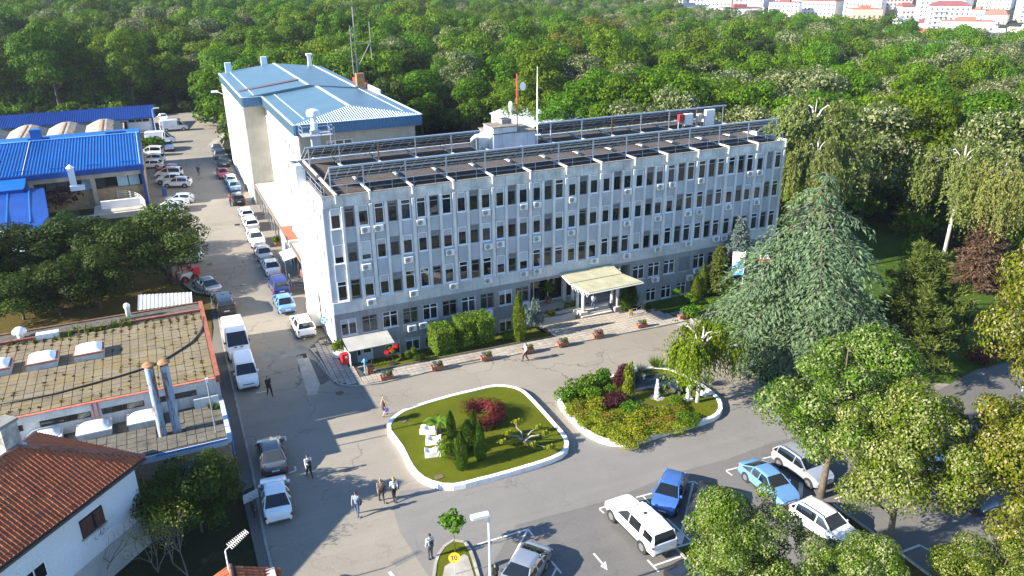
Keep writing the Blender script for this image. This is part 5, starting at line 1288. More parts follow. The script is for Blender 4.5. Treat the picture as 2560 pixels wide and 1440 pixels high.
L_SPRUCE = leafmat('leaf_blue_spruce', [(.06,.09,.08),(.10,.14,.125),(.15,.20,.185)], orand=.08, trans=.15)
L_PINE = leafmat('leaf_pine', [(.035,.058,.010),(.07,.10,.016),(.11,.135,.028)], orand=.08, trans=.2)
L_BROWN = leafmat('leaf_brown', [(.08,.055,.03),(.13,.09,.05),(.17,.12,.07)], orand=.1)
L_THUJA = leafmat('leaf_thuja', [(.020,.05,.004),(.045,.095,.006),(.08,.13,.01)], orand=.12, trans=.2)
L_THUJAY = leafmat('leaf_thuja_yellow', [(.05,.09,.004),(.10,.16,.008),(.15,.20,.014)], orand=.1, trans=.25)
L_HEDGE = leafmat('leaf_hedge', [(.05,.10,.004),(.11,.18,.008),(.18,.25,.016)], orand=.05, trans=.3)
L_BUSH = leafmat('leaf_bush', [(.035,.085,.003),(.075,.15,.006),(.13,.21,.014)], orand=.2)
L_JUNI = leafmat('leaf_juniper', [(.08,.115,.004),(.17,.20,.010),(.28,.28,.022)], orand=.15, trans=.25)
L_RUSTY = leafmat('leaf_rusty', [(.13,.08,.012),(.26,.15,.025),(.34,.23,.05)], two=((.10,.15,.006),(.19,.23,.02)), frac=.5, orand=.15)
L_PURPLE = leafmat('leaf_purple', [(.035,.010,.014),(.07,.018,.022),(.10,.03,.03)], orand=.15)
L_RED = leafmat('leaf_red', [(.07,.010,.012),(.13,.018,.022),(.18,.04,.04)], orand=.05)
L_FLOWER = leafmat('flower_red', [(.45,.01,.02),(.60,.02,.03),(.65,.08,.05)], orand=0, hue=0)
L_PINK = leafmat('flower_pink', [(.55,.06,.18),(.65,.12,.25),(.6,.3,.35)], orand=0, hue=0)
L_BANANA = leafmat('leaf_banana', [(.05,.12,.008),(.09,.18,.015),(.13,.2,.03)], orand=0)

def unit(v): return v/np.maximum(1e-9, np.linalg.norm(v, axis=1, keepdims=True))
def rand_dirs(r, n): return unit(r.normal(size=(n,3)))
def leaves_mesh(name, P, A, N, L, W, m, wide=.45, extra=None):
    """Diamond leaves: foot P, long axis A, facing N."""
    A = unit(A); S = unit(np.cross(N, A)); n_ = len(P); L = np.asarray(L).reshape(-1,1)*np.ones((n_,1)); W = np.asarray(W).reshape(-1,1)*np.ones((n_,1))
    V = np.stack([P, P+A*L*wide+S*W/2, P+A*L, P+A*L*wide-S*W/2], 1).reshape(-1,3)
    me = bpy.data.meshes.new(name); me.vertices.add(len(V)); me.vertices.foreach_set('co', V.ravel())
    me.loops.add(4*n_); me.loops.foreach_set('vertex_index', np.arange(4*n_, dtype=np.int32))
    me.polygons.add(n_); me.polygons.foreach_set('loop_start', np.arange(0,4*n_,4, dtype=np.int32)); me.polygons.foreach_set('loop_total', np.full(n_,4,dtype=np.int32))
    me.materials.append(m); me.update(); me.validate(); return me
def clump_points(r, lobes, n, inner=.25, upper=.25):
    """Points in the outer shells of lobes [(centre, radii)], with outward normals."""
    w = np.array([l[1][0]*l[1][1] for l in lobes]); k = r.choice(len(lobes), n, p=w/w.sum())
    C = np.array([l[0] for l in lobes])[k]; R = np.array([l[1] for l in lobes])[k]
    d = rand_dirs(r, n); flip = (d[:,2] < 0) & (r.random(n) < upper*2); d[flip,2] *= -1
    rr = np.where(r.random(n) < inner, r.uniform(.2,.85,n), r.uniform(.82,1.08,n)).reshape(-1,1)
    return C+d*R*rr, d
def lobes_for(r, H, h0, R, n, lob=.42, flat=.8, jit=0.0):
    """Lobes spread over an egg-shaped crown between heights h0 and H."""
    out = []; hc, hz = (H+h0)/2, (H-h0)/2
    for i in range(n):
        z = -0.75+1.7*(i+.5)/n; z = min(z, .93); ring = math.sqrt(max(0, 1-(abs(z)**2.2)))
        a = i*2.39996+r.uniform(-.4,.4); q = ring*r.uniform(.55-.2*jit,.82+.25*jit); z = max(-.85,min(.95,z+jit*r.uniform(-.22,.22)))
        s = R*lob*r.uniform(.75-.2*jit,1.25+.3*jit)
        out.append(((R*q*math.cos(a), R*q*math.sin(a), hc+hz*z*.82), (s, s, s*flat)))
    out.append(((0,0,hc),(R*(.55-.2*jit),R*(.55-.2*jit),hz*(.7-.2*jit))))
    return out
def trunk_mb(r, H, h0, R, rad0, nl=6, fork=.45):
    mb = MB(); bend = [(0,0,-.3),(r.uniform(-.1,.1)*R*.3,r.uniform(-.1,.1)*R*.3,h0*.6),(r.uniform(-.15,.15)*R*.4,r.uniform(-.15,.15)*R*.4,h0+(H-h0)*fork),(r.uniform(-.2,.2)*R*.3,r.uniform(-.2,.2)*R*.3,H*.93)]
    mb.tube(bend, [rad0*1.25,rad0,rad0*.6,rad0*.12], 8)
    for i in range(nl):
        a = i*2.4+r.uniform(-.5,.5); z = h0*.75+(H-h0)*(.05+.55*i/nl); q = R*r.uniform(.55,.8)
        t = min(1, max(0,(z-h0*.6)/(h0+(H-h0)*fork-h0*.6))); b0 = Vector(bend[1]).lerp(Vector(bend[2]), t)
        mb.tube([b0, b0+Vector((q*.5*math.cos(a),q*.5*math.sin(a),(H-h0)*.14)), b0+Vector((q*math.cos(a),q*math.sin(a),(H-h0)*.3))], [rad0*.45,rad0*.28,rad0*.07], 5)
    return mb
def broadleaf(seed, H, R, h0, n, leaf, m, bark=BARK, lob=.42, nl=14, rad0=None, inner=.25, aspect=.62, jit=.5):
    r = np.random.default_rng(seed); L_ = lobes_for(r, H, h0, R, nl, lob, jit=jit)
    P, d = clump_points(r, L_, n, inner)
    N = unit(d+.55*rand_dirs(r,n)); A = unit(np.cross(N, rand_dirs(r,n))); A[:,2] -= .25
    s = leaf*r.uniform(.65,1.35,n)
    return leaves_mesh('crown', P-A*leaf*.4, A, N, s, s*aspect, m), trunk_mb(r, H, h0, R, rad0 or H*.016).mesh('trunk', bark, smooth=True)
def weeping(seed, H, R, h0, strands, leaf, m, bark=BARKW, droop=1.0, per=26, rad0=None, limbs=9, spread=.9):
    r = np.random.default_rng(seed); mb = MB(); rad0 = rad0 or H*.014
    mb.tube([(0,0,-.3),(.1*R*.3,0,H*.35),(-.05*R,.06*R,H*.7),(0,0,H*.97)], [rad0*1.2,rad0,rad0*.6,rad0*.1], 8)
    ends = []
    for i in range(limbs):
        a = i*2.4+r.uniform(-.4,.4); zb = H*(.38+.5*i/limbs); q = R*r.uniform(.55,.95)*(1-.45*(i/limbs)**2); ze = min(H*.96, zb+(H-zb)*r.uniform(.35,.7))
        p0, p1, p2 = Vector((0,0,zb)), Vector((q*.45*math.cos(a),q*.45*math.sin(a),ze)), Vector((q*math.cos(a),q*math.sin(a),ze-.04*H))
        mb.tube([p0,p0.lerp(p1,.5)+Vector((0,0,.03*H)),p1,p2], [rad0*.5,rad0*.38,rad0*.26,rad0*.08], 5); ends += [(p1,p2,a)]
        for j in range(3):
            b = a+r.uniform(-1,1); f = r.uniform(.2,.9); s0 = p1.lerp(p2,f); e = s0+Vector((math.cos(b)*q*.35,math.sin(b)*q*.35,r.uniform(-.02,.06)*H)); mb.tube([s0,s0.lerp(e,.5)+Vector((0,0,.02*H)),e], [rad0*.2,rad0*.14,rad0*.05], 4); ends.append((s0,e,b))
    P, A, N = [], [], []
    for i in range(strands):
        s0, e, a = ends[r.integers(len(ends))]; f = r.uniform(0,1.05); p = np.array(s0.lerp(e,f))+r.normal(size=3)*R*.10
        out = np.array((p[0],p[1],0)); out = out/max(.1,np.linalg.norm(out)); b = r.uniform(0,6.28)
        dirv = out*r.uniform(.1,.8)*spread+np.array((math.cos(b),math.sin(b),0))*.4; ln = min(p[2]-h0*.6, H*r.uniform(.14,.34)*droop); k = per
        t = np.linspace(0,1,k); q = p[None,:]+dirv[None,:]*(np.sqrt(t)*ln*.45)[:,None]; q[:,2] -= (t**1.6)*ln-.12*ln*np.sin(t*3.14)
        q += r.normal(size=q.shape)*leaf*.28
        tang = np.tile(np.array([dirv[0]*.35,dirv[1]*.35,-1.0]),(k,1))+r.normal(size=(k,3))*.5
        P.append(q); A.append(tang); N.append(unit(np.tile(out*.8+np.array((0,0,.5)),(k,1))+r.normal(size=(k,3))*.5))
    P = np.concatenate(P); A = np.concatenate(A); N = np.concatenate(N); s = leaf*r.uniform(.7,1.3,len(P))
    return leaves_mesh('crown', P, A, N, s, s*.45, m), mb.mesh('trunk', bark, smooth=True)
def conifer(seed, H, R, h0, whorls, per, leaf, m, bark=BARK, droop=.25, curve=0.0, dens=14, prof=1.0, width=.22, pend=.0, tuft=0.0):
    """Whorled branches that carry sprays; droop lowers the tips, pend hangs the sprays, tuft gathers needles at the tips."""
    r = np.random.default_rng(seed); mb = MB(); rad0 = H*.016
    mb.tube([(0,0,-.3),(0,0,H*.5),(0,0,H*.99)], [rad0*1.2,rad0*.7,rad0*.08], 8); P, A, N = [], [], []
    for w in range(whorls):
        f = (w+.5)/whorls; z = h0+(H-h0)*f**1.05*.98; rr = R*(1-f)**prof*r.uniform(.85,1.1)+R*.05
        for b in range(per):
            a = b*6.283/per+w*1.1+r.uniform(-.3,.3); ln = rr*r.uniform(.72,1.1); u = np.array((math.cos(a),math.sin(a),0)); sd = np.array((-math.sin(a),math.cos(a),0))
            zz = z+r.uniform(-.5,.5)*(H-h0)/whorls; k = max(4, int(dens*ln/R*1.4)+2); t = np.linspace(.12,1,k)
            zc = ln*(curve*t*(1-t)*2-droop*t**1.7)
            c = u[None,:]*(ln*t)[:,None]; c[:,2] = zz+zc
            if ln > R*.3: mb.tube([(0,0,zz),tuple(c[k//2]),tuple(c[-1])], [rad0*.16,rad0*.11,rad0*.03], 3)
            for side in (-1,0,1):
                m_ = 3 if side else 2
                for j in range(m_):
                    tt = np.clip(t+r.uniform(-.08,.08,k),.05,1); wd = width*ln*(1.15-tt)+.10*R*.5
                    off = sd[None,:]*(side*wd*r.uniform(.2,1.0,k))[:,None]
                    q = c+off+r.normal(size=c.shape)*leaf*.25; q[:,2] -= np.abs(side)*wd*(.15+pend*.4)
                    ax = u[None,:]*.8+sd[None,:]*side*.8+r.normal(size=c.shape)*.35; ax[:,2] += -.15-pend*1.0-droop*.5
                    if tuft: q += u[None,:]*0; ax += r.normal(size=c.shape)*tuft
                    P.append(q); A.append(ax); N.append(unit(np.tile(np.array((u[0]*.35,u[1]*.35,1.0)),(k,1))+r.normal(size=c.shape)*.45))
    P = np.concatenate(P); A = np.concatenate(A); N = np.concatenate(N); s = leaf*r.uniform(.7,1.35,len(P))
    return leaves_mesh('crown', P, A, N, s, s*.34, m), mb.mesh('trunk', bark, smooth=True)
def cedar(seed, H, R, h0, whorls, per, leaf, m, bark=BARK):
    """Layered boughs that arch out and droop; each carries side shoots hung with short sprays."""
    r = np.random.default_rng(seed); mb = MB(); rad0 = H*.02; mb.tube([(0,0,-.3),(.2,0,H*.5),(0,0,H*.98)], [rad0*1.2,rad0*.7,rad0*.1], 8); P, A, N = [], [], []
    for w in range(whorls):
        f = w/(whorls-1); z = h0+(H-h0)*f; rr = R*(1-f**1.6)*(.82 if f < .12 else 1)+.7
        for b in range(per if f < .85 else 4):
            a = b*6.283/per+w*2.1+r.uniform(-.45,.45); ln = rr*r.uniform(.55,1.12); u = np.array((math.cos(a),math.sin(a),0)); sd = np.array((-u[1],u[0],0)); zz = z+r.uniform(-.6,.6); dr = r.uniform(.28,.55)
            C = lambda t: u*(ln*t)+np.array((0,0,zz+ln*(.38*t-.38*t*t*1.25-dr*t**2.4)))
            mb.tube([tuple(C(t)) for t in (0,.35,.7,1)], [rad0*.22,rad0*.15,rad0*.09,rad0*.02], 4)
            for t in np.linspace(.16,1,max(5,int(ln*2.6))):
                c = C(t)
                for s_ in (-1,1):
                    sl = ln*.42*(1.12-t)*r.uniform(.6,1.2)+.35; k = max(3,int(sl*5)); q = np.linspace(.05,1,k); dv = sd*s_*.85+u*.55
                    for rep in range(3):
                        pp = c[None,:]+dv[None,:]*(sl*q)[:,None]+r.normal(size=(k,3))*.07; pp[:,2] -= (q**1.8)*sl*.45+.05
                        ax = np.tile(dv*.8,(k,1))+r.normal(size=(k,3))*.38; ax[:,2] -= .75; P.append(pp); A.append(ax); N.append(unit(np.tile(u*.5+np.array((0,0,.9)),(k,1))+r.normal(size=(k,3))*.45))
    P = np.concatenate(P); A = np.concatenate(A); N = np.concatenate(N); s = leaf*r.uniform(.6,1.4,len(P)); print('cedar', len(P))
    return leaves_mesh('crown', P, A, N, s, s*.30, m), mb.mesh('trunk', bark, smooth=True)
def pine(seed, H, R, h0, n_br, leaf, m, bark=BARK):
    r = np.random.default_rng(seed); mb = MB(); rad0 = H*.018; mb.tube([(0,0,-.3),(.15,0,H*.5),(0,.1,H*.95)], [rad0*1.2,rad0*.75,rad0*.12], 8); P, A, N = [], [], []
    for i in range(n_br):
        f = i/n_br; z = h0+(H-h0)*f; a = i*2.4+r.uniform(-.3,.3); ln = R*(1.0-.72*f**1.3)*r.uniform(.65,1.1); u = Vector((math.cos(a),math.sin(a),0)); sd = Vector((-u.y,u.x,0))
        b0 = Vector((0,0,z)); e = b0+u*ln+Vector((0,0,ln*r.uniform(.05,.42))); mb.tube([b0,b0.lerp(e,.5)-Vector((0,0,ln*.06)),e], [rad0*.34,rad0*.2,rad0*.06], 5)
        for j in range(int(5+ln*2.4)):
            t = r.uniform(.3,1.0); c = b0.lerp(e,t)+sd*float(r.uniform(-.42,.42)*ln*(1.1-t*.5))+Vector((0,0,float(r.uniform(-.05,.2))*ln*.6)); k = 46
            d = rand_dirs(r,k); d[:,2] = np.abs(d[:,2])*.9-.15; d = unit(d); P.append(np.array(c)[None,:]+d*leaf*.15+r.normal(size=(k,3))*leaf*.35); A.append(d+np.array((0,0,.35))[None,:]); N.append(rand_dirs(r,k))
    P = np.concatenate(P); A = np.concatenate(A); N = np.concatenate(N); s = leaf*r.uniform(.7,1.3,len(P))
    return leaves_mesh('crown', P, A, N, s, s*.2, m), mb.mesh('trunk', bark, smooth=True)
def thuja(seed, H, R, n, leaf, m, taper=1.0):
    r = np.random.default_rng(seed); z = r.random(n); pr = np.where(z < .18, .72+.28*z/.18, (1-((z-.18)/.82)**1.7)**taper)
    a = r.uniform(0,6.283,n); lump = 1+.10*np.sin(a*5+z*9)+.07*np.sin(a*9-z*21); rr = R*pr*lump*np.where(r.random(n)<.25, r.uniform(.5,.95,n), r.uniform(.92,1.06,n))
    P = np.stack([rr*np.cos(a), rr*np.sin(a), z*H*.97+.05],1); out = np.stack([np.cos(a),np.sin(a),np.zeros(n)],1)
    A = out*.45+np.array((0,0,1.0))+r.normal(size=(n,3))*.3; N = unit(out+.5*rand_dirs(r,n)); s = leaf*r.uniform(.7,1.3,n)
    return leaves_mesh('crown', P, A, N, s, s*.5, m), MB().cyl((0,0,-.2),(0,0,H*.7),R*.14,R*.04,6).mesh('trunk', BARK)
def bush(seed, R, H, n, leaf, m, lobes=6, aspect=.6, up=.3):
    r = np.random.default_rng(seed); L_ = []
    for i in range(lobes):
        a = i*2.4; q = R*r.uniform(.15,.62); s = R*r.uniform(.42,.62); L_.append(((q*math.cos(a),q*math.sin(a),H*r.uniform(.42,.66)),(s,s,H*.42)))
    P, d = clump_points(r, L_, n, .2, .3); P[:,2] = np.maximum(P[:,2], .03); N = unit(d+.6*rand_dirs(r,n)); A = unit(np.cross(N, rand_dirs(r,n))); A[:,2] += up; s = leaf*r.uniform(.6,1.4,n)
    return leaves_mesh('foliage', P, A, N, s, s*aspect, m)
def grasstuft(seed, R, H, n, m, w=.03):
    r = np.random.default_rng(seed); a = r.uniform(0,6.28,n); q = R*.3*np.sqrt(r.random(n)); P = np.stack([q*np.cos(a),q*np.sin(a),np.zeros(n)],1)
    A = np.stack([np.cos(a)*r.uniform(.1,1.1,n),np.sin(a)*r.uniform(.1,1.1,n),np.ones(n)],1); L = H*r.uniform(.6,1.2,n)
    return leaves_mesh('foliage', P, A, rand_dirs(r,n), L, w*np.ones(n), m, wide=.3)
class Plant:
    """A tree prototype: mesh data for crown and trunk; put() makes the thing, the meshes are shared."""
    def __init__(s, name, pair, cat='tree'): s.name, s.pair, s.cat = name, pair, cat
    def put(s, loc, label, rz=None, scale=1.0, group=None, sz=None):
        o = link(s.name, None); o.empty_display_size = .3
        sc_ = (scale,scale,sz if sz else scale); o.matrix_basis = Matrix.Translation(Vector(loc)-Vector((0,0,.05))) @ Matrix.Rotation(random.uniform(0,6.28) if rz is None else rz,4,'Z') @ Matrix.Diagonal(sc_+(1,))
        names = ('crown','trunk') if isinstance(s.pair, tuple) else ('foliage',)
        for nm, me in zip(names, s.pair if isinstance(s.pair, tuple) else (s.pair,)):
            c = bpy.data.objects.new(nm, me); COL.objects.link(c); c.parent = o
        tag(o, label, s.cat, group); return o

# ------------------------------------------------------------------ forest kinds (far trees share these)
FK = []
for i, (H, R, h0, n_, lf, m, lob, nl) in enumerate([(19,6.2,3,9000,.50,L_FOREST,.36,20),(17,5.6,2.5,8000,.48,L_FOREST,.40,16),(21,6.0,4,9500,.50,L_FOREST,.32,24),(18,7.0,3,9800,.50,L_FOREST,.34,24),(16,5.0,2.5,7000,.46,L_BRIGHT,.38,16),(18,6.2,3.5,9000,.46,L_CREAM,.32,24),(19,5.8,3,9000,.48,L_YELLOW,.34,22),(18,5.6,2,8000,.50,L_DARK,.36,18),(15,4.8,2,6500,.46,L_MAPLE,.38,15)]):
    FK.append(Plant('forest_tree', broadleaf(100+i, H, R, h0, n_, lf, m, lob=lob, nl=nl)))
FH = [19,17,21,18,16,18,19,18,15]; FR = [5.2,4.6,5.0,5.8,4.4,5.4,5.0,4.8,4.0]
FL_ = ['tall mid green broadleaf tree in the wood','rounded mid green broadleaf tree in the wood','tall many topped green tree in the wood','wide spreading green tree in the wood','fresh bright green tree in the wood','tree dusted with cream blossom in the wood','yellow green tree in the wood','very dark green tree in the wood','small olive green tree in the wood']
WILL = Plant('weeping_willow', weeping(201, 13, 5.6, 1.0, 420, .55, L_WILLOW, droop=1.25, per=24))
BIRCH = Plant('birch_tree', weeping(202, 19, 4.6, 3, 430, .50, L_BIRCH, droop=.8, per=22, limbs=14))
placed_xy = []
def top_at(px, py, H):                        # where a tree of height H stands whose top is seen at a pixel
    p = G(px, py, H)
    for _ in range(12): p = on_z(px, py, terrain(p.x, p.y)+H)
    return Vector((p.x, p.y, terrain(p.x, p.y)))
def handtree(pl, px, py, H, wpx, label, H0, R0, group=None):
    p = top_at(px, py, H); R = wpx/2*depth(p+Vector((0,0,H*.6)))/FPX
    placed_xy.append((p.x,p.y,R*.8)); return pl.put(p, label, scale=R/R0, sz=H/H0, group=group)
# trees one can tell apart behind the buildings
for args in [(BIRCH,428,66,17,110,'grey green birch at the far end of the service road, left of a pair',19,4.6),(BIRCH,525,100,15,120,'pale birch nearest the far corner of the blue roofed block',19,4.6),(BIRCH,480,130,13,90,'smaller birch between two larger ones at the end of the service road',19,4.6),
        (FK[4],965,160,11,115,'rounded fresh green tree just right of the pale blue roof',16,4.4),(WILL,1048,146,13,80,'narrow weeping willow behind the round green tree right of the pale blue roof',13,5.6),(WILL,1150,160,13,190,'broad weeping willow behind the rear solar row',13,5.6),(WILL,1245,162,12.5,130,'weeping willow left of the red dish mast',13,5.6),(FK[8],1015,228,7,70,'small green tree at the corner of the pale blue roof',15,4.0),
        (FK[6],1405,82,19,130,'tall yellow green tree, leftmost of three behind the antenna mast',19,5.0),(FK[6],1492,42,21,150,'tallest yellow green tree behind the office, middle of three',19,5.0),(FK[6],1560,40,20,110,'yellow green tree touching a bright green one behind the office',19,5.0),(FK[6],1455,140,14,110,'lower yellow green tree in front of its taller neighbours behind the office',19,5.0),
        (FK[4],1598,78,20,105,'vivid green upright tree beside the yellow green group',16,4.4),(FK[5],1838,34,19,230,'large cream flowered tree on the skyline of the wood',18,5.4),(FK[5],1715,86,15,140,'cream flowered tree left of the largest cream flowered one',18,5.4),(FK[5],1575,26,20,110,'whitish flowering tree top behind the yellow green group',18,5.4),
        (FK[1],1655,120,14,120,'green tree to the right of the vivid upright one',17,4.6),(FK[3],1750,150,14,170,'spreading green tree behind the far end of the solar rows',18,5.8),(FK[3],1880,135,15,190,'wide green tree behind the right end of the office',18,5.8),(FK[4],2040,110,15,150,'light green tree with yellow tips right of the office',16,4.4),
        (FK[3],2210,150,15,220,'spreading green tree above the birches on the right',18,5.8),(FK[5],2380,110,16,150,'cream flowered tree below the distant town on the right',18,5.4),(FK[2],2330,260,15,190,'dark shaded green tree behind the birches on the right',21,5.0),(FK[4],2535,335,12,120,'bright green tree at the right edge of the picture',16,4.4),
        (FK[8],1660,235,7,90,'low olive tree behind the middle of the rear solar row',15,4.0),(FK[8],1580,240,7,90,'low pale tree behind the rear solar row beside a conifer',15,4.0)]:
    handtree(*args)
PINEF = Plant('pine_tree', pine(210, 12, 4.2, 3, 46, .62, L_PINE)); 
handtree(PINEF, 1385, 196, 12, 120, 'bushy dark pine beside the antenna mast', 12, 4.2); handtree(PINEF, 1480, 235, 9, 110, 'lower spreading pine behind the rear solar row', 12, 4.2)
DEAD = Plant('dead_conifer', conifer(211, 16, 2.6, 4, 18, 6, .55, L_BROWN, droop=.2)); handtree(DEAD, 118, 70, 18, 60, 'brown dying conifer in the dark edge of the wood', 16, 2.6)

for a_, b_, h_, r_ in ((2055,232,19,6.5),(2420,348,16,5),(2520,395,15,5),(2492,505,10,3.5),(2325,640,11,5),(2065,440,17.5,9)):
    q_ = top_at(a_, b_, h_); placed_xy.append((q_.x,q_.y,r_))
# the wood: nearest trees one by one, the rest as one mass
def in_campus(x, y):
    if x < 13: return y < 214+max(0,(-x-10))*.35
    if x < 31: return y < 163
    if x < 64: return y < 150
    if x < 67: return y < 98
    if x < 84: return y < 86
    return y < max(46, 72-(x-84)*.9)
cand = []; rf_ = random.Random(3); y = 60.0
while y < 800:
    stp = 9.2 if y < 300 else 10.5
    x = -0.30*y-30
    while x < 1.75*y+20:
        xx, yy = x+rf_.uniform(-.45,.45)*stp, y+rf_.uniform(-.45,.45)*stp; x += stp
        D = math.hypot(xx,yy); az = math.degrees(math.atan2(xx,yy))
        if in_campus(xx,yy) or az > 61 or az < -12: continue
        lim = forest_lim(az)
        if D > lim: continue
        if any((xx-p[0])**2+(yy-p[1])**2 < (p[2]+1.2)**2 for p in placed_xy): continue
        zz = terrain(xx,yy); px_, py_ = project((xx,yy,zz+17))
        if px_ < -150 or px_ > 2720 or py_ < -60: continue
        cand.append((depth((xx,yy,zz)), xx, yy, zz))
    y += stp*.9
cand.sort()
WT = [0,0,1,2,2,3,3,0,1,4,5,5,7,8]
FOB = []
far_pts = []
for k, (d_, x, y, z) in enumerate(cand):
    ty = rf_.choice(WT); az = math.degrees(math.atan2(x,y))
    if az > 30 and rf_.random() < .16: ty = 5
    if az < 8 and rf_.random() < .25: ty = 4 if d_ > 260 else 7
    if k < 225:
        zx = project((x,y,z+17))[0]; zn = next(n_ for lim_, n_ in ((260,'above the workshops'),(560,'at the end of the service road'),(900,'behind the pale blue roof'),(1330,'left of the antenna mast'),(1700,'behind the rear solar rows'),(1960,'right of the solar rows'),(2280,'behind the big birch'),(9999,'at the far right')) if zx < lim_)
        if zn == 'above the workshops' and d_ > 250: zn = 'far above the workshops'
        FOB.append(FK[ty].put((x,y,z), FL_[ty].replace('in the wood', zn), scale=rf_.uniform(.8,1.12), sz=rf_.uniform(.78,1.05), group='trees of the wood, '+FL_[ty].split(' in the')[0]))
    else: far_pts.append((x,y,z,ty,rf_.uniform(.8,1.15),rf_.uniform(0,6.28)))
def mass(name, pts, kinds):
    """Many trees as one object: points that carry copies of the crowns that already stand in the wood."""
    me = bpy.data.meshes.new(name); me.from_pydata([p[:3] for p in pts], [], [])
    for an, i, tp in (('kind',3,'INT'),('size',4,'FLOAT'),('turn',5,'FLOAT')):
        at = me.attributes.new(an, tp, 'POINT'); at.data.foreach_set('value', [p[i] for p in pts])
    o = link(name, me); o['kind'] = 'stuff'
    g = bpy.data.node_groups.new('scatter_trees', 'GeometryNodeTree'); g.interface.new_socket('Geometry', in_out='INPUT', socket_type='NodeSocketGeometry'); g.interface.new_socket('Geometry', in_out='OUTPUT', socket_type='NodeSocketGeometry')
    gi, go = g.nodes.new('NodeGroupInput'), g.nodes.new('NodeGroupOutput'); jn = g.nodes.new('GeometryNodeJoinGeometry')
    def attr(nm, tp): a = g.nodes.new('GeometryNodeInputNamedAttribute'); a.data_type = tp; a.inputs[0].default_value = nm; return a.outputs[0]
    kd, sz_, tn = attr('kind','INT'), attr('size','FLOAT'), attr('turn','FLOAT'); cx = g.nodes.new('ShaderNodeCombineXYZ'); g.links.new(tn, cx.inputs[2])
    for i, src in enumerate(kinds):
        cm = g.nodes.new('FunctionNodeCompare'); cm.data_type = 'INT'; cm.operation = 'EQUAL'; ia, ib = [s_ for s_ in cm.inputs if s_.type == 'INT'][:2]; g.links.new(kd, ia); ib.default_value = i
        oi = g.nodes.new('GeometryNodeObjectInfo'); oi.inputs['Object'].default_value = src; oi.inputs['As Instance'].default_value = True; oi.transform_space = 'ORIGINAL'
        ip = g.nodes.new('GeometryNodeInstanceOnPoints'); g.links.new(gi.outputs[0], ip.inputs['Points']); g.links.new(cm.outputs[0], ip.inputs['Selection']); g.links.new(oi.outputs['Geometry'], ip.inputs['Instance']); g.links.new(cx.outputs[0], ip.inputs['Rotation']); g.links.new(sz_, ip.inputs['Scale']); g.links.new(ip.outputs[0], jn.inputs[0])
    g.links.new(jn.outputs[0], go.inputs[0]); md = o.modifiers.new('trees', 'NODES'); md.node_group = g; return o
number_off(FOB, lambda o: project(o.matrix_basis.translation)[0])
srcs = []
for i, pl in enumerate(FK):
    srcs.append(next(c for c in bpy.data.objects if c.type == 'MESH' and c.data == pl.pair[0]))
if far_pts: mass('forest', far_pts, srcs)
# undergrowth along the edge of the wood
ug = [Plant('undergrowth', bush(230+i, 2.2, 2.4, 900, .42, m, 6), 'bush') for i, m in enumerate((L_FOREST, L_DARK, L_BUSH))]

pts = []; r_ = random.Random(31)
for (d_, x, y, z) in cand[:330]:
    for _ in range(2):
        a, b = x+r_.uniform(-4,4), y+r_.uniform(-4,4)
        if not in_campus(a,b-3): pts.append((a,b,terrain(a,b)-.2,r_.choice((0,0,1,2)),r_.uniform(1.0,2.6),r_.uniform(0,6.28)))
uo = [pl.put((150+9*i,260,terrain(150+9*i,260)), lb, group='undergrowth of the wood') for i, (pl, lb) in enumerate(zip(ug, ('green undergrowth bush deep in the wood','dark undergrowth bush deep in the wood','bright undergrowth bush deep in the wood')))]
mass('undergrowth', pts, [o.children[0] for o in uo])
# ------------------------------------------------------------------ the garden trees, right
def base_at(pl, basepx, top_y, wpx, label, H0, R0, group=None, rz=None, dz=0):
    p = G(*basepx, dz); H = rise(p, top_y); R = wpx/2*depth(p)/FPX
    return pl.put(p, label, scale=R/R0, sz=H/H0, group=group, rz=rz)
BIRB = Plant('birch_tree', weeping(302, 19, 6.0, 2.5, 900, .40, L_BIRCH, droop=.75, per=24, limbs=18))
def at_xy(pl, x, y, topy, R, label, H0, R0): p = Vector((x,y,gz(x))); return pl.put(p, label, scale=R/R0, sz=rise(p,topy)/H0)
at_xy(BIRB, 69.5, 68.5, 236, 6.8, 'big pale birch hiding the right end of the office', 19, 6.0); at_xy(BIRB, 66.0, 64.0, 330, 3.4, 'slim birch in front of the right end wall of the office', 19, 6.0)
handtree(BIRB, 2420, 348, 16, 210, 'pale birch with bare white top standing on the right lawn', 19, 6.0)
handtree(BIRB, 2520, 395, 15, 170, 'second pale birch at the right edge beside the brown conifer', 19, 6.0)
CED = Plant('cedar_tree', cedar(310, 17, 8.8, 1.6, 12, 7, .36, L_CEDAR))
p = top_at(2065, 440, 17.5); CED.put(p, 'huge drooping blue green cedar between office and car park', scale=1.16, sz=17.5/17, rz=.3)
SPR = Plant('spruce_tree', conifer(311, 9, 2.6, .9, 20, 9, .34, L_SPRUCE, droop=.10, curve=.1, dens=12, prof=.85, width=.30))
base_at(SPR, (1838,722), 540, 112, 'blue spruce in front of the office behind the white flag', 9, 2.6)
SPR2 = Plant('spruce_tree', conifer(312, 6, 1.7, .8, 14, 8, .30, L_PINE, droop=.1, dens=10, prof=.7, width=.3))
base_at(SPR2, (1792,733), 612, 74, 'bare stemmed fir with browned lower branches beside the blue spruce', 6, 1.7)
YEW = Plant('yew_tree', thuja(313, 4.2, 1.5, 3600, .22, L_THUJA, .55)); base_at(YEW, (1826,802), 712, 72, 'dense dark yew under the white flag', 4.2, 1.5)
base_at(YEW, (1932,600), 500, 70, 'dark evergreen between the office corner and the cedar', 4.2, 1.5)
PINE = Plant('pine_tree', pine(314, 11, 4.8, 1.6, 64, .46, L_PINE)); p = top_at(2325, 640, 11); PINE.put(p, 'open branched green pine in front of the right lawn', scale=1.05, sz=1.0, rz=1.0)
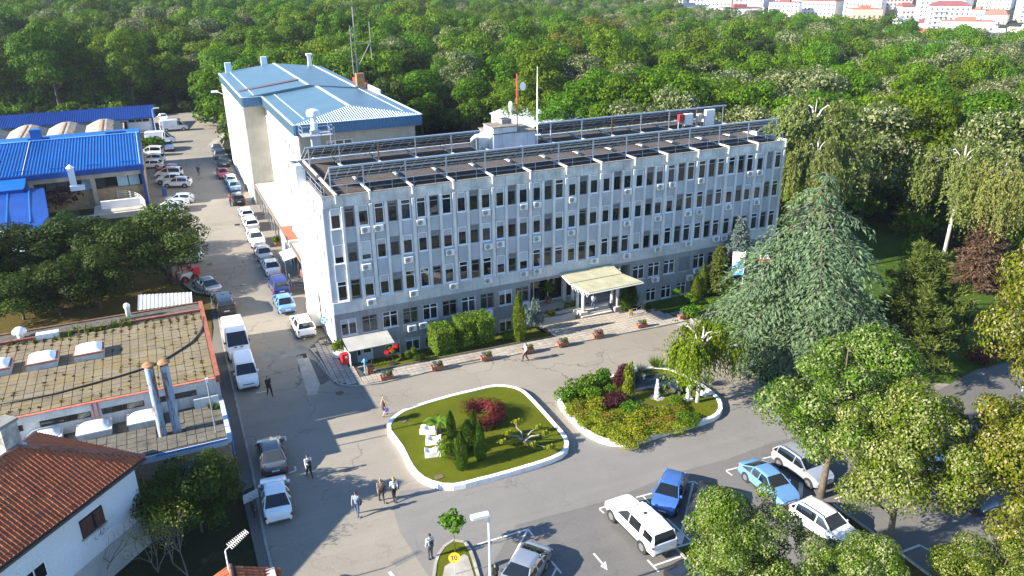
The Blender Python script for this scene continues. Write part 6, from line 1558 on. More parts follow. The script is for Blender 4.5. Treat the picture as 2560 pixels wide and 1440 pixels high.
BRN_ = Plant('brown_conifer', conifer(315, 10, 3.0, .8, 18, 8, .42, L_BROWN, droop=.12, dens=12, prof=.8, width=.3)); handtree(BRN_, 2492, 505, 10, 150, 'browned conifer at the right edge of the lawn', 10, 3.0)
# linden trees round the car park
LIN = [Plant('linden_tree', broadleaf(320+i, 9.5, 3.7, 2.4, 40000, .155, m, lob=.26, nl=38, inner=.12, rad0=.19, jit=1.0)) for i, m in enumerate((L_LINDEN, L_LINDEN, L_LINDENY))]
def linden(k, base, topy, w, label, rz=0.0): return base_at(LIN[k], base, topy, w, label, 9.5, 3.6, rz=rz)
linden(0, (2052,1243), 832, 318, 'cream speckled linden with a forked trunk beside the silver estate car', 1.2)
linden(1, (2220,1374), 975, 300, 'cream speckled linden right of the white crossover with dark roof rails', 2.7)
linden(2, (2520,1470), 1000, 350, 'yellow green linden at the lower right edge, the lower of two', .6)
linden(2, (2610,1150), 590, 330, 'yellow green linden cut off by the right edge above the path', 2.2)
linden(0, (1850,1560), 1240, 255, 'cream speckled linden at the bottom beside the black car', 3.9)
linden(1, (2120,1640), 1372, 250, 'linden crown just showing at the bottom right of the black car', 5.1)
linden(2, (2440,1640), 1370, 240, 'linden crown cut off by the bottom edge on the right', 4.0)
# young trees
YNG = Plant('young_tree', broadleaf(330, 3.4, .8, 1.7, 750, .22, L_BUSH, lob=.5, nl=6, rad0=.03)); 
base_at(YNG, (1138,1386), 1280, 58, 'young tree with a round leafy head beside the number sign', 3.4, .8)
for q, ty, w, lb in (((1691,758),722,22,'small sapling on the white footing beside the office windows'),((1721,779),735,40,'sapling with spreading head at the start of the garden path'),((1755,797),762,26,'thin sapling on the kerb of the garden path'),((1786,790),748,34,'reddish tipped sapling beside the yew')): base_at(YNG, q, ty, w, lb, 3.4, .8)
WEEP = Plant('weeping_birch', weeping(331, 6.2, 3.2, 1.0, 520, .21, L_WEEP, droop=1.3, per=28, limbs=11, rad0=.16)); base_at(WEEP, (1742,1016), 812, 188, 'weeping birch with a white trunk beside the fountain', 6.2, 3.2, rz=.8)
# thujas and clipped bushes
TH = [Plant('thuja', thuja(340+i, 3.6, .62, 2600, .17, L_THUJA, .8)) for i in range(2)]; THY = Plant('thuja', thuja(345, 5, .95, 3600, .20, L_THUJAY, .9))
up = .40
for i, (b, t_, w, lb) in enumerate((((1128,1093),1026,25,'thuja column beside the banana plant'),((1170,1124),1048,37,'broad thuja in the middle of the island group'),((1184,1110),1024,22,'slim thuja behind the middle of the island group'),((1201,1148),1050,27,'thuja column at the right of the island group'),((1154,1171),1076,33,'front thuja column nearest the viewer in the island group'))):
    base_at(TH[i%2], b, t_, w, lb, 3.6, .62, dz=up)
base_at(THY, (1297,852), 727, 36, 'tall bright thuja column before the office beside the clipped hedge', 5, .95)
base_at(THY, (1754,736), 660, 28, 'taller of two bright thuja cones right of the entrance', 5, .95); base_at(THY, (1738,742), 687, 24, 'shorter of two bright thuja cones right of the entrance', 5, .95)
for b, t_, w, lb in (((1562,776),718,28,'dark thuja beside the entrance steps, the nearer one'),((1578,765),706,30,'dark thuja behind another one right of the entrance')): base_at(TH[0], b, t_, w, lb, 3.6, .62)
BSH = {k: Plant('bush', bush(350+i, 1.0, 1.0, 1100, .16, m, 6), 'bush') for i, (k, m) in enumerate((('green',L_BUSH),('bright',L_HEDGE),('juni',L_JUNI),('rusty',L_RUSTY),('purple',L_PURPLE),('red',L_RED),('blue',L_SPRUCE),('dark',L_DARK),('pine',L_PINE)))}
def shrub(kind, px, wpx, h, label, dz=0.0, squash=1.0, group=None, grid=True):
    p = G(*px, dz); R = wpx/2*depth(p)/FPX; return BSH[kind].put(p, label, scale=R, sz=h, group=group)
shrub('bright', (1119,1147), 50, 1.7, 'round bright green laurel bush beside the white stone blocks', up)
# red ring-shaped hedge on the island
p = G(1198,1052,up)-Vector((0,0,up)); r_ = np.random.default_rng(9); n_ = 5200; a_ = r_.uniform(-2.4,2.1,n_); rr_ = 1.35+.5*np.sqrt(r_.random(n_))*np.where(r_.random(n_)<.5,1,-1); zz_ = r_.random(n_)**.6*1.15
pts_ = np.stack([rr_*np.cos(a_)*1.15, rr_*np.sin(a_), zz_],1); nn_ = unit(np.stack([np.cos(a_)*(rr_-1.35)*2,np.sin(a_)*(rr_-1.35)*2,.4+zz_*.8],1)+.4*rand_dirs(r_,n_)); s_ = .15*r_.uniform(.6,1.4,n_)
top_ = zz_ > .62
ring = link('red_hedge', None, loc=Vector((p.x,p.y,p.z+up))); tag(ring, 'horseshoe shaped dark red hedge on the first island lawn', 'hedge')
o = link('foliage', leaves_mesh('foliage', pts_[top_], np.cross(nn_, rand_dirs(r_,n_))[top_], nn_[top_], s_[top_], s_[top_]*.6, L_RED), ring, local=True)
o = link('lower_foliage', leaves_mesh('lower_foliage', pts_[~top_], np.cross(nn_, rand_dirs(r_,n_))[~top_], nn_[~top_], s_[~top_], s_[~top_]*.6, leafmat('leaf_brownred', [(.08,.025,.018),(.14,.06,.03),(.12,.10,.03)], orand=0)), ring, local=True)
# banana plant
p = G(1097,1092,up)-Vector((0,0,up)); t = thing('banana_plant', 'banana plant with big torn leaves on the island lawn', 'plant', (p.x,p.y,p.z+up))
for i in range(3): MB().tube([(.15*i-.15,.1*(i%2),0),(.17*i-.2,.1*(i%2),1.2)], [.09,.06], 7).build('stem', mat('banana_stem', (.30,.26,.12), .8), t, local=True)
for i in range(11):
    a = i*2.4; ln = random.uniform(.9,1.5); mb = MB(); w = .2; k = 7; u = Vector((math.cos(a),math.sin(a),0)); s_ = Vector((-u.y,u.x,0)); b0 = Vector((.15*(i%3)-.15,.1*(i%2),1.1))
    for j in range(k+1):
        f = j/k; c = b0+u*(ln*f*.8)+Vector((0,0,ln*(.75*f-.75*f*f*1.1+.15*f))); ww = w*math.sin(math.pi*min(1,.12+f*.86))
        mb.v += [c-s_*ww+Vector((0,0,.05)), c, c+s_*ww+Vector((0,0,.05))]
    for j in range(k): mb.f += [(3*j,3*j+1,3*j+4,3*j+3),(3*j+1,3*j+2,3*j+5,3*j+4)]; mb.m += [0,0]
    mb.v = [tuple(v) for v in mb.v]; mb.build('leaf', L_BANANA, t, local=True)
# white sculpted stone blocks
STW = mat('white_stone', (.76,.74,.70), .7, var=.08, scale=2, bump=.3, bscale=6)
for i, (b, w) in enumerate((((1070,1082),'rearmost'),((1084,1108),'middle'),((1082,1138),'front'))):
    p = G(*b,up)-Vector((0,0,up)); mb = MB(); n_ = 8; L_, W_, H_ = 1.15, .62, .55
    for face in range(2):
        for j in range(n_+1):
            for k in range(5):
                u_, v_ = j/n_, k/4; z = (H_*(.82+.16*math.sin(u_*7+i)+.06*math.cos(v_*5)) if face else 0)
                mb.v.append((L_*(u_-.5)*(1-.06*math.sin(v_*3)), W_*(v_-.5)*(1+.05*math.sin(u_*6)), z))
    F = (n_+1)*5
    for j in range(n_):
        for k in range(4): a = j*5+k; mb.f += [(a,a+1,a+6,a+5),(F+a,F+a+5,F+a+6,F+a+1)]; mb.m += [0,0]
        for k in (0,4): a = j*5+k; mb.f.append((a,a+5,F+a+5,F+a) if k == 0 else (a+5,a,F+a,F+a+5)); mb.m.append(0)
    for k in range(4):
        a = k; mb.f.append((a+1,a,F+a,F+a+1)); mb.m.append(0); a = n_*5+k; mb.f.append((a,a+1,F+a+1,F+a)); mb.m.append(0)
    o = mb.build('stone_block', STW, None, loc=(p.x,p.y,p.z+up), rz=rad(-28+6*i)); tag(o, '%s of three white sculpted stone blocks on the island lawn' % w, 'stone block')
# cloud-pruned pine
p = G(1306,1106,up)-Vector((0,0,up)); t = thing('cloud_pine', 'twisted low pine with yellow green pads on the island lawn', 'tree', (p.x,p.y,p.z+up)); bw = mat('bark_grey', (.30,.27,.23), .9, var=.3, scale=4)
for q, zz in (((1290,1056),1.3),((1343,1070),1.0),((1359,1085),.9),((1268,1085),1.0),((1286,1104),.7),((1330,1113),.5),((1372,1120),.45),((1255,1106),.5)):
    e = G(*q, up+zz); e = e-p-Vector((0,0,up)); MB().tube([(0,0,0),e*.35+Vector((.1,-.05,.3)),e*.7+Vector((-.08,.1,.05)),e], [.09,.06,.045,.02], 6).build('limb', bw, t, local=True, smooth=True)
    fm = bush(370, .36, .3, 260, .13, L_JUNI, 4); link('pad', fm, t, loc=e-Vector((0,0,.1)), local=True)
# fountain island planting: low junipers, barberries, shrubs
jl = [((1443,985),70,1.0,'green'),((1415,1000),60,.9,'green'),((1472,975),60,1.2,'green'),((1487,1000),50,1.0,'green'),((1510,965),46,1.5,'green'),((1526,990),30,1.1,'green'),((1560,955),40,1.5,'purple'),((1547,975),34,1.5,'purple'),((1540,1012),50,1.0,'purple'),((1520,1018),40,.8,'purple'),((1568,1000),34,1.9,'juni'),((1569,975),26,2.4,'juni'),
      ((1488,1022),46,.9,'juni'),((1440,1020),50,.6,'rusty'),((1430,1035),50,.55,'juni'),((1462,1042),56,.6,'rusty'),((1458,1062),50,.5,'juni'),((1490,1048),56,.6,'juni'),((1520,1052),60,.65,'rusty'),((1505,1078),60,.6,'juni'),((1540,1078),56,.6,'juni'),((1578,1030),50,.9,'green'),((1588,1052),60,.7,'juni'),((1575,1082),66,.7,'juni'),((1545,1098),60,.55,'juni'),((1612,1078),56,.5,'bright'),((1622,1040),52,.7,'juni'),((1640,1062),60,.5,'rusty'),((1660,1036),50,.6,'juni'),((1672,1056),56,.5,'rusty'),((1698,1030),44,.6,'rusty'),((1712,1046),46,.6,'green'),((1655,1080),56,.45,'juni'),((1690,1070),56,.5,'juni'),((1722,1062),46,.5,'green'),((1600,1096),60,.45,'juni'),((1570,1108),60,.4,'juni'),((1737,1052),40,.5,'green'),((1690,1012),40,.7,'green')]
nm = {'green':'green','purple':'dark purple','juni':'yellow green','rusty':'rust tinged','bright':'bright green'}; cnt = {}
plc = sorted([(project(G(*q))[0], q, w, h, k) for q, w, h, k in jl]); tot = {}
for _, q, w, h, k in plc: tot[k] = tot.get(k,0)+1
for _, q, w, h, k in plc:
    cnt[k] = cnt.get(k,0)+1
    shrub(k, q, w*1.12, h, '%s low shrub in the fountain bed, %s of its colour from the left' % (nm[k], (ORD+['eighteenth','nineteenth','twentieth'])[cnt[k]-1]), .36, group='shrubs in the fountain bed')
for q, w, h, k, lb in (((1640,925),50,1.1,'tuft','lavender like grass mound behind the fountain pool'),((1603,938),26,.8,'tuft2','grey green spiky plant left of the fountain pool'),((1570,945),22,1.0,'tuft2','spiky yucca at the rear kerb of the fountain bed'),((1586,962),26,.9,'tuft2','spiky plant standing against the pool edge'),((1712,985),34,1.3,'tuft','bright reed clump right of the fountain pool'),((1768,965),40,.7,'tuft2','low grey grass under the weeping birch')):
    p = G(*q); R = w/2*depth(p)/FPX; o = link('grass_clump', grasstuft(hash(lb) % 999, R, h, 420, L_BUSH if k == 'tuft' else L_SPRUCE), loc=(p.x,p.y,p.z+.3)); tag(o, lb, 'plant')
# clipped hedge before the office
def leafbox(r, x0, x1, y0, y1, z0, z1, n):
    A_ = [(x1-x0)*(y1-y0), (x1-x0)*(z1-z0), (x1-x0)*(z1-z0), (y1-y0)*(z1-z0), (y1-y0)*(z1-z0)]; A_ = np.array(A_); k = r.choice(5, n, p=A_/A_.sum()); u, v = r.random(n), r.random(n)
    P_ = np.stack([x0+(x1-x0)*u, y0+(y1-y0)*v, z0+(z1-z0)*v],1); N_ = np.zeros((n,3))
    for f, (ax, val, s) in enumerate(((2,z1,1),(1,y0,-1),(1,y1,1),(0,x0,-1),(0,x1,1))):
        q = k == f; P_[q,ax] = val; N_[q,ax] = s
        if f in (1,2): P_[q,2] = z0+(z1-z0)*v[q]
        if f in (3,4): P_[q,1] = y0+(y1-y0)*u[q]
        if f == 0: P_[q,1] = y0+(y1-y0)*v[q]
    P_ += r.normal(size=P_.shape)*.05; return P_, N_
hd = link('hedge', None, loc=Vector((22.8,62,0))); tag(hd, 'bright green clipped hedge of stepped blocks before the office windows', 'hedge')
rh = np.random.default_rng(17); core = MB(); Ps, Ns = [], []
hxa, hxb = G(1090,886).x, G(1236,862).x; W_ = hxb-hxa; zg = gz(22)-.05
for (f0, f1, ya, yb, z0, z1) in ((0,.30,61.5,64.0,0,2.35),(.30,.46,62.4,64.0,0,2.0),(.44,.72,61.9,64.0,.9,2.75),(.46,.60,61.35,62.2,.75,1.75),(.60,.74,62.8,64.0,0,2.2),(.72,1.0,61.5,64.0,.5,2.75),(.3,1.0,61.8,64.0,0,.9)):
    x0_, x1_ = hxa+W_*f0, hxa+W_*f1; core.box(x0_+.12,ya+.12,zg+z0,x1_-.12,yb-.12,zg+z1-.12)
    area = (x1_-x0_)*(yb-ya)+2*(z1-z0)*((x1_-x0_)+(yb-ya)); P_, N_ = leafbox(rh, x0_, x1_, ya, yb, zg+z0, zg+z1, int(area*150)); Ps.append(P_); Ns.append(N_)
P_ = np.concatenate(Ps); N_ = np.concatenate(Ns); N_ = unit(N_+.7*rand_dirs(rh,len(P_))); A_ = np.cross(N_, rand_dirs(rh,len(P_))); s_ = .15*rh.uniform(.6,1.4,len(P_))
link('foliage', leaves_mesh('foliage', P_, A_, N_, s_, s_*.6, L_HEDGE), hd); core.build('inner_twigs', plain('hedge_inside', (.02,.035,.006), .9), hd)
MB().cyl((hxa+W_*.53,61.75,zg),(hxa+W_*.53,61.75,zg+.8),.06,n=6).build('stem', BARK, hd)
# small plants by the office
for k, q, w, h, lb in (('green',(1270,850),36,1.0,'round dark green bush at the foot of the tall thuja'),('bright',(1021,893),15,.75,'small clipped ball bush near the front windows, nearest the red flowers'),('bright',(1035,884),16,.7,'small clipped ball bush against the wall by the front windows'),('bright',(1036,902),14,.6,'low clipped ball bush on the front lawn, nearest the pavement'),('dark',(1053,902),26,.8,'dark spiky shrub on the front lawn left of the hedge'),
        ('blue',(1323,830),34,2.4,'left grey blue cypress bush beside the tall thuja'),('blue',(1347,825),34,2.0,'right grey blue cypress bush beside the entrance planter'),('blue',(1338,808),30,2.6,'rear grey blue cypress bush beside the entrance planter'),('rusty',(1376,795),28,.9,'rust tinged shrub in the entrance planter'),('juni',(1418,778),22,.95,'left yellow green ball bush in the entrance planter'),('juni',(1436,776),24,1.1,'right yellow green ball bush in the entrance planter'),('green',(1396,786),20,.7,'low green bush in the entrance planter'),
        ('dark',(1620,560+220),20,.9,'dark bush inside the curved railing'),('green',(1728,792),60,1.2,'spreading green shrub at the foot of the bright thuja cones'),('green',(1775,775),50,1.0,'green shrub between thuja cones and yew'),('green',(1826,838),56,.8,'low green shrub where lawn meets the cedar'),('green',(692,612),20,.9,'light green bush beside the terracotta pot in the covered way')):
    shrub(k, q, w, h, lb, .1)
shrub('red', (2450,905), 90, 1.0, 'dark red low bush beside the shaded park path'); shrub('red', (2500,888), 90, 1.1, 'dark red bush farther along the shaded park path'); shrub('purple', (168,520), 110, 3.2, 'purple leaved shrub in front of the workshop windows')
# left: trees over the dry bank
MAP_ = Plant('broad_tree', broadleaf(380, 11, 5.2, 2.2, 16000, .30, L_MAPLE, lob=.30, nl=32, rad0=.3, jit=.8)); DKT = [Plant('broad_tree', broadleaf(381+i, 11, 5.0, 1.2, 9500, .38, L_DARK, lob=.36, nl=20)) for i in range(2)]
base_at(MAP_, (425,697), 522, 236, 'broad olive green tree overhanging the service road', 11, 5.2)
for q, ty, w, k, lb in (((330,720),550,190,0,'dark round tree left of the broad olive tree'),((215,700),535,200,1,'dark tree with pale tips below the blue roofs'),((110,720),560,200,0,'dark shaded tree in the thicket, second from the left edge'),((20,745),590,190,1,'dark shaded tree at the left edge'),((250,770),620,170,1,'dark tree standing lowest on the dry bank'),((60,800),680,180,0,'low dark tree on the bank at the left edge'),((150,790),650,170,0,'dark bushy tree in the middle of the bank'),((350,640),540,130,0,'dark tree behind the others beside the workshop ramp'),((-60,760),560,200,0,'dark tree cut off by the left edge')):
    base_at(DKT[k], q, ty, w, lb, 11, 5.0)
HZ = Plant('bush', bush(390, 1.0, 1.0, 1600, .2, L_BRIGHT, 7), 'bush'); p = G(385,378); HZ.put(p, 'yellow green hedge bush beside the parked white vans', scale=2.6, sz=2.4)
# tangle of shrubs beside the tiled house
SP3 = Plant('spruce_tree', conifer(391, 5, 1.9, .4, 14, 8, .24, L_SPRUCE, droop=.08, dens=10, prof=.7, width=.3)); base_at(SP3, (425,1215), 1128, 84, 'blue spruce squeezed between the tiled house and the boiler house', 5, 1.9)
GRN = Plant('broad_tree', broadleaf(392, 5, 2.6, .4, 8000, .22, L_MAPLE, lob=.4, nl=14, rad0=.08))
base_at(GRN, (505,1330), 1170, 190, 'green shrubby tree between the tiled house and the kerb', 5, 2.6); base_at(GRN, (430,1340), 1200, 150, 'darker shrubby tree close to the tiled house wall', 5, 2.6); base_at(GRN, (545,1250), 1140, 90, 'small shrub with yellow tips near the notice board', 5, 2.6); base_at(GRN, (390,1130), 1095, 60, 'bright shrub at the ridge end of the tiled roof', 5, 2.6)
def bare_tree(label, px, topy, leafy):
    p = G(*px); H = rise(p, topy); t = thing('bare_shrub', label, 'tree', p); r_ = random.Random(px[0]); mb = MB(); tips = []
    def grow(a, d_, ln, rd, lv):
        e = a+d_*ln; mb.tube([a, a.lerp(e,.5)+Vector((r_.uniform(-.05,.05),r_.uniform(-.05,.05),.03))*ln, e], [rd,rd*.8,rd*.6], 5 if lv < 2 else 3)
        if lv >= 4: tips.append(e); return
        for _ in range(3 if lv < 3 else 2):
            nd = (d_+Vector((r_.uniform(-.75,.75),r_.uniform(-.75,.75),r_.uniform(-.1,.5)))).normalized(); grow(e, nd, ln*r_.uniform(.6,.82), rd*.58, lv+1)
    for k in range(3): grow(Vector((0,0,0)), Vector((r_.uniform(-.5,.5),r_.uniform(-.5,.5),1)).normalized(), H*.30, .045, 0)
    mb.build('branches', mat('twig_grey', (.17,.14,.11), .9, var=.2), t, local=True)
    if leafy:
        T_ = np.array([tuple(e) for e in tips]); k = r_.choices(range(len(T_)), k=leafy); rr = np.random.default_rng(4); P_ = T_[k]+rr.normal(size=(leafy,3))*.25; link('foliage', leaves_mesh('foliage', P_, rand_dirs(rr,leafy), rand_dirs(rr,leafy), .14, .08, L_JUNI), t, local=True)
bare_tree('leafless grey shrub against the tiled house wall', (262,1440), 1255, 0); bare_tree('leafless shrub under the corner of the tiled house', (395,1430), 1275, 60); bare_tree('half leafless shrub with yellow green tips near the television aerial', (470,1440), 1265, 700)
# dark shrubbery along the shaded edge beyond the lawn
rs = random.Random(8)
for i, q in enumerate([(2290,640),(2380,620),(2460,700),(2540,720),(2250,560),(2330,560)]):
    p = G(*q); ug[i%3].put(p, 'dark undergrowth bush at the shaded rear edge of the right lawn', scale=rs.uniform(.8,1.3), group='undergrowth behind the right lawn')
for i in range(26):
    x = 12-3.6*i+rs.uniform(-1,1); y = 214+max(0,(-x-10))*.35-2+rs.uniform(-2,2)
    ug[i%3].put((x,y,terrain(x,y)), 'undergrowth bush along the dark edge of the wood behind the garages', scale=rs.uniform(.8,1.4), group='undergrowth along the edge of the wood')
# ------------------------------------------------------------------ vehicles
TYRE = plain('tyre', (.018,.018,.019), .85); RIM = plain('rim_alloy', (.42,.43,.45), .3, .8); TRIM = plain('black_trim', (.02,.02,.022), .55)
LAMP = plain('lamp_glass', (.62,.64,.66), .08); TAIL = plain('tail_lamp', (.32,.008,.010), .15, coat=.6); PLATE = plain('number_plate', (.70,.71,.70), .4)
PAINT = {}
def paint(name, c, metal=.0):
    if name not in PAINT:
        t = NT('paint_'+name); t.set(Roughness=.32, Metallic=metal, Coat_Weight=.9, Coat_Roughness=.04); p_ = t.pos((1,1,1), obj=True)
        dust = t.ramp(t.noise(p_, 1.6, 5), [(.35, tuple(x*.94 for x in c)), (.75, tuple(min(1,x*1.03+.008) for x in c))]); t.col(dust); PAINT[name] = t.mat
    return PAINT[name]
PC = {'white':((.80,.80,.79),0),'silver':((.50,.52,.54),.55),'blue':((.06,.16,.42),.35),'lightblue':((.16,.34,.62),.3),'darkblue':((.015,.035,.22),.2),'black':((.012,.012,.014),.1),'grey':((.10,.105,.115),.4),'slate':((.045,.06,.085),.35),'red':((.42,.02,.03),.1),'green':((.012,.035,.03),.3),'greysilver':((.34,.36,.385),.5),'whiteblue':((.66,.72,.78),.1)}
# stations: (x, half-width factor, bottom, belt, top, top-width factor) ; glass marks between stations
KIND = {
 'sedan': dict(L=4.62, W=1.80, H=1.46, wb=2.68, r=.32, st=[(-1,.76,.34,.60,.62,.9),(-.975,.90,.24,.80,.93,.86),(-.80,.97,.20,.88,1.03,.80),(-.76,.98,.20,.90,1.04,.80),(-.38,1,.18,.93,1.41,.70),(-.05,1,.18,.94,1.46,.70),(.20,1,.18,.94,1.42,.70),(.50,.99,.18,.93,1.00,.80),(.80,.96,.19,.80,.86,.80),(.955,.86,.24,.66,.70,.8),(1,.72,.32,.52,.54,.8)], cab=(3,7), mid=5),
 'hatch': dict(L=4.15, W=1.76, H=1.47, wb=2.55, r=.31, st=[(-1,.80,.34,.66,.68,.9),(-.975,.92,.24,.90,.96,.86),(-.93,.95,.22,.93,1.00,.80),(-.72,.98,.20,.95,1.36,.70),(-.40,1,.18,.95,1.46,.70),(-.05,1,.18,.95,1.47,.70),(.18,1,.18,.95,1.43,.70),(.52,.99,.18,.94,1.02,.80),(.82,.96,.19,.82,.87,.80),(.955,.87,.24,.68,.72,.8),(1,.74,.32,.54,.56,.8)], cab=(2,7), mid=5),
 'suv': dict(L=4.35, W=1.82, H=1.66, wb=2.65, r=.35, st=[(-1,.82,.42,.74,.76,.9),(-.98,.93,.32,1.02,1.06,.88),(-.94,.96,.28,1.05,1.12,.82),(-.76,.98,.26,1.07,1.55,.73),(-.40,1,.25,1.07,1.66,.73),(-.05,1,.25,1.07,1.66,.73),(.16,1,.25,1.07,1.61,.73),(.48,.99,.25,1.06,1.16,.82),(.82,.97,.26,.98,1.03,.84),(.96,.90,.32,.84,.88,.84),(1,.78,.40,.66,.68,.84)], cab=(2,7), mid=5, rails=True),
 'mpv': dict(L=4.4, W=1.80, H=1.80, wb=2.70, r=.32, st=[(-1,.84,.36,.76,.78,.9),(-.985,.95,.27,1.05,1.10,.9),(-.96,.97,.24,1.08,1.14,.86),(-.90,.98,.22,1.10,1.70,.78),(-.45,1,.20,1.10,1.80,.78),(-.05,1,.20,1.10,1.80,.78),(.22,1,.20,1.09,1.72,.77),(.58,.99,.20,1.05,1.14,.82),(.84,.96,.21,.93,.98,.82),(.96,.88,.26,.78,.82,.82),(1,.76,.34,.60,.62,.82)], cab=(2,7), mid=5, rails=True),
 'van': dict(L=5.6, W=2.02, H=2.45, wb=3.4, r=.35, st=[(-1,.92,.40,.80,.82,.95),(-.995,.97,.34,1.30,1.36,.92),(-.99,.98,.30,1.32,1.40,.90),(-.975,.99,.30,1.34,2.36,.86),(-.4,1,.28,1.34,2.45,.86),(.22,1,.28,1.34,2.44,.86),(.40,1,.28,1.34,2.30,.85),(.74,.98,.28,1.24,1.32,.84),(.90,.94,.30,1.05,1.10,.84),(.98,.86,.34,.86,.90,.84),(1,.76,.42,.66,.68,.84)], cab=(2,7), mid=5, panel=True),
 'smallvan': dict(L=4.7, W=1.84, H=1.84, wb=2.9, r=.32, st=[(-1,.88,.38,.78,.80,.92),(-.99,.96,.30,1.10,1.16,.9),(-.98,.97,.26,1.12,1.20,.88),(-.95,.98,.24,1.12,1.76,.82),(-.4,1,.22,1.12,1.84,.82),(.06,1,.22,1.12,1.83,.82),(.24,1,.22,1.12,1.75,.80),(.58,.99,.22,1.06,1.14,.82),(.85,.95,.24,.94,.99,.82),(.965,.86,.29,.76,.80,.82),(1,.74,.36,.58,.60,.82)], cab=(2,7), mid=5, panel=True),
 'pickup': dict(L=5.35, W=1.88, H=1.85, wb=3.22, r=.39, st=[(-1,.90,.50,.92,.94,.96),(-.985,.96,.44,1.12,1.16,.94),(-.97,.97,.42,1.14,1.20,.9),(-.90,.98,.42,1.16,1.78,.80),(-.45,1,.40,1.16,1.86,.80),(-.02,1,.40,1.15,1.84,.76),(.14,1,.40,1.15,1.80,.75),(.42,.99,.40,1.14,1.22,.84),(.80,.97,.42,1.08,1.14,.88),(.96,.92,.46,.92,.98,.86),(1,.82,.52,.74,.76,.86)], cab=(2,7), mid=5),
}
def make_car(kind, colr, rails=None, bars=False):
    K = KIND[kind]; L, W = K['L'], K['W']; hl, hw = L/2, W/2; pm_ = paint(colr, *PC[colr]); root = link('parked_car' if kind not in ('van','smallvan','pickup') else {'van':'panel_van','smallvan':'small_van','pickup':'pickup_truck'}[kind], None); root.empty_display_size = .4
    rings = []
    for (x, wf, zb, zbelt, zt, tf) in K['st']:
        w = hw*wf; low = zt-zbelt < .2; wt = w*tf if not low else w*(.93 if tf > .75 else .88)
        z5 = zt-.06 if not low else zbelt+(zt-zbelt)*.6
        half = [(w*.86,zb),(w*.965,zb+.10),(w,zb+(zbelt-zb)*.5),(w*.965,zbelt),(wt,z5),(wt*.72,zt-.004 if low else zt)]
        ring = [(x*hl,0,zb)]+[(x*hl,y,z) for y, z in half]+[(x*hl,0,zt)]+[(x*hl,-y,z) for y, z in half[::-1]]
        rings.append(ring)
    # round the section and the profile: every edge of the coarse cage is split in two on a smooth curve
    def cr(a, b, c, d_): return tuple(.5*(y+z)+.28*.125*((y-x)+(z-w))*1.0 if False else .5*(y+z)+.055*((y-x)+(z-w)) for x, y, z, w in zip(a,b,c,d_))
    n0 = len(rings[0]); fine = []
    for r_ in rings:
        q = []
        for j in range(n0): q += [r_[j], cr(r_[j-1], r_[j], r_[(j+1)%n0], r_[(j+2)%n0])]
        fine.append(q)
    R2 = []
    for i in range(len(fine)):
        R2.append(fine[i])
        if i < len(fine)-1: R2.append([cr(fine[max(i-1,0)][j], fine[i][j], fine[i+1][j], fine[min(i+2,len(fine)-1)][j]) for j in range(2*n0)])
    coarse = rings; rings = R2
    n = len(rings[0]); body = MB(); glass = {'windscreen':MB(),'rear_window':MB(),'side_window':MB(),'side_window_':MB(),'side_window__':MB(),'side_window___':MB()}
    body.v = [p for r in rings for p in r]; c0, c1 = K['cab']
    for i in range(len(rings)-1):
        for j in range(n):
            f = (i*n+j, i*n+(j+1)%n, (i+1)*n+(j+1)%n, (i+1)*n+j); g = None; i_ = i//2; j_ = j//2; jj = j_ if j_ < 7 else 13-j_
            if c0 <= i_ < c1:
                if jj == 4:
                    if not (K.get('panel') and i_ < K['mid']): g = ('side_window' if i_ >= K['mid'] else 'side_window_')+('' if j_ < 7 else '__')
                    if kind == 'pickup' and i_ <= c0+1: g = None
                elif jj in (5,6) and i_ == c0 and not (K.get('panel')): g = 'rear_window'
                elif jj in (5,6) and i_ == c1-1: g = 'windscreen'
            if g: glass[g].add([body.v[k] for k in f], [(0,1,2,3)])
            else: body.f.append(f); body.m.append(0)
    body.f += [tuple(range(n))[::-1], tuple((len(rings)-1)*n+k for k in range(n))]; body.m += [0,0]
    rings = coarse; n = n0
    # pillars
    def rp(i, j): return Vector(rings[i][j])
    for s_ in (5, n-5):
        body.tube([rp(c0,s_), rp(c0+1,s_)], .045, 5); body.tube([rp(c1,s_), rp(c1-1,s_)], .04, 5); body.tube([rp(k,s_) for k in range(c0+1,c1)], .03, 5)
        m_ = K['mid']; s4 = 4 if s_ == 5 else n-4
        body.tube([rp(m_,s4), rp(m_,s_)], .05, 4)
        if not K.get('panel'): body.tube([rp(c0+1,s4), rp(c0+1,s_)], .06, 4)
    b = body.build('body', [pm_], root, smooth=True, auto=38, local=True)
    for nm, g in glass.items():
        if g.v: g.build(nm.rstrip('_'), GLASSB, root, local=True)
    # wheels with arches
    r, wb = K['r'], K['wb']/2; arch = MB()
    tm = MB().cyl((0,-.11,0),(0,.11,0),r,n=18).mesh('wheel', TYRE, smooth=True, auto=40)
    rmm = MB(); rmm.cyl((0,-.118,0),(0,.118,0),r*.64,n=14)
    rmm = rmm.mesh('rim', RIM)
    for sx in (-wb+.04,wb+.10):
        for sy in (-1,1):
            arch.cyl((sx,sy*(hw-.30),r),(sx,sy*(hw+.004),r),r+.07,n=18)
            w_ = link('wheel', tm, root, loc=Vector((sx,sy*(hw-.10),r)), local=True); link('rim', rmm, w_, local=True)
    arch.build('wheel_arches', TRIM, root, local=True)
    zbump = K['st'][-1][2]; zf = K['st'][-2][3]; zr_ = K['st'][1][3]
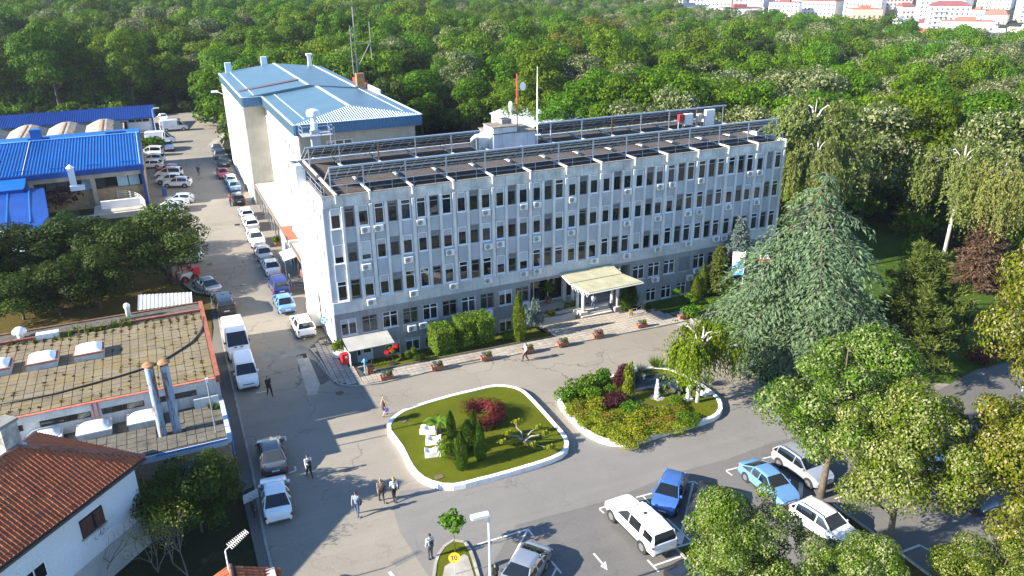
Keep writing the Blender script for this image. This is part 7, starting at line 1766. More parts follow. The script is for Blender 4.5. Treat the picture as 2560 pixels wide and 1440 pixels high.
    for sy in (-1,1):
        wf = hw*K['st'][-2][1]; hlm = MB(); M = Matrix.Translation((hl*.955,sy*(wf-.19),zf-.085)) @ Matrix.Rotation(sy*-.40,4,'Z'); hlm.bev(-.16,-.15,-.09,.03,.11,.05,.03,0,M); hlm.build('headlight', LAMP, root, local=True)
        wr = hw*K['st'][1][1]; tl_ = MB(); hz = .34 if kind in ('van','smallvan','mpv') else .17; M = Matrix.Translation((-hl*.968,sy*(wr-.10),zr_-hz*.55)) @ Matrix.Rotation(sy*.35,4,'Z'); tl_.bev(-.06,-.13,-hz/2,.10,.13,hz/2,.03,0,M); tl_.build('tail_light', TAIL, root, local=True)
        mb = MB(); zc = K['st'][7][3]; mb.bev(.36*hl,sy*(hw+.02)-.10,zc+.0,.36*hl+.16,sy*(hw+.02)+.10,zc+.16,.03); mb.build('mirror', pm_ if colr in ('white','whiteblue') and kind != 'van' else TRIM if kind == 'van' else pm_, root, local=True)
        mb = MB()
        for fx in (-.10*hl,.30*hl): mb.box(fx-.09,sy*hw-.012,zc-.13,fx+.09,sy*hw+.012,zc-.10)
        mb.build('door_handle', TRIM if colr in ('white',) else pm_, root, local=True)
        mb = MB(); mb.box(-wb+.3,sy*(hw*.975)-.012,K['st'][4][2]+.02,wb-.3,sy*(hw*.975)+.014,K['st'][4][2]+.14); mb.build('sill_trim', TRIM, root, local=True)
        if rails if rails is not None else K.get('rails'):
            zt = K['st'][4][4]; yy = hw*K['st'][4][5]*.93; mb = MB(); mb.tube([(-.70*hl,sy*yy,zt-.09),(-.62*hl,sy*yy,zt+.03),(-.2*hl,sy*yy,zt+.05),(.10*hl,sy*yy,zt+.03),(.16*hl,sy*yy,zt-.06)], .028, 6); mb.build('roof_rail', TRIM, root, local=True)
    if bars:
        for fx in (-.5,-.15,.1): MB().box(fx*hl-.04,-hw*.72,K['H']+.02,fx*hl+.04,hw*.72,K['H']+.06).build('roof_bar', STEEL, root, local=True)
    g = MB().bev(hl*.955,-hw*.52,zf-.20,hl*.995,hw*.52,zf-.05,.02); g.bev(hl*.95,-hw*.6,zbump-.06,hl*1.0,hw*.6,zbump+.08,.02); g.build('grille', TRIM, root, local=True)
    MB().box(hl*.992,-.26,zbump+.10,hl*1.004,.26,zbump+.21).build('number_plate', PLATE, root, local=True)
    zp = zbump+.18 if kind != 'hatch' else .62
    MB().bev(-hl*1.0,-hw*.75,K['st'][0][2]-.06,-hl*.955,hw*.75,K['st'][0][2]+.10,.02).build('rear_bumper', TRIM, root, local=True)
    MB().box(-hl*1.004,-.26,zp+.08,-hl*.975,.26,zp+.19).build('number_plate', PLATE, root, local=True)
    if kind == 'van': 
        mb = MB()
        for y in (-.38,.16): mb.box(hl*.78,y,1.285,hl*.84,y+.24,1.31)
        mb.build('bonnet_vent', TRIM, root, local=True)
    if kind == 'pickup':
        mb = MB()
        for sy in (-1,1):
            q = [Vector(rings[k][4 if sy > 0 else n-4]).lerp(Vector(rings[k][5 if sy > 0 else n-5]), f) for k, f in ((3,.14),(4,.14),(4,.84),(3,.84))]; q = [p+Vector((0,sy*.035,0)) for p in q]
            q[1].x -= .35; q[2].x -= .35; mb.quad(*(q if sy > 0 else q[::-1]))
        mb.build('canopy_window', GLASSB, root, local=True)
        MB().box(-hl-.12,-.04,.42,-hl,.04,.5).build('tow_bar', TRIM, root, local=True)
        MB().box(-.62,-.12,1.86,-.42,.12,1.875).build('roof_mark', TRIM, root, local=True)
    return root
CARP = {}
def car(kind, colr, pos, hd, label, group=None, **kw):
    key = (kind, colr, tuple(sorted(kw.items()))); p = Vector((pos[0],pos[1],gz(pos[0])+.012)); sc_ = KIND[kind]
    M = Matrix.Translation(p) @ Matrix.Rotation(math.atan(-SLOPE),4,'Y') @ Matrix.Rotation(hd,4,'Z')
    cat = {'van':'van','smallvan':'van','pickup':'pickup truck'}.get(kind,'car')
    if key not in CARP: CARP[key] = make_car(kind, colr, **kw); CARP[key].matrix_basis = M; return tag(CARP[key], label, cat, group)
    o = copy_tree(CARP[key], None, label=label, M=M); o['category'] = cat
    if group: o['group'] = group
    elif 'group' in o.keys(): del o['group']
    return o
def car_end(kind, colr, px, end, hd_deg, label, group=None, **kw):
    g = G(*px); hd = rad(hd_deg); L = KIND[kind]['L']; s_ = 1 if end == 'r' else -1
    return car(kind, colr, (g.x+s_*math.cos(hd)*L/2, g.y+s_*math.sin(hd)*L/2), hd, label, group, **kw)
def car_wheels(kind, colr, rear, front, side, label, group=None, **kw):
    a, b = G(*rear), G(*front); d = (b-a); d.z = 0; d.normalize(); nrm = Vector((-d.y,d.x,0))*(1 if side == 'R' else -1); c = (a+b)/2+nrm*(KIND[kind]['W']/2-.02)-d*.07
    return car(kind, colr, (c.x,c.y), math.atan2(d.y,d.x), label, group, **kw)
GR, GL, GP = 'cars parked along the covered way', 'cars parked by the blue roofed workshop', 'cars in the car park'
car_wheels('pickup','white',(1601.7,1380),(1528,1304),'L','white pickup truck with a windowed canopy over its bed',GP)
car_wheels('sedan','lightblue',(1861.7,1203),(1928,1260),'R','light blue saloon parked beside the silver estate car',GP)
car_wheels('suv','silver',(1945,1168),(2018,1220),'R','silver crossover half under the forked linden',GP)
car_wheels('suv','white',(1995,1318),(2076.7,1375),'R','white crossover with dark roof rails in the car park',GP)
d = G(1653,1292)-G(1684,1222); HB = math.degrees(math.atan2(d.y,d.x))
car_end('hatch','blue',(1653,1293),'f',HB,'blue hatchback facing the viewer beside the white pickup',GP)
car_end('hatch','black',(1743,1330),'f',HB,'black car with a dark glass roof behind the bottom linden',GP)
d = G(1290,1470)-G(1352,1380); HS = math.degrees(math.atan2(d.y,d.x))
car_end('sedan','greysilver',(1350,1388),'r',HS,'silver saloon cut off by the bottom edge',GP)
d = G(1528,1304)-G(1601.7,1380); HR = math.degrees(math.atan2(d.y,d.x))
car_end('sedan','black',(1676,1432),'f',HR+10,'black saloon at the bottom edge below the white pickup',GP)
car_end('suv','whiteblue',(2400,1235),'f',HR+178,'pale car glimpsed between the lindens on the right',GP); car_end('sedan','slate',(2475,1290),'f',HR+178,'dark car hidden beneath the yellow green linden',GP)
car_end('hatch','silver',(2330,1160),'f',HR+178,'silver car in the shade behind the middle linden',GP)
d = G(673,1112)-G(692,1196); car_end('sedan','grey',(692,1197),'r',math.degrees(math.atan2(d.y,d.x)),'dark grey saloon parked in the shade by the kerb')
d = G(684,1212)-G(700,1313); HW_ = math.atan2(d.y,d.x); wc = car_end('sedan','white',(700,1314),'r',math.degrees(HW_),'white saloon with an open driver door',rails=False)
# its open door
dm = MB().bev(-.55,-.03,.30,.55,.03,.92,.02); dm.box(-.5,-.02,.92,.42,.02,.97); dd = dm.build('open_door', paint('white',*PC['white']), wc, local=True, M=Matrix.Translation((.55,1.02,0)) @ Matrix.Rotation(rad(-62),4,'Z') @ Matrix.Translation((-.45,.25,0)))
MB().box(-.45,-.025,.97,.35,.025,1.32).build('side_window', GLASSB, dd, local=True)
# by the kerb, left
d = G(492,703)-G(541,737); car_end('sedan','greysilver',(540,740),'r',math.degrees(math.atan2(d.y,d.x)),'grey saloon slanting across the corner beside the red loader')
d = G(612,905)-G(578,800); HV = math.degrees(math.atan2(d.y,d.x)); car_end('van','white',(603,906),'f',HV,'tall white panel van parked facing the viewer by the boiler house'); 
d = G(624,976)-G(603,895); car_end('smallvan','white',(624,979),'f',math.degrees(math.atan2(d.y,d.x)),'small white van parked in front of the tall white panel van')
d = G(549,738)-G(572,792); car_end('pickup','black',(570,797),'r',math.degrees(math.atan2(d.y,d.x)),'black pickup parked behind the tall white van')
car_end('sedan','whiteblue',(511,650),'r',176,'pale car half hidden beneath the broad olive tree')
# along the covered way, nearest first
for kind, colr, px, end, lb in (('suv','white',(770,849),'r','white crossover parked nearest the sunlit corner of the office'),('sedan','lightblue',(722,789),'r','light blue saloon parked between a white crossover and a dark blue van'),('mpv','darkblue',(707,743),'r','dark blue high roofed car between the light blue and white saloons'),('sedan','white',(687.5,694),'r','white saloon behind the dark blue high roofed car'),('sedan','silver',(667,657),'r','silver saloon beside the small corrugated awning'),
        ('suv','white',(649,622),'f','white crossover facing the viewer beside the covered way'),('suv','white',(634,581),'r','white crossover seen from behind, second behind the silver saloon'),('hatch','whiteblue',(622,553),'r','pale hatchback at the far end of the sunlit row'),('suv','black',(600,516),'r','black crossover with a person in red beside it'),('sedan','lightblue',(591,482),'r','light blue saloon ahead of the black crossover'),('hatch','white',(581,464),'r','white hatchback between the red car and the light blue saloon'),
        ('hatch','red',(563,449),'f','red hatchback in the row below the blue roofed block'),('sedan','green',(563,420),'r','dark green saloon behind the red hatchback'),('sedan','slate',(552,401),'r','slate saloon, second from the far end of the row'),('sedan','slate',(548,386),'f','slate saloon at the far end of the row, facing the viewer')):
    car_end(kind, colr, px, end, 91 if end == 'r' else -88, lb, GR)
# by the workshop
car_wheels('suv','white',(463,470),(418,471),'L','white crossover nearest the viewer beside the blue roofed workshop',GL,rails=True)
car_wheels('suv','white',(446,461),(400,462),'L','white crossover behind the nearest one beside the workshop',GL,rails=False)
car_wheels('mpv','white',(441,446),(397,447),'L','white estate with roof bars beside the workshop',GL,bars=True)
car_wheels('hatch','red',(438,434),(400,435),'L','red car mostly hidden behind the white estate with roof bars',GL)
car_wheels('hatch','white',(395,422),(352,423),'L','white hatchback, second of three behind the workshop corner',GL); car_wheels('suv','white',(399,409),(356,410),'L','white crossover, last of three behind the workshop corner',GL,rails=False); car_wheels('mpv','white',(397,391),(352,392),'L','white estate nearest the hedge bush beside the workshop',GL)
car_end('suv','white',(425,379),'f',-86,'white crossover facing the viewer in front of the long white van',GL)
car_end('van','white',(440,356),'f',-4,'long white van behind the hedge bush',GL); car_wheels('van','white',(418,330),(459,327),'R','white panel van side on before the garage',GL)
car_end('hatch','white',(411,304),'f',-88,'white car behind the vans beside the garage',GL); car_end('suv','black',(514,305),'f',-92,'black crossover alone at the dark end of the service road'); car_end('sedan','black',(560,340),'f',175,'black car by the wall beside a person in a yellow vest')
for q, k, c_, lb in (((487,505),'hatch','whiteblue','pale blue white hatchback, rearmost of three beside the broad olive tree'),((475,519),'hatch','white','white hatchback, middle of three beside the broad olive tree'),((462,528),'hatch','whiteblue','pale hatchback half under the broad olive tree, front of three')): car_end(k, c_, q, 'r', 171, lb, GL)
# red and white skid loader under the tree
p = G(470,700); t = thing('skid_loader', 'small red and white skid loader parked under the broad tree', 'loader', p, rad(20))
RD = plain('loader_red', (.50,.03,.02), .4); MB().bev(-.9,-.55,.35,.7,.55,1.05,.05).build('body', plain('loader_white', (.62,.62,.60), .5), t, local=True); MB().bev(.45,-.75,.55,1.25,.75,1.45,.05).build('rear_hood', RD, t, local=True)
mb = MB(); [mb.box(-.7 if i%2 else .35,-.5 if i < 2 else .44,1.05,-.62 if i%2 else .43,-.44 if i < 2 else .5,2.0) for i in range(4)]; mb.box(-.75,-.55,2.0,.48,.55,2.08); mb.build('cab', DARK, t, local=True)
for sx in (-.6,.55):
    for sy in (-.75,.75): w_ = MB().cyl((sx,sy-.14,.38),(sx,sy+.14,.38),.38,n=14).build('wheel', TYRE, t, local=True); MB().cyl((sx,sy-.15,.38),(sx,sy+.15,.38),.18,n=10).build('rim', RD, w_, local=True)
MB().box(-1.7,-.8,.05,-1.2,.8,.5).build('bucket', DARK, t, local=True); mb = MB(); [mb.tube([(.6,s_,1.4),(-.6,s_,1.5),(-1.3,s_,.5)], .07, 5) for s_ in (-.62,.62)]; mb.build('lift_arm', RD, t, local=True)
# ------------------------------------------------------------------ people
def cloth(name, c, r=.85): return mat('cloth_'+name, c, r, var=.10, scale=6, fine=.1)
SKIN = plain('skin', (.48,.27,.19), .55)
PPL = []
def person(px, topy, hd, label, top, legs, hair=(.03,.02,.015), shoes=(.02,.02,.02), sleeve='long', pose='walk', skirt=False, long_hair=False, bald=False, pack=None, bag=None, arms=None, phase=1, dz=0):
    p = G(*px, dz); PPL.append(dict(loc=p, h=max(1.5,min(1.9,rise(p,topy))), hd=hd, label=label, top=top, legs=legs, hair=hair, shoes=shoes, sleeve=sleeve, pose=pose, skirt=skirt, long_hair=long_hair, bald=bald, pack=pack, bag=bag, arms=arms, phase=phase))
# heading in degrees: 0 looks along the facade to the right, 90 away from the viewer
person((1314,903),857,180,'person in a white shirt carrying a dark bag along the sunny road','white','black',sleeve='short',bag='dark',phase=-1)
person((962,1040),992,20,'person in a short dark dress with a blue bag beside the island','black','skin',hair=(.35,.22,.10),sleeve='none',skirt=True,bag='blue')
person((775,1194),1130,100,'person in a white shirt with a black backpack walking in the shade','white','black',pack='black')
person((955,1256),1194,88,'bald person in a brown shirt with a shoulder bag walking beside another','brown','darkbrown',bald=True,sleeve='short',bag='black')
person((987,1252),1190,92,'person in a white jacket with long fair hair and a black shoulder bag','offwhite','black',hair=(.28,.16,.07),long_hair=True,bag='black',phase=-1)
person((894,1290),1225,60,'person in a grey blue shirt and jeans walking at the shadow edge','greyblue','jeans',bag='black',sleeve='short')
person((1077,1398),1331,95,'person with a black backpack standing on the corner verge by the young tree','paleblue','greytrouser',pack='black',pose='stand')
person((1239,1466),1407,100,'person in dark green at the foot of the near street lamp','darkgreen','black',pose='stand')
person((636,1296),1243,-10,'person in dark clothes at the open door of the white saloon','black','black',pose='stand',hair=(.25,.2,.16))
person((675,990),938,-70,'person in dark clothes walking past the small white van','black','black',hair=(.02,.02,.02))
person((498,440),411,95,'distant person with a backpack crossing the sunny service road','darkblue','greytrouser',pack='black')
person((578,516),484,150,'person in a white and red top beside the black crossover','red','jeans',pose='stand')
person((564,345),323,170,'person in a yellow vest at the black car by the wall','yellow','jeans',pose='stand')
person((1483,776),734,85,'person with long black hair climbing the entrance steps','white','jeans',hair=(.015,.012,.012),long_hair=True,dz=.3,bag='grey')
person((757,706),672,200,'person in orange red under the covered way beside the duct','orange','greytrouser',pose='stand')
CL = {'white':(.72,.73,.75),'offwhite':(.66,.67,.62),'black':(.014,.014,.016),'brown':(.22,.165,.12),'darkbrown':(.05,.035,.025),'greyblue':(.20,.25,.31),'jeans':(.05,.095,.20),'paleblue':(.52,.60,.64),'greytrouser':(.09,.09,.10),'darkgreen':(.045,.055,.03),'darkblue':(.02,.025,.05),'red':(.45,.03,.05),'yellow':(.62,.60,.04),'orange':(.60,.10,.03),'skin':(.48,.27,.19)}
def segs(d):
    """The figure's limbs as capsules (a, b, ra, rb, region), facing +x, 1 unit tall."""
    S = []; w = d['pose'] == 'walk'; ph = d['phase']; st = .13 if w else .0
    slim = d['skirt'] or d['long_hair']; k = .92 if slim else 1.0
    hipz, shz = .515, .815
    for sgn in (-1,1):
        y = .052*sgn; f = sgn*ph; foot = Vector((f*st, y*1.05, .035)); hip = Vector((0,y,hipz)); knee = hip.lerp(foot,.5)+Vector((.028+ (.02 if f < 0 and w else 0),0,.0))
        if w and f < 0: foot.z += .025
        reg = 'legs'
        S += [(hip,knee,.058*k,.041*k,reg),(knee,foot+Vector((0,0,.02)),.041*k,.024*k,reg),(foot+Vector((-.02,0,-.012)),foot+Vector((.072,sgn*.008,-.018)),.022,.019,'shoes')]
        sh = Vector((0,.105*k*sgn,shz)); sw = -f*.10 if w else .02
        el = sh+Vector((sw*.45-.015,.022*sgn,-.165)); ha = el+Vector((sw*.9+.055,-.004*sgn,-.135))
        if d['bag'] and sgn < 0: ha = el+Vector((.015,0,-.145))
        sl_ = d['sleeve']; S += [(sh,el,.036*k,.028*k,'skin' if sl_ == 'none' else 'top'),(el,ha,.027*k,.019*k,'top' if sl_ == 'long' else 'skin'),(ha,ha+Vector((.012,0,-.045)),.019,.017,'skin')]
        d.setdefault('hands',[]).append((ha,sgn))
    S += [(Vector((0,-.045,.545)),Vector((0,.045,.545)),.066*k,.066*k,'legs' if not d['skirt'] else 'top'),(Vector((0,0,.56)),Vector((0,0,.70)),.068*k,.072*k,'top'),(Vector((0,-.05,.74)),Vector((0,.05,.74)),.066*k,.066*k,'top'),(Vector((0,-.085*k,.805)),Vector((0,.085*k,.805)),.036,.036,'top'),
          (Vector((0,0,.82)),Vector((.008,0,.88)),.030,.028,'skin'),(Vector((.004,0,.925)),Vector((.002,0,.948)),.050,.052,'skin'),(Vector((.030,0,.905)),Vector((.030,0,.91)),.032,.030,'skin'),(Vector((.058,0,.925)),Vector((.052,0,.94)),.009,.006,'skin'),(Vector((.0,-.05,.925)),Vector((0,.05,.925)),.011,.011,'skin')]
    if d['skirt']:
        for a in range(6): c_, s_ = math.cos(a*1.047), math.sin(a*1.047); S.append((Vector((c_*.03,s_*.03,.56)),Vector((c_*.055,s_*.06,.36)),.05,.045,'top'))
    return S
tmp_obs = []
for d in PPL:
    S = segs(d); h = d['h']; mb = MB()
    for a, b, ra, rb, reg in S:
        a, b = a*h, b*h; ra, rb = ra*h, rb*h; ax = (b-a); L = ax.length; ax = ax.normalized() if L > 1e-6 else Vector((0,0,1))
        pts, rs = [], []
        for f in (-1,-.7,0): pts.append(a+ax*ra*f*.98); rs.append(ra*math.sqrt(max(.02,1-f*f)))
        for f in (0,.7,1): pts.append(b+ax*rb*f*.98); rs.append(rb*math.sqrt(max(.02,1-f*f)))
        if L < 1e-4: pts = pts[:3]+pts[4:]; rs = rs[:3]+rs[4:]
        mb.tube(pts, rs, 10)
    me = mb.mesh('body_source', SKIN); o = bpy.data.objects.new('person_source', me); COL.objects.link(o)
    md = o.modifiers.new('weld', 'REMESH'); md.mode = 'VOXEL'; md.voxel_size = .021; s2 = o.modifiers.new('soft', 'SMOOTH'); s2.iterations = 3; s2.factor = .5
    tmp_obs.append((o, d, S))
dg = bpy.context.evaluated_depsgraph_get(); baked = [bpy.data.meshes.new_from_object(o.evaluated_get(dg)) for o, d, S in tmp_obs]
for (o, d, S), me in zip(tmp_obs, baked):
    bpy.data.objects.remove(o); h = d['h']; nF = len(me.polygons); cen = np.zeros(nF*3); me.polygons.foreach_get('center', cen); cen = cen.reshape(-1,3)
    best = np.full(nF, 1e9); reg = np.zeros(nF, dtype=np.int32); order = ['top','legs','skin','shoes']
    for a, b, ra, rb, rg in S:
        A_, B_ = np.array(a*h), np.array(b*h); ab = B_-A_; t = np.clip(((cen-A_)@ab)/max(1e-9,ab@ab),0,1); dist = np.linalg.norm(cen-(A_+t[:,None]*ab),axis=1)-(ra+(rb-ra)*t)*h
        q = dist < best; best[q] = dist[q]; reg[q] = order.index(rg)
    vs = np.zeros(len(me.vertices)*3); me.vertices.foreach_get('co', vs); V = [tuple(v) for v in vs.reshape(-1,3)]; F = [tuple(p.vertices) for p in me.polygons]; R_ = list(reg)
    mb = MB(); mb.v, mb.f, mb.m = V, F, [int(x) for x in R_]
    for ha, sgn in d['hands']:          # five fingers rooted in each palm
        base = (ha+Vector((.012,0,-.045)))*h
        for k_, (oy, ln) in enumerate(((-.012,.036),(-.004,.042),(.004,.040),(.012,.030))):
            p0 = base+Vector((oy*h,0,0)); mb.tube([p0+Vector((0,0,.02)), p0+Vector((.004,0,-ln*.5))*1.0*h*.8, p0+Vector((.016,0,-ln))*h*.9], [.0095,.009,.007], 5, 2)
        p0 = base+Vector((.012*h,0,.035*h)); mb.tube([p0, p0+Vector((.018,-.010*sgn,-.012))*h, p0+Vector((.024,-.012*sgn,-.034))*h], [.011,.010,.008], 5, 2)
    mats_ = [cloth(d['top'],CL[d['top']]), SKIN if d['legs'] == 'skin' else cloth(d['legs'],CL[d['legs']]), SKIN, plain('shoe_dark', (.02,.018,.016), .5)]
    root = link('person', None); root.matrix_basis = Matrix.Translation(d['loc']) @ Matrix.Rotation(rad(d['hd']),4,'Z'); WMAT[root.name] = root.matrix_basis.copy(); tag(root, d['label'], 'person')
    mb.build('body', mats_, root, smooth=True, local=True)
    hm = plain('hair_%d' % int(d['hair'][0]*1000), d['hair'], .7)
    mb = MB()
    n_ = 10; rows = 6; hc = Vector((-.004,0,.945))*h; Rr = .058*h
    if d['bald']: lo_, hi_ = .25, .62
    else: lo_, hi_ = (-.55 if d['long_hair'] else -.05), 1.0
    for j in range(rows+1):
        z = lo_+(hi_-lo_)*j/rows; q = math.sqrt(max(0,1-z*z)) if z > 0 else 1.0
        for i in range(n_):
            a = .55*math.pi*(1-2*i/(n_-1))+math.pi if z < .55 else 2*math.pi*i/n_
            if z < .55: a = math.pi+(i/(n_-1)-.5)*2*math.pi*.66
            mb.v.append(tuple(hc+Vector((math.cos(a)*q,math.sin(a)*q*.94,z))*Rr))
    for j in range(rows):
        for i in range(n_-1): mb.f.append((j*n_+i,j*n_+i+1,(j+1)*n_+i+1,(j+1)*n_+i)); mb.m.append(0)
    mb.f.append(tuple(rows*n_+i for i in range(n_))); mb.m.append(0)
    if d['long_hair']: mb.tube([hc+Vector((-.03*h,0,.02*h)),hc+Vector((-.052*h,0,-.05*h)),hc+Vector((-.058*h,0,-.15*h))], [.04*h,.048*h,.024*h], 8)
    mb.build('hair', hm, root, smooth=True, local=True)
    mb = MB()
    for sy in (-1,1): mb.lathe(((.050)*h,sy*.018*h,.931*h), [(0,-.004*h),(.005*h,0),(0,.004*h)], 6)
    mb.build('eyes', plain('eye_dark', (.03,.02,.02), .3), root, local=True)
    W_ = root.matrix_basis
    if d['pack']:
        t = link('backpack', None); t.matrix_basis = W_ @ Matrix.Translation((-.125*h,0,.60*h)); tag(t, 'black backpack on the back of the '+d['label'].split(' with ')[0].replace('person','person'), 'backpack')
        MB().bev(-.05,-.14,0,.06,.14,.40,.04).build('pack', plain('pack_black', (.018,.018,.022), .8), t, local=True); MB().bev(-.10,-.10,.03,-.05,.10,.20,.025).build('pocket', plain('pack_grey', (.035,.035,.04), .8), t, local=True)
        mb = MB(); [mb.tube([(.05,s_*.1,.36),(.16,s_*.11,.42),(.28,s_*.11,.30),(.20,s_*.12,.08)], .017, 5) for s_ in (-1,1)]; mb.build('strap', plain('pack_black', (.018,.018,.022)), t, local=True)
    if d['bag']:
        ha = d['hands'][0][0]*h; bc = {'dark':(.02,.02,.022),'blue':(.03,.12,.55),'black':(.016,.016,.018),'grey':(.2,.2,.21)}[d['bag']]
        sw = 'shoulder bag' in d['label'] or d['bag'] in ('black','grey'); t = link('bag', None); off = Vector((0,-.15*h,.50*h)) if sw else Vector((ha.x+.02,ha.y-.02,ha.z-.10*h-.24)); t.matrix_basis = W_ @ Matrix.Translation(off)
        tag(t, '%s bag carried by the %s' % (d['bag'], ' '.join(d['label'].split()[:8])), 'bag')
        MB().bev(-.15,-.05,0,.15,.06,.26,.03).build('pouch', plain('bag_'+d['bag'], bc, .6), t, local=True)
        MB().tube([(-.12,0,.25),(-.06,0,.36),(.06,0,.36),(.12,0,.25)] if not sw else [(-.10,0,.25),(-.04,.10,.52*h-.3),(0,.20,.56*h-.24),(.05,.10,.52*h-.3),(.10,0,.25)], .012, 5).build('strap', plain('bag_'+d['bag'], bc), t, local=True)
# ------------------------------------------------------------------ small things along the front
TERRA = mat('terracotta', (.33,.13,.08), .85, var=.2, scale=4)
def flower_box():
    t = link('flower_box', None); q = [(-.48,-.2),(.48,-.2),(.48,.2),(-.48,.2)]; top = [(-.56,-.26),(.56,-.26),(.56,.26),(-.56,.26)]
    mb = MB(); mb.add([(x,y,0) for x, y in q]+[(x,y,.42) for x, y in top]+[(x*.92,y*.88,.42) for x, y in top]+[(x*.9,y*.86,.34) for x, y in top], [(3,2,1,0)]+[(i,(i+1)%4,4+(i+1)%4,4+i) for i in range(4)]+[(4+i,4+(i+1)%4,8+(i+1)%4,8+i) for i in range(4)]+[(8+i,8+(i+1)%4,12+(i+1)%4,12+i) for i in range(4)]+[(12,13,14,15)])
    mb.build('trough', TERRA, t, local=True)
    mb = MB(); [mb.box(x-.02,-.27,.02,x+.02,.27,.41) for x in (-.3,0,.3)]; mb.build('rib', TERRA, t, local=True)
    for s_ in (-.27,.27): link('plant', bush(400+int(s_*100), .25, .42, 330, .09, L_SPRUCE if s_ < 0 else L_BUSH, 4), t, loc=Vector((s_,0,.36)), local=True)
    return t
fb = flower_box(); FBL = ['nearest the left pavement corner','second from the pavement corner','third from the pavement corner','behind the person in the white shirt','fifth from the pavement corner','sixth from the pavement corner, with pink flowers','opposite the curved railing','farthest right, at the garden path']
for i, q in enumerate(((968,952),(1094,927),(1217,903),(1321,885),(1408,868),(1496,847),(1605,822),(1709,799))):
    p = G(*q); lb = 'terracotta flower box on the kerb pavement, '+FBL[i]
    if i == 0: place(fb, (p.x,p.y+.1,p.z+.11), rad(-2)); o = tag(fb, lb, 'flower box', 'flower boxes along the kerb')
    else: o = copy_tree(fb, (p.x,p.y+.1,p.z+.11), rad(-2), lb, 'flower boxes along the kerb')
    if i == 5:
        link('pink_flowers', bush(420, .16, .3, 160, .09, L_PINK, 3), o, loc=Vector((.05,0,.5)), local=True)
# no stopping sign on a black foot
p = G(818,862); t = thing('road_sign', 'round blue no stopping sign with a white cross on a black stand', 'sign', (p.x,p.y,p.z+.1))
hS = rise(p,794); MB().cyl((0,0,.05),(0,0,hS-.1),.035,n=8).build('post', DARK, t, local=True); MB().box(-.55,-.12,0,.55,.12,.1).box(-.12,-.5,0,.12,.5,.09).build('foot', DARK, t, local=True)
fa = Vector((-.10,-.92,.28)).normalized(); ux = Vector((0,0,1)).cross(fa).normalized(); uz = fa.cross(ux); c_ = Vector((0,-.05,hS-.32)); dsk = MB(); n_ = 24; Rr = .36
def ringpts(r, off): return [c_+fa*off+(ux*math.cos(2*math.pi*i/n_)+uz*math.sin(2*math.pi*i/n_))*r for i in range(n_)]
dsk.add(ringpts(Rr,0)+ringpts(Rr,.025), [tuple(range(n_))[::-1], tuple(range(n_,2*n_))]+[(i,(i+1)%n_,n_+(i+1)%n_,n_+i) for i in range(n_)]); dso = dsk.build('sign_face', plain('sign_blue', (.06,.27,.55), .4), t, local=True)
rr_ = MB(); rr_.add(ringpts(Rr*.98,.028)+ringpts(Rr*.82,.028), [(i,(i+1)%n_,n_+(i+1)%n_,n_+i) for i in range(n_)]); rr_.build('sign_rim', plain('sign_pale', (.45,.62,.75), .4), dso, local=True)
cx = MB()
for s_ in (-1,1): a = (ux+uz*s_).normalized(); b = (uz-ux*s_).normalized()*.05; e = c_+fa*.031; cx.quad(e-a*Rr*.82-b, e+a*Rr*.82-b, e+a*Rr*.82+b, e-a*Rr*.82+b) if s_ > 0 else cx.quad(e-a*Rr*.82-b, e-a*Rr*.82+b, e+a*Rr*.82+b, e+a*Rr*.82-b)
cx.build('cross', plain('sign_white', (.72,.74,.76), .5), dso, local=True)
# red locker, white pot, hydrant, litter bin
p = G(865,911); t = thing('red_cabinet', 'bright red metal cabinet standing on the pavement by the side door', 'cabinet', (p.x,p.y,p.z+.12), rad(4))
MB().bev(-.38,-.25,0,.38,.25,1.02,.03).build('body', plain('cabinet_red', (.55,.015,.02), .4), t, local=True); MB().box(-.34,-.265,.05,.34,-.25,.97).build('door', plain('cabinet_red', (.55,.015,.02)), t, local=True); MB().box(-.10,-.272,.62,.10,-.265,.82).build('label_plate', WHITE, t, local=True); MB().box(.22,-.285,.45,.27,-.265,.58).build('handle', DARK, t, local=True)
p = G(848,893); t = thing('round_planter', 'round white concrete planter with a pale leafy shrub at the office corner', 'planter', (p.x,p.y,p.z+.1)); MB().lathe((0,0,0),[(.36,0),(.46,.05),(.5,.5),(.44,.52),(.42,.44),(0,.44)],16).build('pot', WHITE, t, local=True, smooth=True, auto=40); link('plant', bush(431,.6,1.1,700,.17,L_BUSH,5), t, loc=Vector((0,0,.4)), local=True)
p = G(914,934); t = thing('hydrant', 'tall pale blue fire hydrant beside the wooden litter bin', 'hydrant', (p.x,p.y,p.z+.1)); HB_ = plain('hydrant_blue', (.10,.33,.55), .45)
MB().lathe((0,0,0),[(.16,0),(.16,.06),(.09,.08),(.09,1.0),(.15,1.02),(.16,1.2),(.1,1.32),(.05,1.36),(0,1.37)],14).build('barrel', HB_, t, local=True, smooth=True, auto=40)
for s_ in (-1,1): MB().cyl((0,0,1.1),(s_*.27,0,1.1),.07,n=10).build('outlet', HB_, t, local=True)
p = G(925,936); t = thing('litter_bin', 'red brown slatted litter bin on the pavement beside the hydrant', 'bin', (p.x,p.y,p.z+.1)); mb = MB()
BW_ = mat('bin_wood', (.32,.10,.05), .7, var=.2, scale=5)
for s_ in range(4):
    for k in range(5):
        a = -.2+.1*k; M = Matrix.Rotation(s_*math.pi/2,4,'Z'); m2 = MB().box(a-.042,-.25,.06,a+.042,-.22,.78,0,M); m2.build('slat', BW_, t, local=True)
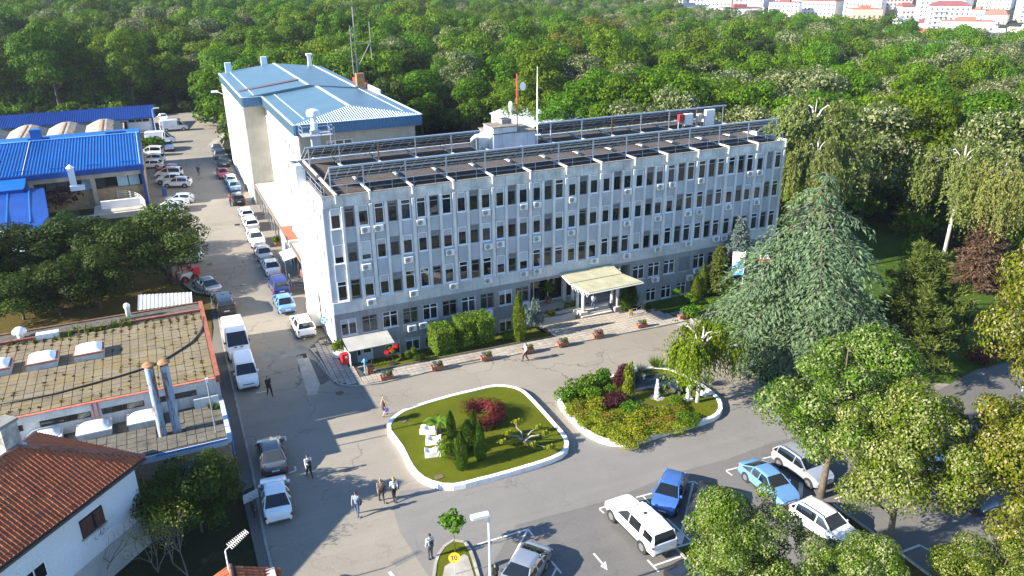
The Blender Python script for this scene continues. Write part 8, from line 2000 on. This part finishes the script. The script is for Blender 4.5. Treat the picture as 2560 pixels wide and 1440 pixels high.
MB().box(-.21,-.21,.05,.21,.21,.74).build('liner', DARK, t, local=True); MB().box(-.27,-.27,.86,.27,.27,.9).box(-.26,-.26,.78,-.22,-.22,.86).box(.22,.22,.78,.26,.26,.86).box(-.26,.22,.78,-.22,.26,.86).box(.22,-.26,.78,.26,-.22,.86).build('lid', DARK, t, local=True)
p = G(926,922); t = thing('bollard_lamp', 'short black bollard lamp at the corner of the front lawn', 'lamp', (p.x+.2,p.y,p.z+.1)); MB().cyl((0,0,0),(0,0,.62),.06,n=10).lathe((0,0,.62),[(.09,0),(.09,.05),(0,.08)],10).build('post', DARK, t, local=True)
for q, lb in (((1259,857),'short black bollard lamp in the shade beside the hedge'),): p = G(*q); t = thing('bollard_lamp', lb, 'lamp', (p.x,p.y,p.z)); MB().cyl((0,0,0),(0,0,.65),.06,n=10).build('post', DARK, t, local=True)
# flower stand with red geraniums
p = G(982,910); t = thing('flower_stand', 'stemmed stand overflowing with red geraniums on the front lawn', 'flower stand', (p.x,p.y,p.z+.05)); MB().cyl((0,0,0),(0,0,1.1),.03,n=6).lathe((0,0,0),[(.34,0),(.34,.05),(.1,.07)],14).build('stem', DARK, t, local=True); MB().lathe((0,0,1.0),[(.1,0),(.45,.12),(.48,.16),(0,.14)],14).build('bowl', DARK, t, local=True)
for k, (x, y, z, r_) in enumerate(((-.38,0,1.05,.32),(.42,.05,1.45,.26),(0,0,1.3,.3))): link('red_flowers', bush(440+k,r_,.42,260,.11,L_FLOWER,3), t, loc=Vector((x,y,z-.1)), local=True)
link('plant', bush(445,.42,.45,300,.12,L_BUSH,4), t, loc=Vector((0,0,1.12)), local=True)
# potted tree on the platform, flag poles, yellow floor sign
p = on_z(1371,758,.1); t = thing('potted_tree', 'bright leafy tree in a terracotta pot on the entrance platform', 'potted plant', (p.x,p.y,.1)); MB().lathe((0,0,0),[(.26,0),(.36,.55),(.38,.62),(.3,.62),(.3,.54),(0,.54)],14).build('pot', TERRA, t, local=True, smooth=True, auto=40)
cr_, tr_ = broadleaf(451,2.2,.62,.5,650,.20,L_HEDGE,lob=.5,nl=6,rad0=.03); link('crown', cr_, t, loc=Vector((0,0,.5)), local=True); link('trunk', tr_, t, loc=Vector((0,0,.5)), local=True)
p = G(668,617); t = thing('terracotta_pot', 'clipped bush in a terracotta pot at the mouth of the covered way', 'potted plant', tuple(G(692,615))); MB().lathe((0,0,0),[(.22,0),(.32,.5),(.34,.56),(.27,.56),(0,.5)],12).build('pot', TERRA, t, local=True, smooth=True, auto=40); link('plant', bush(452,.42,.9,500,.15,L_BUSH,4), t, loc=Vector((0,0,.45)), local=True)
p = G(1578,790); t = thing('floor_sign', 'yellow folding wet floor sign on the paving by the curved railing', 'sign', (p.x,p.y,p.z+.1), rad(12)); YL = plain('sign_yellow', (.75,.42,.01), .5)
for s_ in (-1,1): MB().add([(-.17,s_*.16,0),(.17,s_*.16,0),(.11,s_*.02,.68),(-.11,s_*.02,.68),(-.17,s_*.16+.015,0),(.17,s_*.16+.015,0),(.11,s_*.02+.015,.68),(-.11,s_*.02+.015,.68)], [(0,1,2,3),(7,6,5,4),(0,4,5,1),(1,5,6,2),(2,6,7,3),(3,7,4,0)]).build('panel', YL, t, local=True)
p = G(1852,742); H = rise(p,628); t = thing('flagpole', 'white flagpole with a long white and blue banner', 'flagpole', p, rad(-42)); MB().cyl((0,0,0),(0,0,H),.06,.04,10).build('pole', WHITE, t, local=True); MB().cyl((0,0,H-.15),(-1.3,-.1,H-.15),.025,n=6).build('arm', WHITE, t, local=True)
FLG = NT('banner'); FLG.set(Roughness=.7); tc = FLG.n('ShaderNodeTexCoord').outputs['UV']; sp = FLG.n('ShaderNodeSeparateXYZ'); FLG.l(tc, sp.inputs[0])
FLG.col(FLG.mix(FLG.math('LESS_THAN', FLG.math('ADD', sp.outputs[1], FLG.math('MULTIPLY', sp.outputs[0], .42)), .80), (.74,.74,.74), (.10,.38,.72))); FLG = FLG.mat
def banner(name, H, w, h, z0, mt, par, y0=0.0, dirx=-1, nx=10, nz=14, amp=.07):
    mb = MB(); uv = []
    for j in range(nz+1):
        for i in range(nx+1):
            u_, v_ = i/nx, j/nz; mb.v.append((dirx*(.06+w*u_*(1-.10*(1-v_))), y0+amp*math.sin(u_*7+v_*2)*(1.1-v_*.6)-.1*u_, z0+h*v_-.05*u_)); uv.append((u_,v_))
    for j in range(nz):
        for i in range(nx): a = j*(nx+1)+i; mb.f.append((a,a+1,a+nx+2,a+nx+1)); mb.m.append(0)
    me = mb.mesh(name, mt, smooth=True); ul = me.uv_layers.new(name='UVMap')
    for l in me.loops: ul.data[l.index].uv = uv[l.vertex_index]
    return link(name, me, par, local=True)
fl = banner('banner', H, 1.25, 2.55, H-2.75, FLG, t)
def marks(par, rows, m):           # the banner's print, too small to read: rows of short strokes
    mb = MB(); rk = random.Random(6)
    for x0, x1, z, h in rows:
        x = x0
        while x < x1: w = rk.uniform(.05,.11); mb.box(x,-.20,z,min(x+w,x1),-.185,z+h*rk.uniform(.7,1)); x += w+.04
    return mb
marks(t, ((-.95,-.28,H-.72,.10),), 0).build('print', plain('banner_grey', (.42,.43,.45), .7), t, local=True); marks(t, ((-1.0,-.3,H-2.20,.14),(-.95,-.4,H-2.42,.14)), 0).build('print', PLATE, t, local=True)
p2 = p+Vector((1.9,1.2,0)); H2 = H-.2; t = thing('flagpole', 'flagpole with a blue white and red flag half hidden by the cedar', 'flagpole', p2, rad(-42)); MB().cyl((0,0,0),(0,0,H2),.06,.04,10).build('pole', WHITE, t, local=True)
TRI = NT('tricolour'); TRI.set(Roughness=.7); tc = TRI.n('ShaderNodeTexCoord').outputs['UV']; sp = TRI.n('ShaderNodeSeparateXYZ'); TRI.l(tc, sp.inputs[0]); rp_ = TRI.ramp(sp.outputs[1], [(0,(.50,.05,.05)),(.34,(.74,.74,.74)),(.67,(.08,.28,.62))]); TRI.t.nodes[-1].color_ramp.interpolation = 'CONSTANT'; TRI.col(rp_); TRI = TRI.mat
banner('flag', H2, 2.0, 1.5, H2-1.7, TRI, t, dirx=1, amp=.14)
# number sign
p = G(1138,1440); H = rise(p,1397); t = thing('number_sign', 'yellow oval sign with the number 10 on a thin stake', 'sign', (p.x,p.y,p.z+.1)); MB().cyl((0,0,0),(0,0,H-.1),.02,n=6).build('stake', STEEL, t, local=True)
fa = (CAM-p); fa.z *= .6; fa.normalize(); ux = Vector((0,0,1)).cross(fa).normalized(); uz = fa.cross(ux); c_ = Vector((0,0,H-.02)); n_ = 28
ov = lambda off: [c_+fa*off+ux*math.cos(2*math.pi*i/n_)*.34+uz*math.sin(2*math.pi*i/n_)*.30 for i in range(n_)]
mb = MB(); mb.add(ov(.02)+ov(.045), [tuple(range(n_))[::-1], tuple(range(n_,2*n_))]+[(i,(i+1)%n_,n_+(i+1)%n_,n_+i) for i in range(n_)]); mb.build('sign_face', plain('sign_amber', (.70,.38,.01), .45), t, local=True)
e = c_+fa*.052; mb = MB(); at = lambda x, y: e+ux*x+uz*y
mb.quad(at(-.135,-.13), at(-.085,-.13), at(-.085,.14), at(-.135,.14)); mb.quad(at(-.135,.14), at(-.135,.085), at(-.20,.05), at(-.20,.10))
for i in range(20):
    a, b = 2*math.pi*i/20, 2*math.pi*(i+1)/20; mb.quad(*[at(.075+r*math.cos(q)*.72, r2*math.sin(q)) for r, r2, q in ((.13,.14,a),(.13,.14,b),(.068,.088,b),(.068,.088,a))])
mb.build('number', DARK, t, local=True)
# street lamps and poles
def lamp(base, topy, label, head=.9, hd=math.pi, arm=.5, r=.075):
    p = G(*base); H = rise(p,topy); t = thing('street_lamp', label, 'street lamp', p, hd); PL = plain('lamp_post_pale', (.50,.56,.60), .45)
    MB().tube([(0,0,0),(0,0,H*.5),(0,0,H)], [r*1.3,r,r*.8], 10).build('post', PL, t, local=True); MB().tube([(0,0,H),(arm,0,H+.12)], .04, 6).build('arm', PL, t, local=True)
    hm = MB(); hm.bev(arm-.1,-.17,H+.06,arm-.1+head,.17,H+.26,.06); hm.build('lamp_head', plain('lamp_head_pale', (.62,.64,.65), .4), t, local=True); MB().box(arm+.05,-.12,H+.03,arm-.2+head,.12,H+.065).build('lamp_glass', LAMP, t, local=True); return t
lamp((1229,1560), 1290, 'near street lamp with a pale box head, cut off by the bottom edge', hd=rad(175), arm=.05, head=1.0)
lamp((2533,1062), 942, 'street lamp at the right edge above the park path', hd=rad(20), arm=.1, head=.8)
lamp((418,372), 292, 'thin street lamp in front of the garage block', hd=rad(180), arm=.1, head=.7, r=.06); lamp((390,330), 273, 'street lamp at the corner of the garage block roof', hd=rad(0), arm=.4, head=1.2, r=.06); lamp((331,268), 182, 'tall street lamp in the dark edge of the wood', hd=rad(0), arm=.2, head=.9, r=.07)
t = thing('wall_lamp', 'white lamp on a bent arm at the far eave of the blue roofed block', 'lamp', (12.2,147,12.6)); MB().tube([(12.3,147,12.6),(11.2,146.6,13.3)], .06, 6).build('arm', WHITE, t); MB().bev(10.2,146.3,13.2,11.3,146.8,13.5,.08).build('lamp_head', WHITE, t)
p = G(557,1176); t = thing('wire_pole', 'thin dark wire pole beside the boiler house', 'pole', p); H = rise(p,946); MB().cyl((0,0,0),(0,0,H),.05,n=8).build('pole', mat('mast_grey', (.2,.2,.2)), t, local=True); MB().box(-.09,-.09,H-.3,.09,.09,H).build('cap', WHITE, t, local=True); MB().tube([(0,0,H-.4),(-1.0,.5,H-.6),(-1.9,1.2,H-.5)], .012, 4).build('wire', DARK, t, local=True)
p = G(551,1150); t = thing('wire_pole', 'short white pole at the lower roof corner of the boiler house', 'pole', p); H = rise(p,1074); MB().cyl((0,0,0),(0,0,H),.06,n=8).build('pole', WHITE, t, local=True)
p = G(563,1134); t = thing('notice_box', 'orange notice box on the wall corner beside the kerb', 'box', (p.x,p.y,p.z)); MB().box(-.14,-.1,.5,.14,.1,1.2).build('box', plain('box_orange', (.65,.30,.03), .5), t, local=True); MB().box(-.03,-.03,0,.03,.03,.5).build('leg', STEEL, t, local=True)
p = G(587,765); t = thing('traffic_cone', 'red and white traffic cone in the shaded road', 'cone', p); 
MB().box(-.19,-.19,0,.19,.19,.04).build('base', plain('cone_red', (.55,.05,.03), .5), t, local=True); MB().lathe((0,0,.04),[(.14,0),(.10,.22)],12).build('lower_band', plain('cone_red', (.55,.05,.03)), t, local=True); MB().lathe((0,0,.26),[(.10,0),(.075,.16)],12).build('white_band', WHITE, t, local=True); MB().lathe((0,0,.42),[(.075,0),(.03,.26),(0,.27)],12).build('upper_band', plain('cone_red', (.55,.05,.03)), t, local=True)
p = G(412,489); t = thing('wheelie_bin', 'blue wheeled bin beside the workshop wall', 'bin', p); MB().bev(-.35,-.35,.08,.35,.35,1.1,.04).build('body', plain('bin_blue', (.03,.09,.28), .5), t, local=True); MB().bev(-.38,-.4,1.1,.38,.38,1.18,.03).build('lid', plain('bin_blue', (.03,.09,.28)), t, local=True)
p = G(640,1205); t = thing('coiled_hose', 'coiled dark hose lying on the shaded walk', 'hose', (-.0+p.x-1.2,p.y-.2,gz(p.x)+.1)); MB().tube([(.55*math.cos(i*.5)*(1-.01*i),.55*math.sin(i*.5)*(1-.01*i),.03+.004*i) for i in range(32)], .03, 5).build('coil', DARK, t, local=True)
# wire fence at the far end
t = thing('wire_fence', 'pale wire fence panel at the far corner of the blue roofed block', 'fence', tuple(G(552,292))); a, b = G(548,284), G(566,300); mb = MB()
for k in range(6): q = a.lerp(b,k/5); mb.cyl(q, q+Vector((0,0,1.8)), .04, n=5)
mb.build('post', STEEL, t); mb = MB(); [mb.tube([a+Vector((0,0,z)), b+Vector((0,0,z))], .03, 4) for z in (.3,.8,1.3,1.75)]; mb.build('rail', STEEL, t)

# ------------------------------------------------------------------ fountain
WTR = NT('water'); WTR.set(Roughness=.06); WTR.b.inputs['IOR'].default_value = 1.33; p_ = WTR.pos(); WTR.col(WTR.ramp(WTR.noise(p_, 2.5, 5), [(.35,(.010,.020,.028)),(.75,(.03,.055,.068))])); WTR.bump(WTR.noise(p_, 7, 4, .7), .5, .06); WTR = WTR.mat
GRN_ = mat('dark_granite', (.055,.06,.068), .35, var=.2, scale=2); f4 = lambda x, y: (1380+x/4.364, 800+y/4.364)
FT = thing('fountain', 'dark stone fountain with two basins and a white foaming jet', 'fountain', tuple(G(*f4(1150,870))))
def basin(pts, zr, zw, w):
    pl = P([f4(*q) for q in pts], zr)
    if area2(pl) < 0: pl = pl[::-1]
    inn = [tuple(q[:2]) for q in offset_loop(pl, w)]; n_ = len(pl); mb = MB(); g_ = lambda q, z: (q[0],q[1],gz(q[0])+z)
    mb.v = [g_(q,-.05) for q in pl]+[g_(q,zr) for q in pl]+[g_(q,zr) for q in inn]+[g_(q,-.02) for q in inn]
    for k in range(3):
        for i in range(n_): mb.f.append((k*n_+i,k*n_+(i+1)%n_,(k+1)*n_+(i+1)%n_,(k+1)*n_+i)); mb.m.append(0)
    b_ = mb.build('basin_wall', GRN_, FT); 
    MB().sheet(inn, lift(zw)).build('water', WTR, FT); return b_
basin([(905,640),(1000,605),(1120,585),(1250,590),(1340,640),(1460,700),(1400,790),(1290,720),(900,760)], .72, .60, .10)
basin([(865,790),(960,745),(1180,725),(1395,865),(1385,900),(1290,925),(1120,960),(940,895)], .50, .40, .14)
jp = G(*f4(1140,850), .4); MB()
FOAM = leafmat('foam', [(.75,.77,.80),(.85,.86,.88)], orand=0, hue=0, trans=.4, rough=.4); rj = np.random.default_rng(5); n_ = 2600; z = rj.random(n_)**.8; hJ = rise(jp, 948)
r__ = (.05+.20*(1-z)**1.2)*np.sqrt(rj.random(n_)); a_ = rj.uniform(0,6.28,n_); PJ = np.stack([jp.x+r__*np.cos(a_), jp.y+r__*np.sin(a_), jp.z+z*hJ],1)
k_ = 600; r2 = .25+.35*rj.random(k_); a2 = rj.uniform(0,6.28,k_); PJ = np.concatenate([PJ, np.stack([jp.x+r2*np.cos(a2), jp.y+r2*np.sin(a2), jp.z+.02+.08*rj.random(k_)],1)]); s_ = .05*rj.uniform(.5,1.5,len(PJ))
link('jet', leaves_mesh('jet', PJ, rand_dirs(rj,len(PJ))+np.array((0,0,-.8))[None,:], rand_dirs(rj,len(PJ)), s_*1.6, s_, FOAM), FT)
mb = MB().tube([tuple(jp),(jp.x,jp.y,jp.z+hJ*.6),(jp.x,jp.y,jp.z+hJ*.97)], [.17,.10,.03], 8); mb.build('jet_core', plain('foam_white', (.8,.82,.84), .35), FT, smooth=True)
for q, hh in (((1000,650),.5),((1370,690),.35)):
    jp2 = G(*f4(*q), .6); k_ = 260; z = rj.random(k_); rr_ = .04+.2*(z**2)*rj.random(k_); a_ = rj.uniform(0,6.28,k_); PJ = np.stack([jp2.x+rr_*np.cos(a_), jp2.y+rr_*np.sin(a_), jp2.z+z*hh],1); link('jet', leaves_mesh('jet', PJ, rand_dirs(rj,k_), rand_dirs(rj,k_), .06*np.ones(k_), .035*np.ones(k_), FOAM), FT)
p = G(*f4(1490,875),.36)-Vector((0,0,.12)); t = thing('memorial_stone', 'small pale standing stone with a dark plaque beside the fountain', 'stone', (p.x,p.y,p.z+.12)); MB().bev(-.32,-.22,0,.32,.22,.22,.03).build('foot', STW, t, local=True); MB().bev(-.22,-.14,.22,.22,.14,1.35,.04).build('block', STW, t, local=True); MB().box(.02,-.155,.45,.2,-.14,1.2).build('plaque', GRN_, t, local=True)
rk = random.Random(3)
for i, q in enumerate(((880,610),(905,598),(930,590),(1640,850),(1690,845),(1720,840),(1660,870))):
    p = G(*f4(*q)); mb = MB(); s_ = rk.uniform(.2,.4); bm2 = bmesh.new(); bmesh.ops.create_icosphere(bm2, subdivisions=2, radius=s_)
    for v in bm2.verts: v.co = v.co*rk.uniform(.8,1.1); v.co.z *= .6
    me = bpy.data.meshes.new('rock'); bm2.to_mesh(me); bm2.free(); me.materials.append(STW); o = link('rock', me, loc=(p.x,p.y,p.z+.42)); tag(o, 'pale rock at the edge of the fountain bed, on the %s side' % ('left' if i < 3 else 'right'), 'rock', 'pale rocks in the fountain bed, %s side' % ('left' if i < 3 else 'right'))
# ------------------------------------------------------------------ summer haze over the far wood and the town
hz_ = bpy.data.materials.new('haze'); hz_.use_nodes = True; hn = hz_.node_tree; hn.nodes.clear(); hv = hn.nodes.new('ShaderNodeVolumePrincipled'); ho = hn.nodes.new('ShaderNodeOutputMaterial')
hv.inputs['Color'].default_value = (.80,.88,1.0,1); hv.inputs['Density'].default_value = .0001; hv.inputs['Anisotropy'].default_value = .2; hn.links.new(hv.outputs[0], ho.inputs['Volume'])
o = MB().box(-720,-80,-48,1520,1470,62).build('haze', hz_); o['kind'] = 'stuff'
